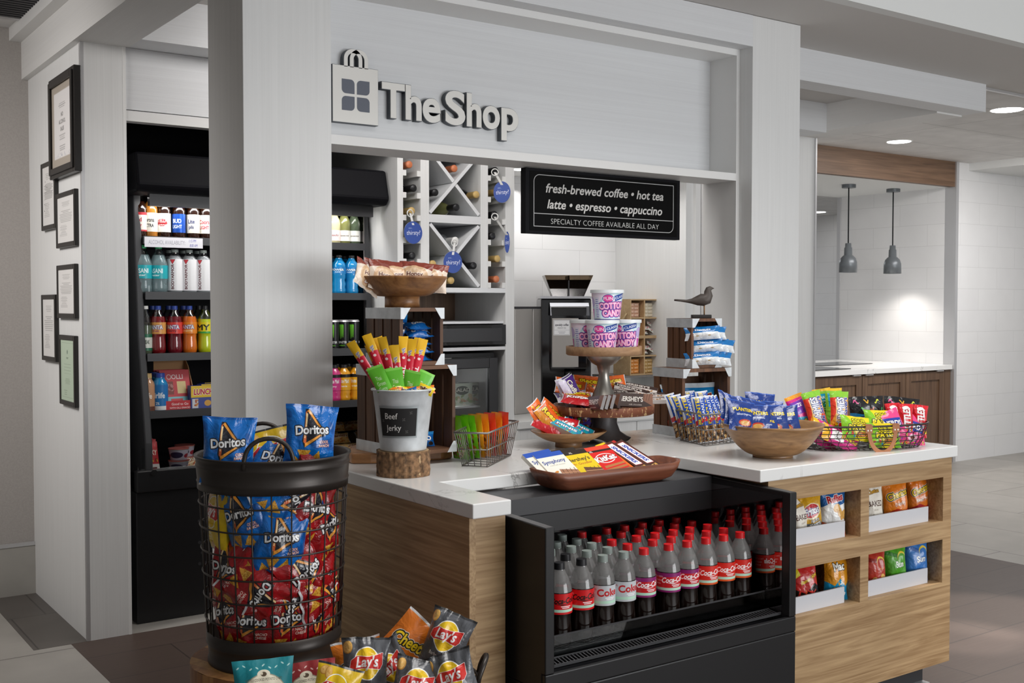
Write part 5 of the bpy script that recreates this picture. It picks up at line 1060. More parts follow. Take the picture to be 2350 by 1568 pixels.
bn = mat('roast_coffee_beans', '#2a1a12', .5, bump=1.0, bscale=90, var=.5, vscale=120)
b = MB(); frus(b, .091, .056, .130, .0895, zh + .002, zh + .098, .17, .19); o = b.build('coffee_beans', bn, t); o['kind'] = 'stuff'
MB().box(.166, .10, zh + .001, .174, .285, zh + hh - .003).build('hopper_divider', M['charcoal'], t)
# ---- black menu sign hung from the sign box
p0, p1 = at(1206, 390, y=3.70), at(1560, 558, y=3.70)
w, h = p1.x - p0.x, 0.268
t = thing('menu_sign', 'black hanging menu sign listing coffee and tea under the sign panel', 'sign', (p0.x, 3.70, 2.012 - h))
MB().box(0, 0, 0, w, .035, h).build('sign_frame', M['black_matte'], t, bevel=.002)
a = Art(720, 224, '#040404')
def rr(a, x0, y0, x1, y1, r, th, col, bg):
    for (e, c_) in ((0, col), (th, bg)):
        pts = []; fx = a.h / a.w
        for cx_, cy_, a0, rad in ((x1 - .0, y1, None, 0), (x0 + r * fx, y1 - r, 90, r), (x0, y0, None, 0), (x1 - r * fx, y0 + r, 270, r)):
            if a0 is None: pts.append((cx_ + (-e * fx if cx_ == x1 else e * fx), cy_ + (-e if cy_ == y1 else e)))
            else:
                for k in range(9): q = math.radians(a0 + 90 * k / 8); pts.append((cx_ + (rad - e) * math.cos(q) * fx, cy_ + (rad - e) * math.sin(q)))
        a.poly(pts, c_)
rr(a, .025, .07, .975, .95, .12, .012, '#d6d6d6', '#040404')
a.rect(.027, .285, .973, .297, '#d6d6d6')
a.text('fresh-brewed coffee \u2022 hot tea', .5, .73, .155, '#cfcdca', .22, .022, fit=.84); a.text('latte \u2022 espresso \u2022 cappuccino', .5, .46, .155, '#d6d4d1', .22, .022, fit=.80)
a.text('SPECIALTY COFFEE AVAILABLE ALL DAY', .5, .17, .095, '#dcdcda', 0, -.006, fit=.80)
b = MB(); b.add([(.02, -.0012, .012), (w - .02, -.0012, .012), (w - .02, -.0012, h - .012), (.02, -.0012, h - .012)], [(0, 1, 2, 3)], 0, [[(0, 0), (1, 0), (1, 1), (0, 1)]]); b.build('sign_face', a.mat('menu_sign_print', .5, spec=.08), t)
# ---- raised shop sign: bag emblem and letters
t = thing('shop_sign', 'raised shop sign with a shopping bag emblem and large letters', 'sign', (0, 3.747, 0))
SG = mat('sign_face_grey', '#e8e6e1', .45); SE = mat('sign_edge_dark', '#4d5258', .5); SW = mat('sign_window_slate', '#5a5f6c', .5)
XZ = lambda y: Matrix(((1, 0, 0, 0), (0, 0, -1, y), (0, 1, 0, 0), (0, 0, 0, 1)))   # polygon x,y -> x,z facing -y
bx0, bx1, bz0, bz1 = 1.823, 2.012, 2.120, 2.329
def raised(outl, name, holes=None):
    b = MB(); b.prism(outl, .026, 0, M=XZ(-.0)); n = len(outl); b.m[-n - 1] = 1
    return b
b = MB(); b.box(bx0, -.027, bz0, bx1, 0, bz1, 0); b.build('bag_edge', SE, t); MB().box(bx0 + .0015, -.029, bz0 + .0015, bx1 - .0015, -.027, bz1 - .0015).build('bag_face', SG, t)
def arch(cx, r0, r1, zb, top, y0, y1, m, name, mt):
    o_ = [(cx + r1 * math.cos(PI * k / 16), top + r1 * math.sin(PI * k / 16)) for k in range(17)]; i_ = [(cx + r0 * math.cos(PI * k / 16), top + r0 * math.sin(PI * k / 16)) for k in range(17)]
    O_ = [(cx + r1, zb)] + o_ + [(cx - r1, zb)]; I_ = [(cx + r0, zb)] + i_ + [(cx - r0, zb)]; b = MB(); n = len(O_)
    vs = [(x, y0, z) for x, z in O_ + I_] + [(x, y1, z) for x, z in O_ + I_]; fs = []
    for k in range(n - 1):
        fs += [(k, k + 1, n + k + 1, n + k), (2 * n + k, 3 * n + k, 3 * n + k + 1, 2 * n + k + 1), (k, 2 * n + k, 2 * n + k + 1, k + 1), (n + k, n + k + 1, 3 * n + k + 1, 3 * n + k)]
    b.add(vs, fs); return b.build(name, mt, t)
for cx_ in (1.908, 1.932):
    arch(cx_, .021, .039, bz1 - .004, bz1 + .026, -.026, -.002, 0, 'bag_handle_edge', SE); arch(cx_, .0225, .0375, bz1 - .004, bz1 + .026, -.029, -.026, 0, 'bag_handle', SG)
wx, wz, s_, gp = (bx0 + bx1) / 2, (bz0 + bz1) / 2 - .002, .052, .005
for sx in (-1, 1):
    for sz in (-1, 1):
        x0, z0 = (wx + gp if sx > 0 else wx - gp - s_), (wz + gp if sz > 0 else wz - gp - s_); pts = []
        R_ = .016; rounded = {(1, 1): (1, 3), (-1, 1): (0, 2), (1, -1): (0, 2), (-1, -1): (1, 3)}[(sx, sz)]
        rounded = {(-1, 1): (1, 3), (1, 1): (0, 2), (-1, -1): (0, 2), (1, -1): (1, 3)}[(sx, sz)]
        corners = [(x0, z0), (x0 + s_, z0), (x0 + s_, z0 + s_), (x0, z0 + s_)]; cen = [(x0 + R_, z0 + R_), (x0 + s_ - R_, z0 + R_), (x0 + s_ - R_, z0 + s_ - R_), (x0 + R_, z0 + s_ - R_)]
        rounded = {(-1, 1): (2, 0), (1, 1): (3, 1), (-1, -1): (3, 1), (1, -1): (2, 0)}[(sx, sz)]
        for k in range(4):
            if k in rounded:
                for q in range(7): an_ = PI + k * PI / 2 + q * PI / 12; pts.append((cen[k][0] + R_ * math.cos(an_), cen[k][1] + R_ * math.sin(an_)))
            else: pts.append(corners[k])
        b = MB(); b.prism(pts, .0008, 0, M=XZ(-.029)); b.build('bag_window', SW, t)
def letter(ch, xa, xb):
    size = .178; res = []
    for off, ext, yy, mt, nm in ((.0070, .0125, -.0128, SE, 'letter_edge'), (.0050, .0012, -.0266, SG, 'letter_face')):
        c = bpy.data.curves.new('letter', 'FONT'); c.body = ch; c.size = size; c.offset = off; c.extrude = ext; c.resolution_u = 6
        o = bpy.data.objects.new('tmp', c); me = bpy.data.meshes.new_from_object(o); bpy.data.objects.remove(o); bpy.data.curves.remove(c)
        me.materials.clear(); me.materials.append(mt); res.append(obj(nm, me, t, (0, yy, 2.161), (PI / 2, 0, 0)))
    co = [v.co.x for v in res[0].data.vertices]; mn, mx = min(co), max(co); sx_ = (xb - xa) / (mx - mn)
    for o in res: o.scale = (sx_, 1, 1); o.location.x = xa - mn * sx_
for ch, xa, xb in (('T', 2.026, 2.128), ('h', 2.128, 2.202), ('e', 2.203, 2.287), ('S', 2.305, 2.402), ('h', 2.405, 2.478), ('o', 2.481, 2.567), ('p', 2.571, 2.659)): letter(ch, xa, xb)
# ---- cubby crates of cookies and mints on a metal stand
t = thing('riser_stand', 'low metal riser stand on the back counter carrying the cookie cubbies', 'stand', (0, 0, ZR))
cy_ = 5.22; c0, c1, c2 = at(1415, 862, y=cy_ + .12), at(1446, 862, y=cy_), at(1511, 862, y=cy_)
zs_ = c1.z - ZR
MB().box(c0.x - .10, cy_ - .03, zs_ - .012, c2.x + .02, cy_ + .24, zs_).build('top', M['grey_wire'], t)
for x in (c0.x - .09, c2.x + .01):
    for y in (cy_ - .02, cy_ + .23): MB().box(x - .007, y - .007, 0, x + .007, y + .007, zs_ - .012).build('leg', M['grey_wire'], t)
PAL = grain('pale_pine', '#a98a62', '#c9ad85', (3, 30, 30), .6)
ROPE = mat('rope', '#c9b28a', .9, bump=.6, bscale=300)
cub_w = c2.x - c1.x; zz = ZR + zs_; ch_ = (at(1480, 687, y=cy_).z - zz) / 2
for lv in range(2):
    t = thing('cubby_crate', '%s pine cubby crate with four compartments of wrapped sweets' % ('upper' if lv else 'lower'), 'crate', (c1.x, cy_, zz + lv * (ch_ + .001)), (0, 0, 0), 'pine cubby crates')
    e = .008; b = MB(); b.box(0, 0, 0, cub_w, .16, e); b.box(0, 0, ch_ - e, cub_w, .16, ch_); b.box(0, 0, e, e, .16, ch_ - e); b.box(cub_w - e, 0, e, cub_w, .16, ch_ - e); b.box(e, .152, e, cub_w - e, .16, ch_ - e); b.build('case', PAL, t)
    b = MB(); b.box(cub_w / 2 - .004, 0, e, cub_w / 2 + .004, .15, ch_ - e); b.box(e, 0, ch_ / 2 - .004, cub_w / 2 - .004, .15, ch_ / 2 + .004); b.box(cub_w / 2 + .004, 0, ch_ / 2 - .004, cub_w - e, .15, ch_ / 2 + .004); b.build('dividers', PAL, t)
    for sx in (-.004, cub_w + .004): MB().tube([(sx * 1.0 + (-.012 if sx < 0 else .012) * math.sin(PI * k / 8), .03 + .1 * k / 8, ch_ * .62 - .05 * math.sin(PI * k / 8)) for k in range(9)], .004, 6).build('rope_handle', ROPE, t)
    names = [['amber', 'cookie_amber'], ['tan', 'cookie_tan'], ['pink', 'cookie_pink'], ['cream', 'cookie_cream']]
    for q in range(4):
        cx_, cz_ = (q % 2) * cub_w / 2 + (e if q % 2 == 0 else .004), (q // 2) * ch_ / 2 + (e if q < 2 else .004)
        ww = cub_w / 2 - .014; hh_ = ch_ / 2 - .012
        mint = (lv == 0 and q == 3) or (lv == 1 and q == 1)
        if mint:
            for k in range(10):
                put('wrapped_mint', pillow('wrapped_mint', .042, .026, .014, A['mint_mix'], k, 6, 6), (c1.x + cx_ + .02 + .03 * (k % 3), cy_ + .03 + .02 * (k % 2) + .02 * (k // 5), zz + lv * (ch_ + .001) + cz_ + .008 + .014 * (k // 2)), (-.6, .5 * (k % 3 - 1), 0), 'red and green wrapped sweet in the %s right cubby, %s pine crate' % (['lower', 'upper'][q // 2], ['lower', 'upper'][lv]), 'sweet', 'wrapped sweets in the %s cubby' % ['lower', 'upper'][lv])
        else:
            nm = names[0 if lv == 0 and q == 0 else 1 if lv == 0 and q == 1 else 0 if q == 0 or (lv == 0 and q == 2) else 2 if q == 2 else 3]
            for k in range(8):
                put('wafer_pack', pillow('wafer_pack', ww / 2 - .003, .022, .018, A[nm[1]], k, 6, 6, wr=.3), (c1.x + cx_ + ww * (.26 + .48 * (k % 2)), cy_ + .03 + .012 * (k % 2), zz + lv * (ch_ + .001) + cz_ + .001 + (hh_ - .01) / 4.3 * (k // 2)), (0, 0, 0), '%s wafer pack, %s, %s %s cubby, %s pine crate' % (nm[0], ['bottom left', 'bottom right', 'second row left', 'second row right', 'third row left', 'third row right', 'top left', 'top right'][k], ['lower', 'upper'][q // 2], ['left', 'right'][q % 2], ['lower', 'upper'][lv]), 'wafer pack', 'wafer packs in the cubby crates')
# ---- slim rack of packets seen in the gap at the right of the coffee corner
t = thing('packet_strip', 'narrow strip of hanging packets glimpsed beside the coffee corner gable', 'display', (4.925, 5.3, 0))
b = MB(); b.box(-.03, .02, .6, .10, .03, 2.2); b.build('back_board', M['alu'], t)
for k in range(9): MB().box(-.02, 0, .75 + k * .15, .08, .018, .86 + k * .15).build('packet', [CAP['red'], M['charcoal'], CAP['white'], LQ['amber'], CAP['blue']][k % 5], t)
# ================================================================ BUFFET PASS-THROUGH
t = thing('buffet_counter', 'long white topped buffet counter with walnut doors in the background', 'counter', (0, 0, 0))
MB().box(6.06, YW, .858, XR - .002, 7.29, .90).build('worktop', M['quartz'], t, bevel=.002)
ds = [6.06, 7.22, 7.80, 8.38, 9.13]
ed = [at(u, 900, y=YW).x for u in (1875, 1983, 2083, 2172)]
xs = [6.06, 6.9, ed[0], ed[1], ed[2], ed[3]]
MB().box(6.06, YW + .05, .1, XR - .005, 7.2, .856).build('carcass', M['walnut_v'], t); MB().box(ed[3], YW + .02, 0, XR - .003, YW + .05, .856).build('end_filler', M['walnut_v'], t)
for k in range(5):
    x0, x1 = xs[k] + .004, xs[k + 1] - .004; b = MB(); s_ = .075; z0, z1 = .12, .845
    b.box(x0, YW + .02, z0, x0 + s_, YW + .04, z1); b.box(x1 - s_, YW + .02, z0, x1, YW + .04, z1); b.box(x0 + s_, YW + .02, z1 - s_, x1 - s_, YW + .04, z1); b.box(x0 + s_, YW + .02, z0, x1 - s_, YW + .04, z0 + s_); b.box(x0 + s_, YW + .032, z0 + s_, x1 - s_, YW + .04, z1 - s_)
    d_ = b.build('door', M['walnut_v'], t); hx = x0 + .08 if k % 2 else x1 - .08
    MB().box(hx - .05, YW + .005, z1 + .001, hx + .05, YW + .02, z1 + .009).build('handle', M['alu'], d_, label='brushed metal edge pull')
MB().box(6.06, YW + .06, 0, XR - .005, 7.0, .1).build('plinth', M['black_matte'], t)
for k, (ua, ub, va, vb) in enumerate(((1884, 2022, 838, 842), (1850, 1914, 846, 848))):
    pa, pb = at(ua, va, z=.90), at(ub, vb, z=.90); y0 = 6.55 if k == 0 else 6.12
    x0, x1 = (at(1935, 840, y=y0 + .1).x - .42, at(1935, 840, y=y0 + .1).x + .30) if k == 0 else (6.6, at(1914, 845, y=6.3).x)
    tag(MB().box(x0, y0, .9005, x1, y0 + .36, .906).build('hot_plate', M['gloss_black'], bevel=.002), ['black glass hot plate on the buffet counter below the grey pendants', 'black glass hot plate at the front of the buffet counter beside the white wing panel'][k], 'hot plate', 'hot plates')
LG = mat('grey_lamp_enamel', '#6d7276', .35, .3)
for k, (u, v, d) in enumerate(((1948, 424, 'grey metal pendant heat lamp over the buffet, the one nearer the kitchen opening'), (2050, 434, 'grey metal pendant heat lamp over the buffet, the one nearer the tiled wall'))):
    p = at(u, v, z=2.529); zl = 1.742; s_ = 1.0
    t = thing('pendant_lamp', d, 'pendant lamp', (p.x, p.y, zl), 0, 'pendant heat lamps over the buffet')
    MB().cyl(.062, 2.53 - zl - .03, 2.53 - zl - .0005, 24).build('ceiling_rose', LG, t, bevel=.003); MB().cyl(.0055, .245, 2.53 - zl - .03, 8).build('cord', M['black_matte'], t)
    b = MB(); b.lathe([(.0, .262), (.026, .262), (.028, .225), (.034, .222), (.036, .155), (.045, .150), (.066, .128), (.078, .09), (.080, .0), (.076, .0), (.074, .088), (.06, .122), (.0, .14)], 32); b.build('lamp_shade', LG, t)
    b = MB(); b.lathe([(0, .03), (.03, .035), (.04, .06), (.02, .11), (0, .12)], 20); b.build('bulb', M['lamp_on'], t)
    spot('pendant_light', (p.x, p.y, zl + .02), (p.x, p.y, 0), 13, 120, .7, (1, .93, .86), .03)
# ================================================================ FRAMED NOTICES ON THE SIDE WALL
FRM = mat('black_picture_frame', '#1d1a18', .35)
def notice(c, label, kind, thick=.018, border=.022):
    """c: pixel corners (top-left, bottom-left, bottom-right) on the wall x = 1.25"""
    pts = [at(u, v, x=1.25) for u, v in c]; ya = max(pts[0].y, pts[1].y); yb = pts[2].y; z1 = (pts[0].z); z0 = (pts[1].z)
    w, h = ya - yb, z1 - z0
    t = thing('picture_frame', label, 'framed notice', (1.2497, (ya + yb) / 2, z0), (0, 0, -PI / 2), 'framed notices on the side wall')
    f_ = border; b = MB(); b.box(-w / 2, -thick, 0, -w / 2 + f_, 0, h); b.box(w / 2 - f_, -thick, 0, w / 2, 0, h); b.box(-w / 2 + f_, -thick, 0, w / 2 - f_, 0, f_); b.box(-w / 2 + f_, -thick, h - f_, w / 2 - f_, 0, h)
    if kind == 'big':
        g = f_ * .55; y_ = -thick - .008; e2 = f_ * 1.45
        for (xa, xb, za, zb_) in ((-w / 2 + g, -w / 2 + e2, g, h - g), (w / 2 - e2, w / 2 - g, g, h - g), (-w / 2 + e2, w / 2 - e2, g, e2), (-w / 2 + e2, w / 2 - e2, h - e2, h - g)): b.box(xa, y_, za, xb, -thick, zb_)
    b.build('frame', FRM, t, bevel=.003)
    a = Art(140, int(140 * h / w), '#dedcda')
    if kind == 'big':
        a = Art(140, int(140 * h / w), '#a89e92'); a.rect(.14, .14, .86, .88, '#dcd9d8'); a.lines(.3, .70, .7, .76, 3, '#8a8888', 3); a.text('NO', .5, .62, .045, '#6a6868', 0, .02); a.text('ALCOHOL', .5, .54, .045, '#6a6868', 0, .02, fit=.5); a.text('SALES', .5, .46, .045, '#6a6868', 0, .02); a.lines(.3, .34, .7, .41, 3, '#8a8888', 4); a.lines(.36, .22, .64, .29, 3, '#8a8888', 5); a.speck(.16, .15, .84, .19, ['#b9b9c0', '#a3a3ad'], 20, .012, 2)
    elif kind == 'green':
        a = Art(140, int(140 * h / w), '#b9c9b4'); a.rect(.08, .06, .92, .95, '#8fa08a'); a.rect(.09, .065, .91, .945, '#b9c9b4'); a.ell(.5, .80, .03, .035, '#6d8070'); a.text('PERMIT', .5, .70, .03, '#4a5a4a'); [a.rect(.25, .6 - .05 * k, .75, .603 - .05 * k, '#7d8f7a') for k in range(4)]; a.lines(.2, .28, .8, .38, 5, '#8a9a86', 4); a.lines(.2, .1, .5, .2, 3, '#8a9a86', 7)
    else:
        a.lines(.2, .78, .8, .90, 4, '#a9a7a6', 3); a.lines(.12, .45, .88, .72, 12 if kind == 'dense' else 8, '#9d9b9a' if kind != 'dense' else '#6f6d6c', 5); a.lines(.12, .15, .6, .4, 9, '#a8a6a5', 6)
        if kind == 'dense': a.speck(.1, .2, .4, .75, ['#2d2b2b'], 9, .02, 4, .4)
    b = MB(); x_ = w / 2 - f_ * .9; b.add([(-x_, .004 - thick, f_ * .9), (x_, .004 - thick, f_ * .9), (x_, .004 - thick, h - f_ * .9), (-x_, .004 - thick, h - f_ * .9)], [(0, 1, 2, 3)], 0, [[(0, 0), (1, 0), (1, 1), (0, 1)]]); b.build('paper', a.mat('notice_print', .55), t)
notice([(130, 187), (130, 415), (189, 402)], 'large deep-edged black frame with a no sales notice, at the top', 'big', .030, .030)
notice([(103, 378), (104, 531), (136, 525)], 'narrow black frame with a dense printed sheet, partly behind the large frame', 'dense')
notice([(137, 447), (138, 571), (182, 570)], 'black frame with a pale letter directly below the large frame', 'plain')
notice([(139, 610), (140, 730), (182, 732)], 'black frame with a pinkish letter, third down beside the pillar edge', 'plain')
notice([(104, 677), (105, 826), (137, 832)], 'narrow black frame with a grey form, lowest on the far side', 'plain')
notice([(144, 768), (146, 926), (182, 936)], 'black frame with a green permit, lowest of all the frames', 'green')
# ================================================================ DISPLAYS ON THE WORKTOP (top surface z = .93)
WZ = QZ + .0005
VDIR = lambda p: Vector((p.x, p.y, 0)).normalized()
def stand(u, v, hw, z=None):
    """centre and radius of a round foot whose front edge shows at (u, v) with half width hw pixels"""
    p = at(u, v, z=QZ if z is None else z); dep = (p - Vector((0, 0, EYE))).dot(FW); r = hw * dep / FPX
    return p + VDIR(p) * r, r
def zof(v, p):
    d = FW + CU * ((CY - v) / FPX); return EYE + d.z * math.hypot(p.x, p.y) / math.hypot(d.x, d.y)
FACE_ = YAW - PI / 2          # rotation that turns a front (-y) towards the camera
def yaw_to(p): return math.atan2(p.y, p.x) - PI / 2
ACACIA = grain('acacia_wood', '#6e4526', '#b98552', (4, 22, 22), .42, 1.6, .3, 4, 5, coat=.1)
MANGO = grain('mango_wood', '#755231', '#b48a5c', (6, 6, 26), .45, 2.2, .3, 4, 5, coat=.1)
CRATE_W = grain('stained_crate_wood', '#3a2619', '#6b4a33', (26, 26, 2), .6, 1.2, .4, 4, 5)
CRATE_H = grain('stained_crate_rail', '#4a3021', '#80593c', (2, 26, 26), .6, 1.2, .4, 4, 5)
CRATE_R = grain('red_brown_crate_wood', '#40281a', '#7d5233', (26, 26, 2), .6, 1.2, .4, 4, 5)
BARK = mat('tree_bark', '#7d5f43', .9, bump=1.0, bscale=70, var=.7, vscale=65)
# ---- live edge slab, log slice and jerky bucket
c0 = at(815, 1065, z=QZ); c1 = at(1045, 1060, z=QZ)
t = tag(MB().prism([(0, 0), (.06, -.012), (.30, .02), (.345, .05), (.35, .20), (.32, .36), (.10, .33), (.02, .20), (-.012, .06)], .035, 0).build('serving_board', ACACIA, None, (c0.x - .012, c0.y - .0, WZ), (0, 0, -.36), .006), 'thick acacia serving board on the worktop under the dark crates', 'serving board')
BZ = WZ + .0355
lc, lr = Vector((1.688, 2.969, 0)), .0815
lz = 1.0095 - QZ - .002
t = thing('log_slice', 'bark-covered log slice standing on the worktop under the jerky bucket', 'log', (lc.x, lc.y, WZ), .3)
rg = random.Random(4); b = MB(); pr = []
n_ = 56; vs = []; fs = []
for j in range(9):
    for i in range(n_):
        a_ = 2 * PI * i / n_; r = lr * (1 + .018 * math.sin(5 * a_ + 1) + .012 * math.sin(23 * a_) + rg.uniform(-.022, .012)); vs.append((r * math.cos(a_), r * math.sin(a_), lz * j / 8))
for j in range(8):
    for i in range(n_): fs.append((j * n_ + i, j * n_ + (i + 1) % n_, (j + 1) * n_ + (i + 1) % n_, (j + 1) * n_ + i))
b.add(vs, fs, 0); b.build('bark', BARK, t); MB().cyl(lr * .965, .001, lz - .001, 40).build('heartwood', PAL, t)
bz = WZ + lz + .001
t = thing('bucket', 'galvanised bucket of jerky sticks with a chalkboard sign, on the log slice', 'bucket', (lc.x, lc.y, bz), yaw_to(lc) - .20)
bh, br0, br1 = 1.196 - bz + .0, .071, .0945
b = MB(); b.lathe([(0, 0), (br0, 0), (br0, .004), (br1 - .002, bh - .004), (br1 + .001, bh), (br1 - .003, bh), (br0 - .003, .008), (0, .008)], 48); b.build('pail', M['galv'], t)
MB().tube([((br1 + .001) * math.cos(2 * PI * k / 48), (br1 + .001) * math.sin(2 * PI * k / 48), bh - .003) for k in range(48)], .0032, 6, True).build('rolled_rim', M['galv'], t)
a = Art(260, 168, '#1c1b1b'); a.text('Beef', .33, .72, .22, '#eceae6', .05, .004, 0, fit=.5); a.text('Jerky', .38, .30, .22, '#eceae6', .05, .004, .02, fit=.62)
for x, y in ((.84, .84), (.66, .60), (.08, .55), (.74, .16)):
    for q in range(4): a.poly([(x + .018 * math.cos(q * PI / 2 + .7) * .65, y + .018 * math.sin(q * PI / 2 + .7)), (x + .06 * math.cos(q * PI / 2 + .78) * .65, y + .06 * math.sin(q * PI / 2 + .78)), (x + .06 * math.cos(q * PI / 2 + .92) * .65, y + .06 * math.sin(q * PI / 2 + .92)), (x + .018 * math.cos(q * PI / 2 + 1.0) * .65, y + .018 * math.sin(q * PI / 2 + 1.0))], '#dcdad6')
b = MB(); fr = MB(); z0, z1 = .048, .132; R_ = lambda z: br0 + (br1 - br0) * z / bh
def patch(b, a0, a1, za, zb, off, uv=True, n=14):
    vs = []; 
    for j in range(2):
        z = (za, zb)[j]
        for i in range(n + 1): q = -PI / 2 + a0 + (a1 - a0) * i / n; r = R_(z) + off; vs.append((r * math.cos(q), r * math.sin(q), z))
    b.add(vs, [(i, i + 1, n + 2 + i, n + 1 + i) for i in range(n)], 0, [[(i / n, 0), ((i + 1) / n, 0), ((i + 1) / n, 1), (i / n, 1)] for i in range(n)] if uv else None, True)
patch(fr, -.74, .74, z0 - .006, z1 + .006, .0012, False); fr.build('sign_border', mat('embossed_zinc', '#9fa6a8', .4, .4), t)
patch(b, -.69, .69, z0, z1, .0022); b.build('chalkboard', a.mat('chalkboard_print', .8), t, label='black chalkboard lettered in white chalk')
BT = bz + bh
def in_bucket(name, me, u, v, depth, lean, turn, label, cat, group, h):
    """item whose top shows at (u, v); it stands in the bucket leaning outward"""
    p = at(u, v, z=None, y=lc.y + depth)
    dx = p.x - lc.x; dy = depth; base = Vector((lc.x - dx * .25, lc.y - dy * .3, bz + .012)); top = Vector((p.x, p.y, p.z)); ax = (top - base).normalized()
    fwd = -VDIR(lc); side = fwd.cross(ax).normalized() * -1; side = ax.cross(fwd).normalized(); fy = ax.cross(side).normalized()
    m = Matrix((side, -fwd if False else side.cross(ax) * -1, ax)).transposed().to_4x4(); m = m @ Matrix.Rotation(turn, 4, 'Z'); loc = top - ax * h
    o = obj(name, me, None); m.translation = loc; o.matrix_world = m; return tag(o, label, cat, group)
SR = [pillow('red_stick', .030, .265, .013, A['stick_red'], k, 6, 20, .03, .25) for k in range(3)]
SGN = [pillow('green_stick', .050, .205, .014, A['stick_green'], k, 8, 14, .03, .3) for k in range(2)]
for k, (u, v, dp) in enumerate(((804, 785, .03), (841, 768, .05), (866, 774, .05), (876, 774, .02), (904, 792, .0), (926, 772, .045), (944, 778, .03), (962, 776, .05), (972, 778, .04), (846, 790, .06))):
    in_bucket('meat_stick', SR[k % 3], u, v, dp, 0, -.3 + .2 * (k % 3), 'red meat stick with yellow end in the bucket, %s from the left' % ORD[k] if k < 9 else 'red meat stick in the bucket, rear of the left cluster', 'meat stick', 'red meat sticks in the bucket', .265)
for k, (u, v, dp) in enumerate(((858, 841, -.035), (881, 848, .0), (904, 845, -.045), (948, 851, -.04), (963, 862, .0), (982, 854, -.02))):
    in_bucket('pork_stick', SGN[k % 2], u, v, dp, 0, -.15 + .15 * (k % 3), 'green meat stick pack in the bucket, %s from the left' % ORD[k], 'meat stick', 'green meat sticks in the bucket', .205)
for k in range(14):
    a_ = -2.6 + k * .36; r = .074 if k % 2 else .055
    put('mini_candy', pillow('mini_candy', .055, .028, .016, A[['mini_blue', 'mini_orange', 'mini_yellow'][k % 3]], k, 6, 6), (lc.x + r * math.cos(a_ - .3), lc.y + r * math.sin(a_ - .3), BT - .022 + .004 * (k % 3)), (-.5, .35 * ((k % 3) - 1), FACE_ + .5 * ((k * 7) % 5 - 2) * .4), '%s mini candy pack at the bucket rim, %s clockwise from the left' % (['blue', 'orange', 'yellow'][k % 3], (ORD + ['eleventh', 'twelfth', 'thirteenth', 'fourteenth'])[k]), 'candy', 'mini candies at the bucket rim')
# ---- slatted crates standing on their side, open to the front
def crate(name, label, loc, rz, w, d, h, wood=CRATE_W, rail=CRATE_H, th=.012, nslat=4, backgap=.022):
    """open front towards -y; vertical slats at the sides, rails top and bottom, galvanised corners"""
    t = thing(name, label, 'crate', loc, rz); e = th
    MB().box(0, 0, 0, w, d, e).build('bottom_rail', rail, t); MB().box(0, 0, h - e, w, d, h).build('top_rail', rail, t)
    for x0 in (0, w - e):
        sw = (d - .002) / nslat
        for k in range(nslat): MB().box(x0, .001 + k * sw + .005, e, x0 + e, .001 + (k + 1) * sw - .005, h - e).build('side_slat', wood, t)
    nb = 3; bh_ = (h - 2 * e - backgap * (nb + 1)) / nb
    for k in range(nb): MB().box(e, d - e, e + backgap + k * (bh_ + backgap), w - e, d, e + backgap + k * (bh_ + backgap) + bh_).build('back_slat', rail, t)
    s_ = .036
    for x0, x1, xs in ((-.0012, .0, 1), (w, w + .0012, -1)):
        for z0, z1 in ((-.0002, s_), (h - s_, h + .0)):
            MB().box(x0, -.001, z0, x1, d, z1).build('corner_strip', M['galv'], t)
            zz_ = (z0, z1)
            b = MB(); cz0, cz1 = (0, s_) if z0 < h / 2 else (h - s_, h); cx0, cx1 = (0, s_) if xs > 0 else (w - s_, w); ox = cx0 if xs > 0 else cx1
            pts = [(ox, cz0 if z0 < h / 2 else cz1), (ox + xs * s_, cz0 if z0 < h / 2 else cz1), (ox + xs * e, (cz0 + s_) if z0 < h / 2 else (cz1 - s_)), (ox, (cz0 + s_) if z0 < h / 2 else (cz1 - s_))]
            b.prism(pts, .0012, 0, M=XZ(-.0002)); b.build('corner_plate', M['galv'], t)
    return t
RZ1 = .03
p = at(926, 1030, z=BZ); pl = at(820, 1016, z=BZ)
cl = at(818, 1031, z=BZ) + Vector((.008, -.25, 0))
d1 = .25; w1 = .235; h1 = zof(842, cl) - BZ
crate('wooden_crate', 'lower dark slatted crate behind the jerky bucket', (cl.x, cl.y, BZ), RZ1, w1, d1, h1)
h2 = zof(706, cl) - (BZ + h1 + .002); w2, d2 = .165, .225; R1 = Matrix.Rotation(RZ1, 3, 'Z')
cu = cl + R1 @ Vector((.030, .012, h1 + .001)); cu.z = BZ + h1 + .001
crate('wooden_crate', 'upper dark slatted crate under the wooden bowl of buns', cu, RZ1, w2, d2, h2)
COOK = [pillow('cookie_pack', .095, .05, .03, A['cookie_blue'], k, 10, 8) for k in range(2)]; CK = pillow('cookie_pack_tall', .07, .09, .03, A['cookie_blue'], 3, 10, 10)
q = cu + R1 @ Vector((.045, .09, .0125)); put('cookie_pack', CK, (q.x, q.y, cu.z + .075), (-.12, 0, RZ1 - .25), 'blue cookie pack standing upright in the upper dark crate', 'cookies', 'blue cookie packs')
for k in range(6):
    q = cu + R1 @ Vector((.105 - .002 * (k % 2), .040 + .05 * (k // 5), 0)); put('cookie_pack', COOK[k % 2], (q.x, q.y, cu.z + .014 + .026 * (k % 5)), (-1.25, 0, RZ1 + .15 * (-1) ** k), 'blue cookie pack lying in the upper dark crate, %s from the bottom' % ORD[k], 'cookies', 'blue cookie packs')
q = cu + R1 @ Vector((.05, .10, 0)); put('cookie_pack', COOK[0], (q.x, q.y, cu.z + .0125), (-.1, 0, RZ1), 'blue cookie pack at the left slats of the upper dark crate', 'cookies', 'blue cookie packs')
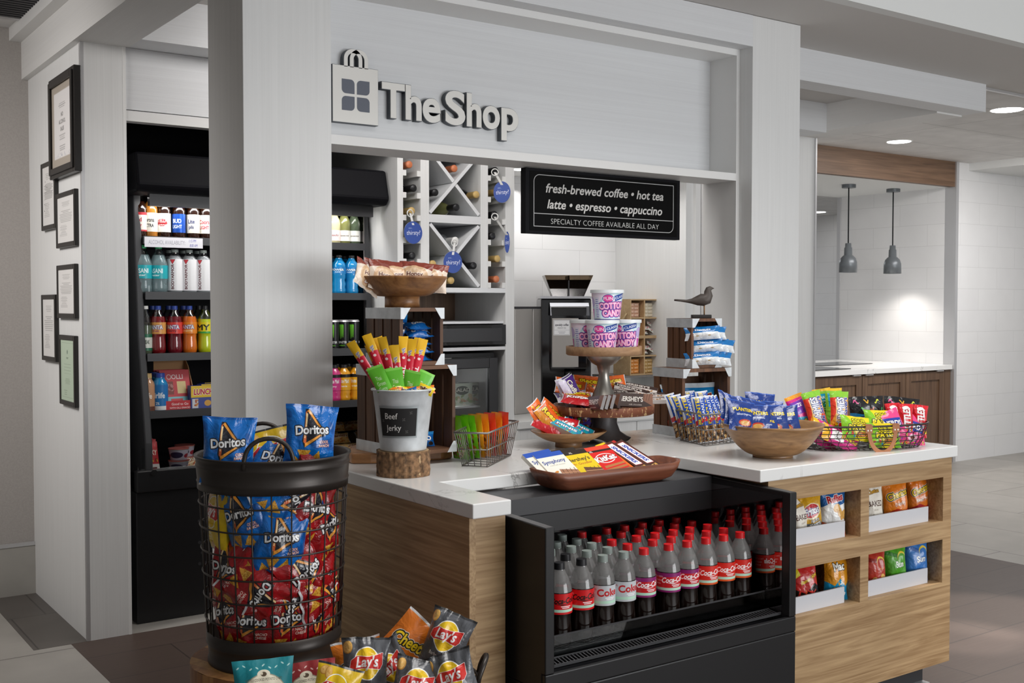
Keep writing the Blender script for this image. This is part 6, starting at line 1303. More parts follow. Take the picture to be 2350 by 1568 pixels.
for k in range(5):
    q = cl + R1 @ Vector((.07 + .08 * (k % 2), .05 + .03 * k, 0)); put('cookie_pack', COOK[k % 2], (q.x, q.y, BZ + .0125 + .001 * k), (-.25, 0, RZ1 + .2 * (-1) ** k), 'blue snack pack inside the lower dark crate behind the bucket, %s from the front' % ORD[k], 'cookies', 'blue packs in the lower crate')
# ---- pedestal bowl of buns on the upper crate
def bowl(name, label, loc, r, h, foot_r, foot_h, wood, th=.008, cv=(.72, 1.3)):
    t = thing(name, label, 'bowl', loc, .4); n = 44; pr = [(foot_r * .6, foot_h)]
    out = [(foot_r * .98 + (r - foot_r * .98) * (k / 12) ** cv[0], foot_h + (h - foot_h) * (k / 12) ** cv[1]) for k in range(13)]
    inn = [(max(.001, a_ - th), z + (th if k < 12 else 0)) for k, (a_, z) in enumerate(out)][::-1]
    b = MB(); b.lathe([(0, foot_h)] + out + [(r - th * .4, h + .001)] + inn + [(0, foot_h + th)], n); b.build('bowl_body', wood, t)
    b = MB(); b.lathe([(0, 0), (foot_r, 0), (foot_r * .99, foot_h * .5), (foot_r, foot_h + .012), (0, foot_h + .012)], n); b.build('foot', wood, t); return t
pb = cu + R1 @ Vector((w2 * .42, d2 * .42, 0)); zb0 = cu.z + h2 + .001
depb = (Vector((pb.x, pb.y, 0)) - Vector((0, 0, 0))).dot(FH); rb = 104 * depb / FPX
bc = at(923, 700, y=pb.y); bc = Vector((bc.x, pb.y, zb0))
hb = zof(636, bc) - zb0
bowl('pedestal_bowl', 'wide acacia pedestal bowl of wrapped buns on top of the dark crates', bc, rb, hb, 40 * depb / FPX, (zof(681, bc) - zb0), ACACIA, .008, (.6, 1.5))
BUN = [pillow('wrapped_bun', .115, .10, .04, A['bun'], k, 12, 10, .06, .8) for k in range(3)]
for k, (u, dy, tilt) in enumerate(((838, -.01, -.3), (858, .0, -.25), (878, -.02, -.3), (893, .02, -.2), (908, -.01, -.3), (926, .01, -.25), (948, -.035, -.35), (972, -.02, -.35), (985, .03, -.3))):
    pt = at(u, 610, y=bc.y + dy); put('wrapped_bun', BUN[k % 3], (pt.x, bc.y + dy, zb0 + hb - .045 - .002 * (k % 3)), (tilt, .5 - .13 * k if k < 6 else .1, FACE_ + (.9 - .12 * k if k < 6 else .0)), 'wrapped honey bun in the pedestal bowl, %s from the left' % ORD[k], 'bun', 'wrapped buns in the pedestal bowl')
# ---- wire basket of trail mix
def wire_tray(name, label, cat, pts, h, flare, r=.0022, nv=6, matl='grey_wire', rings=(0, .5, 1), mid=()):
    """open wire basket on a polygon of floor corners; top corners pushed outward by flare"""
    c = sum((Vector(p) for p in pts), Vector()) / len(pts); t = thing(name, label, cat, c); P = [Vector(p) - c for p in pts]
    up = lambda p, q: Vector((p.x * (1 + flare * q), p.y * (1 + flare * q), .003 + h * q)); n = len(P)
    b = MB()
    for q in rings[:-1]: b.tube([up(p, q) for p in P], r if q else r * 1.1, 6, True)
    for i in range(n):
        a_, d_ = P[i], P[(i + 1) % n]
        k_ = max(2, int(round(nv * (a_ - d_).length / .12)))
        for j in range(k_): p = a_.lerp(d_, j / k_); b.tube([up(p, 0), up(p, 1)], r * .7, 5)
    for j in range(1, 6):
        a_ = P[0].lerp(P[3 % n], j / 6); d_ = P[1].lerp(P[2], j / 6); b.tube([up(a_, 0), up(d_, 0)], r * .7, 5)
    b.build('wire_mesh', M[matl], t); MB().tube([up(p, 1) for p in P], r * 1.5, 8, True).build('rim_wire', M[matl], t); return t, c, P, up
g = [at(1061, 1071, z=WZ), at(1118, 1073, z=WZ), at(1172, 1046, z=WZ), at(1112, 1040, z=WZ)]
t, c, P_, up = wire_tray('wire_basket', 'small grey wire basket of green and orange trail mix bags', 'basket', g, .112, .32)
TM = {k: [pillow('trail_mix_bag', .095, .145, .022, A['trail_' + k], q, 12, 14) for q in range(2)] for k in ('green', 'orange', 'red')}
ax = (g[2] - g[1]).normalized(); sd = (g[1] - g[0]).normalized(); wz_ = math.atan2(sd.y, sd.x)
L_ = (g[2] - g[1]).length
for k, (kd, f, dz) in enumerate((('green', .04, .012), ('green', .17, .004), ('green', .30, .006), ('orange', .42, .008), ('orange', .55, .01), ('red', .68, .012), ('orange', .80, .012), ('red', .92, .0))):
    p = at(1062 + 104 * f, 1060 - 14 * f, z=WZ); put('trail_mix_bag', TM[kd][k % 2], (p.x, p.y + .02, WZ + .006), (.20 - .04 * k, -.05, FACE_ - .95 - .03 * k), '%s trail mix bag in the small wire basket, %s from the front' % (kd, ORD[k]), 'snack bag', 'trail mix bags in the small wire basket')
# ---- small bowl of candy, chocolate tray
sc, sr = Vector((2.52, 3.21, 0)), .06
dps = sc.dot(FH); bowl('wooden_bowl', 'small wooden bowl of colourful candy bags in front of the tiered stand', (sc.x, sc.y, WZ), 88 * dps / FPX, zof(986, sc) - QZ - .004, .05, .018, MANGO, .006)
CB = {k: pillow('candy_bag', .125, .07, .026, A['cand_' + k], i, 12, 8) for i, k in enumerate(('orange', 'pieces', 'blue', 'brown', 'violet', 'red', 'purple'))}
CT = card('candy_tube', .12, .032, .03, A['cand_teal'])
zc_ = zof(986, sc)
for k, (u, v, dy, kd, ry, rz_, nm) in enumerate(((1228, 962, .02, 'pieces', 1.0, .3, 'orange candy bag standing at the left of the small bowl'), (1248, 968, .0, 'orange', .9, .1, 'orange peanut candy bag leaning in the small bowl'), (1258, 955, .06, 'pieces', .7, .2, 'orange candy bag at the back left of the small bowl'), (1285, 970, .05, 'blue', -.2, .0, 'blue candy bag at the back of the small bowl'), (1318, 962, .06, 'violet', -.45, -.1, 'violet candy bag sticking up at the back of the small bowl'),
        (1328, 978, .02, 'brown', -.9, -.1, 'brown candy bag at the right of the small bowl'), (1344, 976, .03, 'blue', -1.0, .0, 'blue candy bag, right of the brown one in the small bowl'), (1366, 974, .03, 'violet', -1.15, .1, 'violet candy bag at the right edge of the small bowl'), (1252, 976, -.005, 'red', .45, .1, 'red candy pack lying at the front left of the small bowl'), (1286, 982, -.025, 'red', .2, .0, 'red candy pack lying at the front of the small bowl'))):
    p = at(u, v + 6, y=sc.y + dy); put('candy_bag', CB[kd], (p.x, p.y, max(p.z - .034, zc_ - .02) + .040 * abs(math.sin(ry))), (-.5, ry, FACE_ + rz_), nm, 'candy', 'candy bags in the small bowl')
for k, (u, v, dy) in enumerate(((1294, 982, -.04), (1322, 984, -.045))):
    p = at(u, v, y=sc.y + dy); put('candy_tube', CT, (p.x, p.y, zc_ - .004), (-.9, .45, FACE_ - .1), 'teal mini candy tube in the small bowl, %s one' % ['left', 'right'][k], 'candy', 'teal candy tubes')
# tray lies across the worktop edge on the cooler top
tz = .8865
ta, tb = at(1212, 1100, z=tz), at(1488, 1078, z=tz)
tc = Vector((2.265, 2.690, tz)); trz = -.02
t = thing('serving_tray', 'long reddish wooden tray of chocolate bars on the black cooler top', 'tray', tc, (0, 0, trz))
def rrect(w, d, r, n=6):
    out = []
    for cx_, cy_, a0 in ((w / 2 - r, -d / 2 + r, -PI / 2), (w / 2 - r, d / 2 - r, 0), (-w / 2 + r, d / 2 - r, PI / 2), (-w / 2 + r, -d / 2 + r, PI)):
        for k in range(n + 1): q = a0 + PI / 2 * k / n; out.append((cx_ + r * math.cos(q), cy_ + r * math.sin(q)))
    return out
def tray(b, prof, r):
    rings = []; n = None
    for w, d, z in prof:
        o = rrect(w, d, min(r, w / 2 - .001, d / 2 - .001)); n = len(o); rings.append([(x, y, z + .012 * (abs(x) / (prof[3][0] / 2)) ** 4 * (1 if z > .02 else 0)) for x, y in o])
    vs = [p for q in rings for p in q]; fs = [tuple(range(n - 1, -1, -1))]
    for k in range(len(rings) - 1): fs += [(k * n + i, k * n + (i + 1) % n, (k + 1) * n + (i + 1) % n, (k + 1) * n + i) for i in range(n)]
    fs.append(tuple((len(rings) - 1) * n + i for i in range(n))); b.add(vs, fs, 0, smooth=True)
TW, TD, THh = .53, .165, .052
b = MB(); tray(b, [(TW * .80, TD * .66, 0), (TW * .90, TD * .86, .012), (TW * .97, TD * .96, .030), (TW, TD, THh), (TW - .016, TD - .014, THh + .001), (TW * .92, TD * .86, .026), (TW * .82, TD * .70, .010)], .05)
b.build('tray_body', grain('reddish_tray_wood', '#5a3020', '#8a5238', (3, 26, 26), .45, 1.4, .3, 4, 5, coat=.1), t)
CHOC = {'white': card('white_bar', .105, .155, .014, A['bar_white']), 'yellow': card('yellow_bar', .105, .155, .014, A['bar_yellow']), 'red': card('red_bar', .12, .16, .016, A['bar_red']), 'orange': card('orange_bar', .045, .17, .014, A['bar_orange']), 'snick': card('snack_bar', .046, .175, .028, A['bar_snick']), 'dark': card('dark_bar', .05, .165, .022, A['bar_dark'])}
R2 = Matrix.Rotation(trz, 3, 'Z')
for k, (kd, x, y, z, ry, rz_, nm) in enumerate((('white', -.160, -.018, .018, -.12, .05, 'white wrapped chocolate bar in front at the left end of the tray'), ('white', -.182, .0, .022, -.16, .05, 'white wrapped chocolate bar behind the front one at the tray left end'), ('yellow', -.072, -.024, .018, -.10, .0, 'yellow chocolate bar in front, second kind from the left in the tray'), ('yellow', -.093, .0, .022, -.12, .0, 'yellow chocolate bar behind the front yellow one in the tray'),
        ('red', .022, -.024, .020, -.12, .0, 'red wafer bar pack in the middle of the tray'), ('orange', .090, -.014, .020, -.25, -.1, 'orange and yellow peanut bar beside the red wafer pack'), ('orange', .112, .004, .022, -.28, -.1, 'orange peanut bar leaning behind its neighbour in the tray'), ('dark', .135, .012, .020, -.30, -.1, 'dark brown bar with red top in the tray'), ('snick', .148, -.008, .020, -.36, -.08, 'brown and white bar in the tray, left of the rightmost one'), ('snick', .200, -.004, .022, -.38, -.06, 'brown and white bar at the right end of the tray'), ('dark', .172, .022, .024, -.34, -.1, 'dark bar tucked behind the brown and white bars'))):
    q = tc + R2 @ Vector((x, y - .018, z)); put('chocolate_bar', CHOC[kd], q, (-.92, ry * .0, trz + rz_ - .1 + ry * -.0), nm, 'chocolate bar', 'chocolate bars in the tray').rotation_euler = (Matrix.Rotation(trz - .12, 3, 'Z') @ Matrix.Rotation(-1.06, 3, 'X') @ Matrix.Rotation(ry * 1.2, 3, 'Y')).to_euler()
# ---- two-tier stand of candy
sp = Vector((2.705, 3.232, 0)); dp = sp.dot(FH)
ZT1 = zof(927, sp); ZT2 = zof(794, sp); r1, r2 = 116 * dp / FPX, 87 * dp / FPX
t = thing('tiered_stand', 'two-tier round wooden stand on a flared metal pedestal', 'stand', (sp.x, sp.y, WZ), .2)
PEW = mat('pewter', (.33, .31, .28), .34, .8, var=.12, vscale=14); DKM = mat('dark_zinc', (.12, .12, .125), .45, .6, var=.15, vscale=20)
h1_ = ZT1 - WZ; h2_ = ZT2 - WZ; t1, t2_ = .034, .034
b = MB(); n = 64; vs = []; fs = []
pf = [(.100, 0, 1), (.085, .010, .8), (.062, .040, .2), (.050, .075, 0), (.052, h1_ - t1, 0)]
for r, z, wv in pf:
    for i in range(n): a_ = 2 * PI * i / n; vs.append((r * (1 + .05 * wv * math.sin(4 * a_)) * math.cos(a_), r * (1 + .05 * wv * math.sin(4 * a_)) * math.sin(a_), z + wv * .012 * (1 + math.sin(4 * a_))))
for j in range(len(pf) - 1):
    for i in range(n): fs.append((j * n + i, j * n + (i + 1) % n, (j + 1) * n + (i + 1) % n, (j + 1) * n + i))
b.add(vs, fs, 0, smooth=True); b.build('base_pedestal', DKM, t)
WORN = mat('worn_painted_wood', '#7a4630', .6, var=.0)
def worn():
    m_, tt, bb = nt('chipped_brown_paint'); tc_ = tt.nodes.new('ShaderNodeTexCoord'); mp_ = tt.nodes.new('ShaderNodeMapping'); mp_.inputs['Scale'].default_value = (40, 40, 18); n_ = tt.nodes.new('ShaderNodeTexNoise'); n_.inputs['Scale'].default_value = 1.6; n_.inputs['Detail'].default_value = 8; n_.inputs['Roughness'].default_value = .7
    r_ = tt.nodes.new('ShaderNodeValToRGB'); r_.color_ramp.elements[0].position = .56; r_.color_ramp.elements[1].position = .60; r_.color_ramp.elements[0].color = (*rgb('#774229'), 1); r_.color_ramp.elements[1].color = (*rgb('#d2b07c'), 1)
    tt.links.new(tc_.outputs['Object'], mp_.inputs[0]); tt.links.new(mp_.outputs[0], n_.inputs[0]); tt.links.new(n_.outputs[0], r_.inputs[0]); tt.links.new(r_.outputs[0], bb.inputs['Base Color']); bb.inputs['Roughness'].default_value = .6; return m_
def tier(name, r, z, th, mt):
    b = MB(); b.lathe([(0, z - th), (r * .96, z - th), (r, z - th + .004), (r, z), (r - .008, z), (r - .010, z - .014), (0, z - .014)], 56); b.build(name, mt, t)
tier('lower_tier', r1, h1_, t1, worn())
b = MB(); hz = h1_ - .014; b.lathe([(0, hz), (.070, hz), (.066, hz + .006), (.046, hz + .04), (.026, hz + .09), (.019, hz + (h2_ - hz) * .55), (.026, hz + (h2_ - hz) * .68), (.046, h2_ - t2_ - .03), (.063, h2_ - t2_ - .012), (.066, h2_ - t2_)], 48); b.build('upper_pedestal', PEW, t)
tier('upper_tier', r2, h2_, t2_, grain('weathered_plank', '#7d5c40', '#ae8a66', (5, 24, 24), .6, 1.2, .4, 4, 5))
RC = .0605
def tub(p, rz, label, proto=[]):
    if proto: return dup(proto[0], p, (0, 0, rz), label, 'candy floss tubs')
    t = thing('candy_floss_tub', label, 'tub', p, rz, 'candy floss tubs'); hh = .104
    b = MB(); b.cyl(RC * .80, 0, .003, 36, r2=RC * .80); b.lathe([(RC * .80, .003), (RC * .985, hh)], 40, 0, uvz=(.0, hh), a0=PI / 2); b.build('tub_body', A['tub'], t)
    b = MB(); b.cyl(RC * 1.05, hh - .004, hh + .008, 40); b.build('lid', mat('frosted_white_lid', (.78, .82, .84), .35), t, bevel=.003); proto.append(t); return t
zt = WZ + h2_ - .013
for k, (u, v, dy, z, rz_, nm) in enumerate(((1382, 790, -.065, zt, -.70, 'front candy floss tub in the row on the upper tier'), (1434, 788, -.005, zt, -1.05, 'candy floss tub at the right of the upper tier'), (1346, 784, .035, zt, -.35, 'candy floss tub at the left of the upper tier, behind the front one'), (1393, 727, -.012, zt + .1125, -.42, 'candy floss tub stacked on top of the other three'))):
    p = at(u, 760, y=sp.y + dy); tub((p.x, sp.y + dy, z), FACE_ + rz_, nm)
TB = {'brown': card('brown_bar', .135, .052, .012, A['bar_brown']), 'almond': card('almond_bar', .14, .045, .016, A['bar_almond'])}
zl = WZ + h1_ - .013
for k, (u, v, dy, kd, rx, ry, rz_, nm) in enumerate(((1288, 905, .05, 'purple', -.5, 1.15, .0, 'purple candy pack standing at the left of the lower tier'), (1298, 907, .03, 'purple', -.5, 1.1, .1, 'purple candy pack, second at the left of the lower tier'), (1318, 910, .02, 'purple', -1.1, -.1, .2, 'purple and white pack lying at the left of the lower tier'), (1308, 896, .09, 'pieces', -.6, .2, .1, 'orange candy bag at the back left of the lower tier'),
        (1322, 918, -.05, 'red', -1.2, .15, -.2, 'red candy pack lying at the front left of the lower tier'), (1345, 920, -.08, 'red', -1.25, .1, -.2, 'red and silver candy pack at the front of the lower tier'), (1330, 912, -.01, 'orange', -1.0, .1, .3, 'orange candy pack between the red packs on the lower tier'), (1352, 890, .10, 'pieces', -.5, .1, .2, 'orange candy bag behind the pedestal on the left'), (1408, 888, .11, 'pieces', -.6, -.1, .2, 'orange candy bag behind the pedestal on the right'))):
    p = at(u, v, y=sp.y + dy); put('candy_bag', CB[kd], (p.x, p.y, max(zl + .02, p.z - .018) + .014 * abs(math.sin(ry)) * (abs(ry) > .6)), (rx, ry, FACE_ + rz_), nm, 'candy', 'candy packs on the lower tier')
for k, (u, dy, lean, rz_, nm) in enumerate(((1362, -.125, -.35, -1.2, 'brown chocolate bar, leftmost of the fan on the lower tier'), (1372, -.122, -.35, -1.2, 'brown chocolate bar, second in the fan on the lower tier'), (1382, -.118, -.35, -1.15, 'brown chocolate bar, third in the fan on the lower tier'), (1393, -.112, -.38, -1.0, 'brown chocolate bar with its picture side forward in the fan'), (1456, -.118, -.40, .02, 'brown chocolate bar with white lettering at the front right of the lower tier'))):
    p = at(u, 925, y=sp.y + dy); put('chocolate_bar', TB['brown'], (p.x, p.y, zl + .008), (lean, -.12 if k < 4 else .05, FACE_ + rz_), nm, 'chocolate bar', 'brown chocolate bars on the lower tier')
for k, (u, v, dy, rx, ry, rz_, nm) in enumerate(((1425, 905, .02, -1.2, .0, .3, 'almond chocolate bar lying flat near the pedestal'), (1448, 898, .04, -1.1, .25, -.1, 'almond chocolate bar slanting on the heap of the lower tier'), (1465, 893, .05, -1.1, .18, -.2, 'topmost almond chocolate bar of the lower tier heap'), (1492, 908, -.02, -1.3, .0, .2, 'almond chocolate bar at the right rim of the lower tier'), (1490, 916, -.04, -1.3, .0, .25, 'almond chocolate bar, lowest at the right rim of the lower tier'), (1440, 912, -.02, -1.2, .1, .1, 'dark chocolate bar behind the lettered bar on the lower tier'))):
    p = at(u, v, y=sp.y + dy); put('chocolate_bar', TB['almond'] if k < 5 else TB['brown'], (p.x, p.y, max(zl + .012, p.z - .012)), (rx, ry, FACE_ + rz_), nm, 'chocolate bar', 'almond chocolate bars on the lower tier')
# ---- right crates with doughnuts and pastries, bird on top
RZ2 = .02
q0 = at(1557, 1006, z=QZ); fl = Vector((3.058, 3.17, WZ)); RZ2 = -.07
W3 = .40; D3 = .19; H3 = zof(846, fl) - WZ
W3 = (at(1695, 985, y=fl.y - .06).x - fl.x) / math.cos(RZ2)
crate('wooden_crate', 'lower brown slatted crate at the right, holding blue pastry bags', fl, RZ2, W3, D3, H3, CRATE_R, CRATE_R, .014, 4, .03)
R3 = Matrix.Rotation(RZ2, 3, 'Z'); fu = fl + R3 @ Vector((.055, .012, H3 + .001)); H4 = zof(731, fu) - (WZ + H3 + .001); W4 = (at(1672, 800, y=fu.y - .05).x - fu.x) / math.cos(RZ2)
crate('wooden_crate', 'upper brown slatted crate at the right, filled with powdered doughnuts', fu, RZ2, W4, D3 - .03, H4, CRATE_R, CRATE_R, .012, 4, .03)
DN = [pillow('doughnut_pack', .145, .052, .05, A['donut'], k, 12, 8, .08, .9) for k in range(3)]
ends = ['left', 'middle', 'right']
for r_ in range(3):
    for k in range(3 if r_ < 2 else 2):
        q = fu + R3 @ Vector((.052 + (W4 - .08) / 2.3 * k + (.015 * (r_ % 2)), -.002, 0)); put('doughnut_pack', DN[(k + r_) % 3], (q.x, q.y, fu.z + .0125 + .050 * r_), (-.1, .08 * (k - 1), RZ2 - .55 + .1 * k), 'white powdered doughnut pack in the upper brown crate, %s row, %s' % (['bottom', 'middle', 'top'][r_], ends[k]), 'doughnuts', 'doughnut packs in the crate')
PB = pillow('pastry_bag', .165, .19, .06, A['pastry_blue'], 2); q = fl + R3 @ Vector((W3 * .60, .07, 0)); put('pastry_bag', PB, (q.x, q.y, WZ + .0145), (-.1, 0, RZ2 - .1), 'blue pastry bag standing at the right in the lower brown crate', 'pastry bag', 'blue pastry bags')
q = fl + R3 @ Vector((W3 * .33, .11, 0)); put('pastry_bag', PB, (q.x, q.y, WZ + .0145), (-.25, 0, RZ2 + .25), 'blue pastry bag leaning at the left in the lower brown crate', 'pastry bag', 'blue pastry bags')
q = fl + R3 @ Vector((W3 * .62, .03, 0)); put('pastry_bag', pillow('pastry_bag_low', .17, .09, .05, A['pastry_blue'], 5), (q.x, q.y, WZ + .0145), (-.5, 0, RZ2), 'blue pastry bag lying in front in the lower brown crate', 'pastry bag', 'blue pastry bags')
# bird
bp = fu + R3 @ Vector((W4 * .64, .06, 0)); bzz = fu.z + H4 + .0005; dpt = (Vector((bp.x, bp.y, 0))).dot(FH); px = dpt / FPX
t = thing('bird_figurine', 'dark carved bird figurine on a small block, on top of the right crates', 'figurine', (bp.x, bp.y, bzz), FACE_)
BRD = mat('carved_dark_wood', '#4a423d', .5, bump=.6, bscale=60, var=.2, vscale=30)
MB().box(-22 * px, -.022, 0, 22 * px, .022, 8 * px).build('plinth', mat('dark_block', '#211d1b', .6), t, bevel=.002)
for y in (-.004, .005): MB().tube([(7 * px, y, 8 * px), (7 * px, y, 29 * px)], .0022, 8).build('leg', MANGO, t)
spine = [(-62, 41.5, 2.2, 2.4), (-48, 40.5, 2.6, 2.8), (-34, 39, 3.4, 3.6), (-22, 39, 6, 6), (-10, 40, 11, 9.5), (2, 42, 14.5, 12), (12, 45, 14, 11.5), (16, 53, 10.5, 8.5), (15, 61, 8.5, 7.2), (17, 66, 7.6, 6.6), (21, 68.5, 5.2, 4.6), (25, 68.5, 2.5, 2.2), (29, 68, .5, .5)]
b = MB(); n = 18; vs = []; fs = []
P3 = [Vector((a_ * px, 0, z * px)) for a_, z, _, _ in spine]
for k, (a_, z, rv, rh) in enumerate(spine):
    tt_ = (P3[min(k + 1, len(P3) - 1)] - P3[max(k - 1, 0)]).normalized(); nn_ = Vector((0, 1, 0)); ub = tt_.cross(nn_) * -1
    for i in range(n): q = 2 * PI * i / n; vs.append(P3[k] + ub * (rv * px * math.sin(q)) + nn_ * (rh * px * math.cos(q)))
for k in range(len(spine) - 1): fs += [(k * n + i, k * n + (i + 1) % n, (k + 1) * n + (i + 1) % n, (k + 1) * n + i) for i in range(n)]
fs += [tuple(range(n - 1, -1, -1)), tuple((len(spine) - 1) * n + i for i in range(n))]; b.add([tuple(v) for v in vs], fs, 0, smooth=True); b.build('bird_body', BRD, t)
b = MB(); b.add([(-20 * px, s_ * -.0105, 41 * px) for s_ in (1,)] + [(-6 * px, -.0135 - .001, 49 * px), (10 * px, -.0145, 47 * px), (8 * px, -.0150, 38 * px), (-6 * px, -.0135, 36 * px)], [(0, 4, 3, 2, 1)]); b.add([(x, -y, z) for x, y, z in b.v], [(0, 1, 2, 3, 4)]); b.build('folded_wing', BRD, t)
# ---- wire basket of peanut tubes
g = [at(1562, 1012, z=WZ), at(1618, 1025, z=WZ), at(1700, 1015, z=WZ), at(1640, 1000, z=WZ)]
t, c, P_, up = wire_tray('wire_basket', 'grey wire basket of blue and white peanut tubes in front of the right crates', 'basket', g, .115, .16)
PT = [pillow('peanut_tube', .052, .175, .03, A['nut_tube'], k, 10, 16, .03, .4) for k in range(3)]
for k, (u, v, dy, ry, rz_) in enumerate(((1568, 1008, .0, -.2, .6), (1583, 1012, -.02, -.22, .4), (1600, 1016, -.03, -.2, .2), (1624, 1021, -.045, -.16, -.1), (1645, 1018, -.04, -.2, .1), (1664, 1015, -.03, -.3, .2), (1682, 1010, -.02, -.42, .2), (1600, 1002, .05, -.1, .2), (1630, 1002, .04, -.12, .1))):
    p = at(u, v, z=WZ); put('peanut_tube', PT[k % 3], (p.x, p.y + .012, WZ + .006), (-.2, ry, FACE_ + rz_), 'blue and white peanut tube in the wire basket, %s' % ['leftmost', 'second from the left', 'third from the left', 'with its name facing forward', 'fifth from the left', 'sixth from the left', 'slanting at the right end', 'behind at the left', 'behind in the middle'][k], 'peanuts', 'peanut tubes in the wire basket')
# ---- big wooden bowl of peanut bags
bc2, br2 = Vector((2.927, 2.596, 0)), .068
dp2 = bc2.dot(FH); ztop = zof(965, bc2)
bowl('wooden_bowl', 'large footed wooden bowl of navy peanut bags on the right part of the worktop', (bc2.x, bc2.y, WZ), 117 * dp2 / FPX, ztop - WZ, br2, zof(1034, bc2) - WZ, MANGO, .007)
NB = [pillow('peanut_bag', .11, .115, .035, A['nut_navy'], k, 12, 12, .04, .8) for k in range(3)]
for k, (u, v, dy, rx, ry, rz_) in enumerate(((1680, 930, .06, -.5, .4, .6), (1692, 940, .03, -.45, .35, .4), (1706, 946, .0, -.5, .2, .3), (1722, 942, .02, -.5, .25, .2), (1745, 930, .08, -.35, .1, .1), (1738, 952, -.02, -.55, .05, .0), (1765, 946, .03, -.45, .0, -.1), (1780, 955, -.03, -.5, -.05, .0), (1806, 958, -.02, -.5, -.12, -.1), (1758, 965, -.05, -.8, .0, .0))):
    p = at(u, v, y=bc2.y + dy); put('peanut_bag', NB[k % 3], (p.x, p.y, p.z - .070 + .02 * abs(ry)), (rx, ry, FACE_ + rz_), 'navy peanut bag in the large wooden bowl, %s from the left' % ORD[k], 'peanuts', 'navy peanut bags in the large bowl')
# ---- oval wire basket of gummies with leather handles
oc = Vector((3.381, 2.581, 0)); ang = -.33; ra, rb_ = .262, .125
dpo = oc.dot(FH); zt_ = zof(962, oc + Vector((0, -.1, 0))); HB = zt_ - WZ
t = thing('oval_wire_basket', 'long oval wire basket with leather handles, full of gummy bags', 'basket', (oc.x, oc.y, WZ), ang)
el = lambda q, k, z: (ra * k * math.copysign(abs(math.cos(q)) ** .8, math.cos(q)), rb_ * k * math.copysign(abs(math.sin(q)) ** .8, math.sin(q)), z)
b = MB(); N = 40
for j in range(6):
    q_ = j / 6; k_ = .86 + .14 * q_ ** .7; b.tube([el(2 * PI * i / N, k_, .003 + HB * q_) for i in range(N)], .0016, 5, True)
for i in range(38):
    a_ = 2 * PI * i / 38; b.tube([el(a_ + .05 * (-1) ** j * (j % 2), .86 + .14 * (j / 5) ** .7, .003 + HB * j / 5) for j in range(6)], .0014, 5)
for i in range(-4, 5): x = ra * .86 * i / 5; yy = rb_ * .86 * math.sqrt(1 - (i / 5) ** 2); b.tube([(x, -yy, .003), (x, yy, .003)], .0014, 5)
for i in range(-2, 3): y = rb_ * .86 * i / 3; xx = ra * .86 * math.sqrt(1 - (i / 3) ** 2); b.tube([(-xx, y, .003), (xx, y, .003)], .0014, 5)
b.build('wire_mesh', M['dark_wire'], t); MB().tube([el(2 * PI * i / 60, 1, HB) for i in range(60)], .0034, 8, True).build('rim_wire', M['dark_wire'], t)
LEA = mat('tan_leather', '#a5673a', .55, bump=.3, bscale=120, var=.12, vscale=40)
for sg in (-1, 1):
    x0 = .055; yb = sg * (rb_ + .0065); hd = None; path = []
    for k in range(21): q = PI * k / 20; path.append((x0 * math.cos(PI - q) * (1.0), yb - .0 + sg * .004 * math.sin(q), HB + .004 - .095 * math.sin(q) ** .8))
    b = MB(); vs = []; wd = .0075
    for k, p in enumerate(path):
        nx = Vector((0, 0, 1)); tt_ = (Vector(path[min(k + 1, 20)]) - Vector(path[max(k - 1, 0)])).normalized(); s_ = tt_.cross(Vector((0, 1, 0))).normalized()
        for e in (-1, 1):
            for f_ in (0, 1): q = Vector(p) + s_ * wd * e; vs.append((q.x, q.y + .0016 * (f_ * 2 - 1), q.z))
    fs = []
    for k in range(20):
        a_ = 4 * k; c_ = a_ + 4; fs += [(a_, a_ + 2, c_ + 2, c_), (a_ + 1, c_ + 1, c_ + 3, a_ + 3), (a_, c_, c_ + 1, a_ + 1), (a_ + 2, a_ + 3, c_ + 3, c_ + 2)]
    b.add(vs, fs, 0); hd = b.build('leather_handle', LEA, t, label='tan leather strap handle')
    for x in (-x0, x0):
        b = MB(); b.box(x - .014, min(yb, yb + sg * .003), HB - .022, x + .014, max(yb, yb + sg * .003), HB + .006); b.box(x - .013, min(yb, sg * (rb_ - .008)), HB + .006, x + .013, max(yb, sg * (rb_ - .008)), HB + .009); b.build('strap_loop', LEA, hd)
        for xx in (-.006, .006): MB().cyl(.003, 0, .002, 10, M=TR(x + xx, yb + sg * .003, HB - .012, PI / 2 if sg < 0 else -PI / 2)).build('rivet', M['steel'], hd)
Ro = Matrix.Rotation(ang, 3, 'Z')
GM = {'red': pillow('gummy_bag', .075, .14, .03, A['gum_red'], 1), 'green': pillow('gummy_bag_green', .075, .135, .03, A['gum_green'], 2), 'pink': pillow('gummy_bag_pink', .075, .13, .03, A['gum_pink'], 3), 'black': pillow('worm_bag', .145, .125, .04, A['gum_black'], 4, wr=.9), 'yellow': pillow('sour_bag', .135, .09, .04, A['gum_yellow'], 5, wr=.8), 'nerd': pillow('cluster_bag', .10, .115, .035, A['gum_nerd'], 6), 'skit': pillow('fruit_bag', .06, .12, .03, A['gum_skit'], 7), 'burst': pillow('chew_bag', .16, .065, .03, A['gum_burst'], 8)}
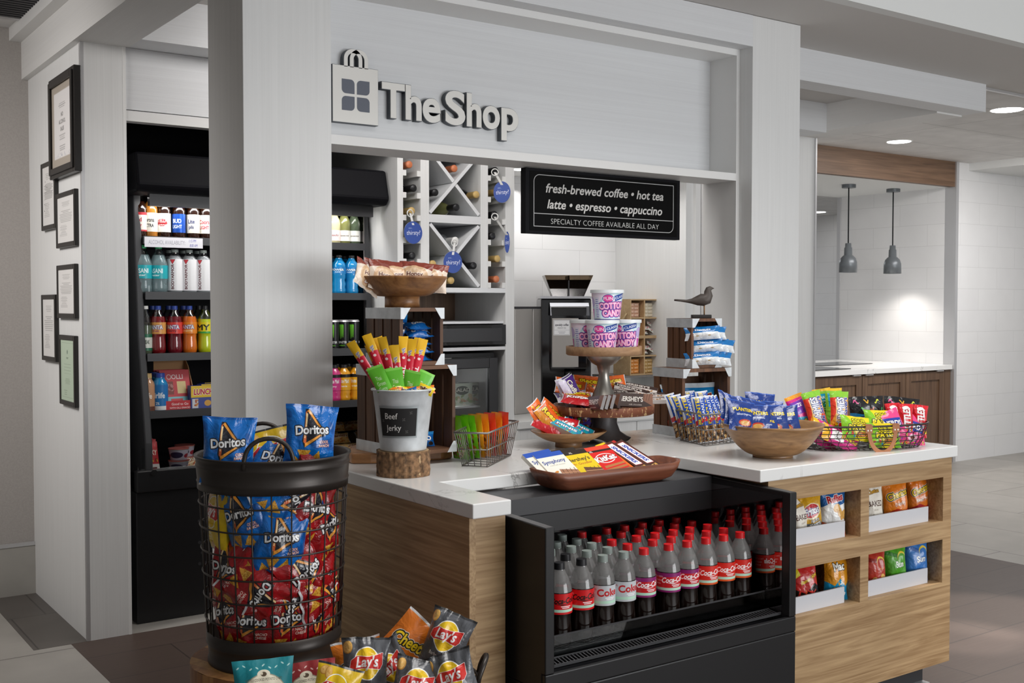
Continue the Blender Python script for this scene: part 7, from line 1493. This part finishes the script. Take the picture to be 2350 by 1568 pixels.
for k, (kd, u, v, dy, rx, ry, rz_, nm) in enumerate((
        ('pink', 1846, 985, .02, -.15, -.30, .1, 'magenta gummy bag sticking up at the left end of the oval basket'), ('red', 1882, 985, .0, -.15, -.22, .0, 'red and orange gummy bag leaning left in the oval basket'), ('green', 1896, 975, .055, -.10, -.12, .0, 'green gummy bag with a blue size panel at the back of the oval basket'), ('green', 1915, 975, .04, -.08, .0, .1, 'green gummy bag, second at the back of the oval basket'), ('red', 1927, 987, -.01, -.12, .03, .0, 'red gummy bag standing upright beside the black worm bags'),
        ('black', 1993, 987, .035, -.15, -.03, .0, 'black and blue sour worm bag, left of the two'), ('black', 2068, 988, .055, -.2, .10, -.1, 'black sour worm bag, right of the two'), ('yellow', 2024, 998, -.02, -.25, .05, .0, 'green and yellow sour candy bag on top in the middle of the oval basket'), ('yellow', 2032, 1028, -.055, -.3, .05, .1, 'yellow sour candy bag behind the leather handle'), ('yellow', 1968, 1012, -.05, -.35, .15, .1, 'yellow and green sour candy bag left of the leather handle'),
        ('burst', 1905, 1012, -.045, -.5, .42, .05, 'magenta chew bag slanting at the left front of the oval basket'), ('burst', 1925, 1026, -.06, -.4, .45, .05, 'magenta chew bag at the bottom left front of the oval basket'), ('burst', 1880, 1022, -.03, -.5, .5, .1, 'red and yellow chew bag low at the left end of the oval basket'), ('nerd', 2094, 1024, .0, -.25, .08, -.1, 'pink candy cluster bag at the right end of the oval basket'), ('skit', 2080, 1002, .0, -.15, .02, -.1, 'red fruit candy bag at the right back of the oval basket'), ('skit', 2108, 1004, .01, -.15, .10, -.2, 'red fruit candy bag at the right end of the oval basket'), ('skit', 2056, 1000, .005, -.15, -.06, 0, 'red fruit candy bag next to the black worm bags'), ('nerd', 2062, 1012, -.03, -.3, -.35, 0, 'pink and blue candy bag leaning left at the right of the handle'))):
    q = at(u, v, y=oc.y - math.tan(.33) * (at(u, v, y=oc.y).x - oc.x) * .9 + dy); put('gummy_bag', GM[kd], (q.x, q.y, max(WZ + .005, q.z)), (rx, ry, FACE_ + .2 + rz_), nm, 'gummies', 'gummy bags in the oval basket')
# ================================================================ WIRE BIN OF TORTILLA CHIP BAGS ON A BLOCK STOOL
BC = Vector((1.203, 2.823, 0)); BZ0 = zof(1528, BC - Vector((.1, .13, 0)))
SZ = BZ0
t = thing('block_stool', 'round butcher block stool under the wire bin', 'stool', (BC.x, BC.y, 0), .3)
BB = []
for nm_, c_ in (('a', ('#8e5f34', '#c08c56')), ('b', ('#a8763f', '#d3a468')), ('c', ('#74482a', '#a36f42'))): BB.append(grain('butcher_block_' + nm_, c_[0], c_[1], (24, 24, 2), .5, 1.2, .35, 4, 5))
sr_ = .222; n = 60; b = MB(); rg = random.Random(3); seg = 0; cur = 0
for i in range(n):
    if rg.random() < .42: cur = rg.randrange(3)
    a0, a1 = 2 * PI * i / n, 2 * PI * (i + 1) / n
    b.add([(sr_ * math.cos(a0), sr_ * math.sin(a0), 0), (sr_ * math.cos(a1), sr_ * math.sin(a1), 0), (sr_ * math.cos(a1), sr_ * math.sin(a1), SZ), (sr_ * math.cos(a0), sr_ * math.sin(a0), SZ)], [(0, 1, 2, 3)], cur, smooth=False)
for k in range(12):
    x0 = -sr_ + 2 * sr_ * k / 12; x1 = x0 + 2 * sr_ / 12; pts = []
    for q in range(5): x = x0 + (x1 - x0) * q / 4; pts.append((x, -math.sqrt(max(0, sr_ ** 2 - x * x))))
    pts += [(x, -y) for x, y in pts[::-1]]; b.add([(x, y, SZ) for x, y in pts], [tuple(range(len(pts)))], rg.randrange(3))
b.build('block', BB, t)
RT_ = 172 * BC.dot(FH) / FPX; RB_ = 150 * BC.dot(FH) / FPX; ZTP = zof(1030, BC) - SZ
t = thing('wire_bin', 'tall dark wire bin with metal bands, full of tortilla chip bags', 'bin', (BC.x, BC.y, SZ + .0005), .0)
DW = M['dark_wire']; rad_ = lambda z: RB_ + (RT_ - RB_) * z / ZTP
hb = .085
b = MB(); b.lathe([(rad_(0), 0), (rad_(0), .010), (rad_(0) - .004, .014), (rad_(.05) - .002, .050), (rad_(.055) + .002, .056), (rad_(.06) - .001, .062), (rad_(hb), hb), (rad_(hb) - .004, hb), (rad_(.0) - .005, .004), (0, .004), (0, 0)], 64); b.build('base_band', DW, t)
zb_ = ZTP - .088
b = MB(); b.lathe([(rad_(zb_) - .003, zb_), (rad_(zb_) + .002, zb_), (rad_(zb_) + .002, zb_ + .016), (rad_(zb_) + .004, zb_ + .020), (rad_(zb_) + .002, zb_ + .024), (RT_ + .001, ZTP - .030), (RT_ + .003, ZTP - .026), (RT_ + .001, ZTP - .022), (RT_ + .002, ZTP - .008), (RT_ + .006, ZTP - .004), (RT_ + .006, ZTP), (RT_ + .001, ZTP + .001), (RT_ - .003, ZTP - .004), (rad_(zb_) - .003, zb_)], 72); b.build('rim_band', DW, t)
b = MB()
for k in range(6):
    z = hb + (zb_ - hb) * (k + .62) / 6.2; b.tube([(rad_(z) * math.cos(2 * PI * i / 56), rad_(z) * math.sin(2 * PI * i / 56), z) for i in range(56)], .0024, 6, True)
for i in range(24): a_ = 2 * PI * (i + .35) / 24; b.tube([((rad_(z) - .0025) * math.cos(a_), (rad_(z) - .0025) * math.sin(a_), z) for z in (hb - .01, zb_ + .01)], .0021, 6)
b.build('wire_grid', DW, t)
for sg in (-1, 1):
    d_ = VDIR(BC) * sg; s_ = Vector((-d_.y, d_.x, 0)); pth = []
    w_ = .062
    base = -d_ * 0
    for k in range(17): q = PI * k / 16; pth.append(d_ * (RT_ - .006) * .96 + s_ * (w_ * math.cos(q) + (-.012 if sg < 0 else .03)) + Vector((0, 0, ZTP - .022 + .080 * math.sin(q) ** .7)))
    MB().tube(pth, .0058, 10).build('handle', DW, t)
TB_ = [pillow('blue_chip_bag', .142, .178, .062, A['tort_blue'], k, 18, 20, .035, .8) for k in range(3)]; TRD = [pillow('red_chip_bag', .145, .178, .062, A['tort_red'], k + 5, 18, 20, .035, .9) for k in range(4)]; CY_ = pillow('yellow_chip_bag', .15, .18, .05, A['crisp_yellow'], 3, 16, 18)
def inbin(kind, ang, r, z, rx, ry, rz, nm, tw=0):
    """bag in the bin at angle ang round the axis (0 = towards the camera), leaning by rx, rolled by ry in its own plane"""
    q = math.atan2(-BC.y, -BC.x) + ang; p = Vector((BC.x + r * math.cos(q), BC.y + r * math.sin(q), SZ + z))
    me = {'b': TB_, 'r': TRD}.get(kind, [CY_]); me = me[int(abs(z * 100 + ang * 10)) % len(me)]
    h = .185; m_ = Matrix.Translation(p) @ Matrix.Rotation(q + PI / 2, 4, 'Z') @ Matrix.Rotation(rz, 4, 'Z') @ Matrix.Rotation(rx, 4, 'X') @ Matrix.Rotation(ry, 4, 'Y') @ Matrix.Translation((0, 0, -h / 2))
    o = obj('chip_bag', me); o.matrix_world = m_; return tag(o, nm, 'chip bag', 'chip bags in the wire bin')
RI = RT_ - .045
H_ = ZTP
inbin('b', -1.02, RI * .86, H_ + .018, -.10, .05, .95, 'blue tortilla chip bag sticking out at the left of the bin top')
inbin('b', .98, RI * .74, H_ + .045, -.12, .10, -.85, 'tall blue tortilla chip bag sticking out at the right of the bin top')
inbin('b', .05, RI * .25, H_ - .04, -.5, .5, .1, 'blue tortilla chip bag sunk in the middle of the bin top')
inbin('y', -.05, RI * .10, H_ - .02, -.3, -.2, .2, 'yellow crisp bag between the blue bags at the bin top')
inbin('r', 1.15, RI * .72, H_ - .02, -.4, .3, .0, 'red tortilla chip bag just inside the right rim of the bin')
inbin('r', 1.9, RI * .6, H_ + .0, -.3, .5, .0, 'red tortilla chip bag at the back right of the bin top')
inbin('b', -.50, RI * .93, H_ - .155, .06, -.22, -.1, 'blue tortilla chip bag behind the wires, upper left of the bin front')
inbin('b', .10, RI * .97, H_ - .215, .04, .12, .0, 'blue tortilla chip bag with chips picture in the centre of the bin front')
inbin('b', .28, RI * .90, H_ - .12, .10, 1.2, .0, 'blue tortilla chip bag lying crosswise under the rim band')
inbin('y', -1.25, RI * .95, H_ - .17, .0, .1, .0, 'yellow crisp bag at the far left behind the wires')
inbin('r', .68, RI * .92, H_ - .15, .06, .35, .0, 'red tortilla chip bag, upper right behind the wires')
inbin('r', 1.05, RI * .93, H_ - .20, .0, -.2, .0, 'red tortilla chip bag, far right behind the wires')
inbin('r', -.85, RI * .93, H_ - .30, .0, .15, .0, 'red tortilla chip bag, left side at mid height of the bin')
inbin('r', -.30, RI * .95, H_ - .335, .05, 2.3, .0, 'red tortilla chip bag turned upside down, left of the bin centre')
inbin('r', .55, RI * .93, H_ - .31, .03, -.55, .0, 'red tortilla chip bag, right of the bin centre, tilted')
inbin('r', .95, RI * .93, H_ - .36, .0, 1.35, .0, 'red tortilla chip bag lying on its side at the right of the bin')
inbin('r', .20, RI * .88, H_ - .36, .1, 1.9, .0, 'red tortilla chip bag lying crosswise below the bin centre')
inbin('r', -.95, RI * .84, H_ - .42, .0, -.15, .0, 'red tortilla chip bag at the lower left of the bin')
inbin('r', -.42, RI * .84, H_ - .435, .02, .12, .0, 'red tortilla chip bag standing at the bottom left of the bin')
inbin('r', .22, RI * .86, H_ - .43, .02, .05, .0, 'red tortilla chip bag standing at the bottom centre of the bin')
inbin('r', .78, RI * .84, H_ - .435, .0, -.3, .0, 'red tortilla chip bag at the bottom right of the bin')
inbin('r', 1.4, RI * .85, H_ - .42, .0, .4, .0, 'red tortilla chip bag at the right edge low in the bin')
inbin('r', -1.5, RI * .85, H_ - .36, .0, .3, .0, 'red tortilla chip bag at the left edge low in the bin')
MB_ = MB()
# ================================================================ FRONT BASKETS OF CRISPS ON A LOW BENCH
BEN = .40
t = thing('low_bench', 'low wooden bench below the frame carrying the crisp baskets', 'bench', (1.18, 2.26, 0), .35)
MB().box(-.36, -.16, BEN - .035, .30, .16, BEN).build('bench_top', M['walnut'], t)
for x in (-.33, .24):
    for y in (-.13, .10): MB().box(x, y, 0, x + .03, y + .03, BEN - .035).build('leg', M['walnut'], t)
kc = Vector((1.315, 2.265, 0)); kd_ = kc.dot(FH)
def hoop_basket(c, r, h, label, hand):
    t = thing('wire_basket', label, 'basket', (c.x, c.y, BEN + .0005), 0); b = MB()
    for k in range(4): z = .004 + h * k / 3; rr_ = r * (.86 + .14 * k / 3); b.tube([(rr_ * math.cos(2 * PI * i / 40), rr_ * math.sin(2 * PI * i / 40), z) for i in range(40)], .003 if k < 3 else .0045, 6, True)
    for i in range(20): a_ = 2 * PI * i / 20; b.tube([(r * .86 * math.cos(a_), r * .86 * math.sin(a_), .004), (r * math.cos(a_), r * math.sin(a_), h + .004)], .0022, 5)
    for i in range(-3, 4): y = r * .8 * i / 4; x = math.sqrt((r * .86) ** 2 - y * y); b.tube([(-x, y, .004), (x, y, .004)], .0022, 5)
    b.build('wire_mesh', DW, t)
    if hand:
        for sg in (-1, 1):
            d_ = RT * sg; s_ = FH; pth = [d_ * (r - .002) + s_ * (.045 * math.cos(PI * k / 14)) + Vector((0, 0, h + .004 + .055 * math.sin(PI * k / 14) ** .7)) + d_ * (.02 * math.sin(PI * k / 14)) for k in range(15)]
            MB().tube(pth, .0062, 10).build('handle', DW, t)
    return t
KR = 150 * kd_ / FPX
KH = zof(1560, kc) - BEN
hoop_basket(kc, KR, KH, 'dark wire basket with hoop handles holding grey crisp bags, bottom of the frame', True)
LB = [pillow('grey_crisp_bag', .112, .150, .065, A['crisp_grey'], k, 18, 20, .03, 1.0) for k in range(3)]; PO = pillow('orange_puff_bag', .13, .18, .05, A['puff_hot'], 4, 16, 18, .03, .9); PO2 = pillow('orange_puff_bag_plain', .12, .165, .05, A['puff_orange'], 6, 16, 18, .03, .9)
def bag_at(me, u, v, dep, ry, rx, rz, nm, name='crisp_bag', h=.185, grp='crisp bags in the front baskets'):
    """bag whose middle shows at (u, v), dep metres in front of the camera plane"""
    p = Vector((0, 0, EYE)) + (FW + RT * ((u - CX) / FPX) + CU * ((CY - v) / FPX)) * dep
    m_ = Matrix.Translation(p) @ Matrix.Rotation(yaw_to(p) + rz, 4, 'Z') @ Matrix.Rotation(rx, 4, 'X') @ Matrix.Rotation(ry, 4, 'Y') @ Matrix.Translation((0, 0, -h / 2))
    o = obj(name, me); o.matrix_world = m_; return tag(o, nm, 'crisp bag', grp)
H2 = .15
bag_at(LB[0], 838, 1542, 2.50, .06, -.18, .12, 'grey crisp bag with round logo, front left of the hoop-handled basket', h=H2)
bag_at(LB[1], 1022, 1478, 2.60, .32, -.18, -.25, 'grey crisp bag standing tallest at the back right of the hoop-handled basket', h=H2)
bag_at(LB[2], 950, 1592, 2.46, .25, -.3, .0, 'grey crisp bag at the bottom centre of the hoop-handled basket', h=H2)
bag_at(LB[0], 1046, 1574, 2.47, -.35, -.2, -.2, 'grey crisp bag at the front right beside the hoop handle', h=H2)
bag_at(PO, 925, 1500, 2.62, .80, -.15, .0, 'orange puff bag with black lettering sticking up between the grey bags', 'puff_bag', .18)
bag_at(PO2, 826, 1548, 2.62, -.12, -.1, .2, 'orange bag tucked behind the left grey crisp bag', 'puff_bag', .165)
bag_at(LB[2], 906, 1545, 2.60, -.6, -.1, .0, 'grey crisp bag tucked in the middle behind the front ones', h=H2)
kc2 = Vector((1.02, 2.20, 0)); hoop_basket(kc2, .135, .09, 'dark wire basket of kettle crisp bags cut off by the bottom edge', False)
KT = pillow('teal_kettle_bag', .130, .15, .05, A['kettle_teal'], 2, 18, 18, .03, .5); KRD = pillow('red_kettle_bag', .130, .15, .05, A['kettle_red'], 3, 18, 18, .03, .5); KY = pillow('grey_yellow_bag', .10, .14, .05, A['crisp_yellow'], 9, 14, 14, .03, .8)
bag_at(KT, 606, 1596, 2.36, -.02, -.18, .05, 'teal kettle crisp bag in front of the block stool', 'kettle_crisp_bag', .15)
bag_at(KRD, 708, 1600, 2.42, -.10, -.25, -.05, 'dark red kettle crisp bag to the right of the teal one', 'kettle_crisp_bag', .15)
bag_at(KY, 764, 1606, 2.33, .25, -.3, -.1, 'yellow topped crisp bag beside the left hoop handle', 'crisp_bag', .14)
# ================================================================ CHIP BAGS IN THE COUNTER NICHES
cols, rows, Y0n, Y2n = NICHE
def niche_bag(u, row, art, w, h, nm, rz=0, dy=0, ry=0, seed=0):
    p = at(u, 1200, y=Y0n + .066 + dy * .5); z = rows[row][0] + .001
    put('snack_bag', pillow('snack_bag', w, h, .05, A[art], seed, 14, 16, .035, .7), (p.x, p.y, z), (-.10, ry, FACE_ * .5 + rz), nm, 'snack bag', 'snack bags in the counter niches')
niche_bag(1862, 0, 'corn_gold', .104, .155, 'gold and grey corn chip bag in the upper left niche', .0, 0, -.06, 1); niche_bag(1910, 0, 'ridge_blue', .108, .160, 'blue, white and orange ridged crisp bag in the upper left niche', .0, .0, .05, 2)
niche_bag(2003, 0, 'puff_baked', .100, .150, 'cream baked puff bag at the left of the upper right niche', .1, .01, 0, 3); niche_bag(2058, 0, 'puff_orange', .112, .158, 'orange cheese puff bag in the middle of the upper right niche', .0, 0, -.03, 4); niche_bag(2108, 0, 'puff_hot', .100, .160, 'orange and red hot puff bag at the right of the upper right niche', .05, .02, 0, 5)
niche_bag(1856, 1, 'hot_red', .108, .145, 'red and black chilli chip bag in the lower left niche', .0, 0, -.12, 6); niche_bag(1918, 1, 'mix_orange', .100, .150, 'orange and blue snack mix bag in the lower left niche', .0, .0, .08, 7)
niche_bag(2010, 1, 'grain_red', .098, .138, 'red grain chip bag at the left of the lower right niche', .0, .0, 0, 8); niche_bag(2056, 1, 'grain_green', .102, .145, 'green grain chip bag in the middle of the lower right niche', .0, 0, .02, 9); niche_bag(2104, 1, 'grain_blue', .105, .150, 'blue grain chip bag at the right of the lower right niche', .0, .0, .04, 10)
niche_bag(1838, 0, 'puff_baked', .09, .14, 'pale bag half hidden behind the cooler panel in the upper left niche', .3, .02, -.1, 11)
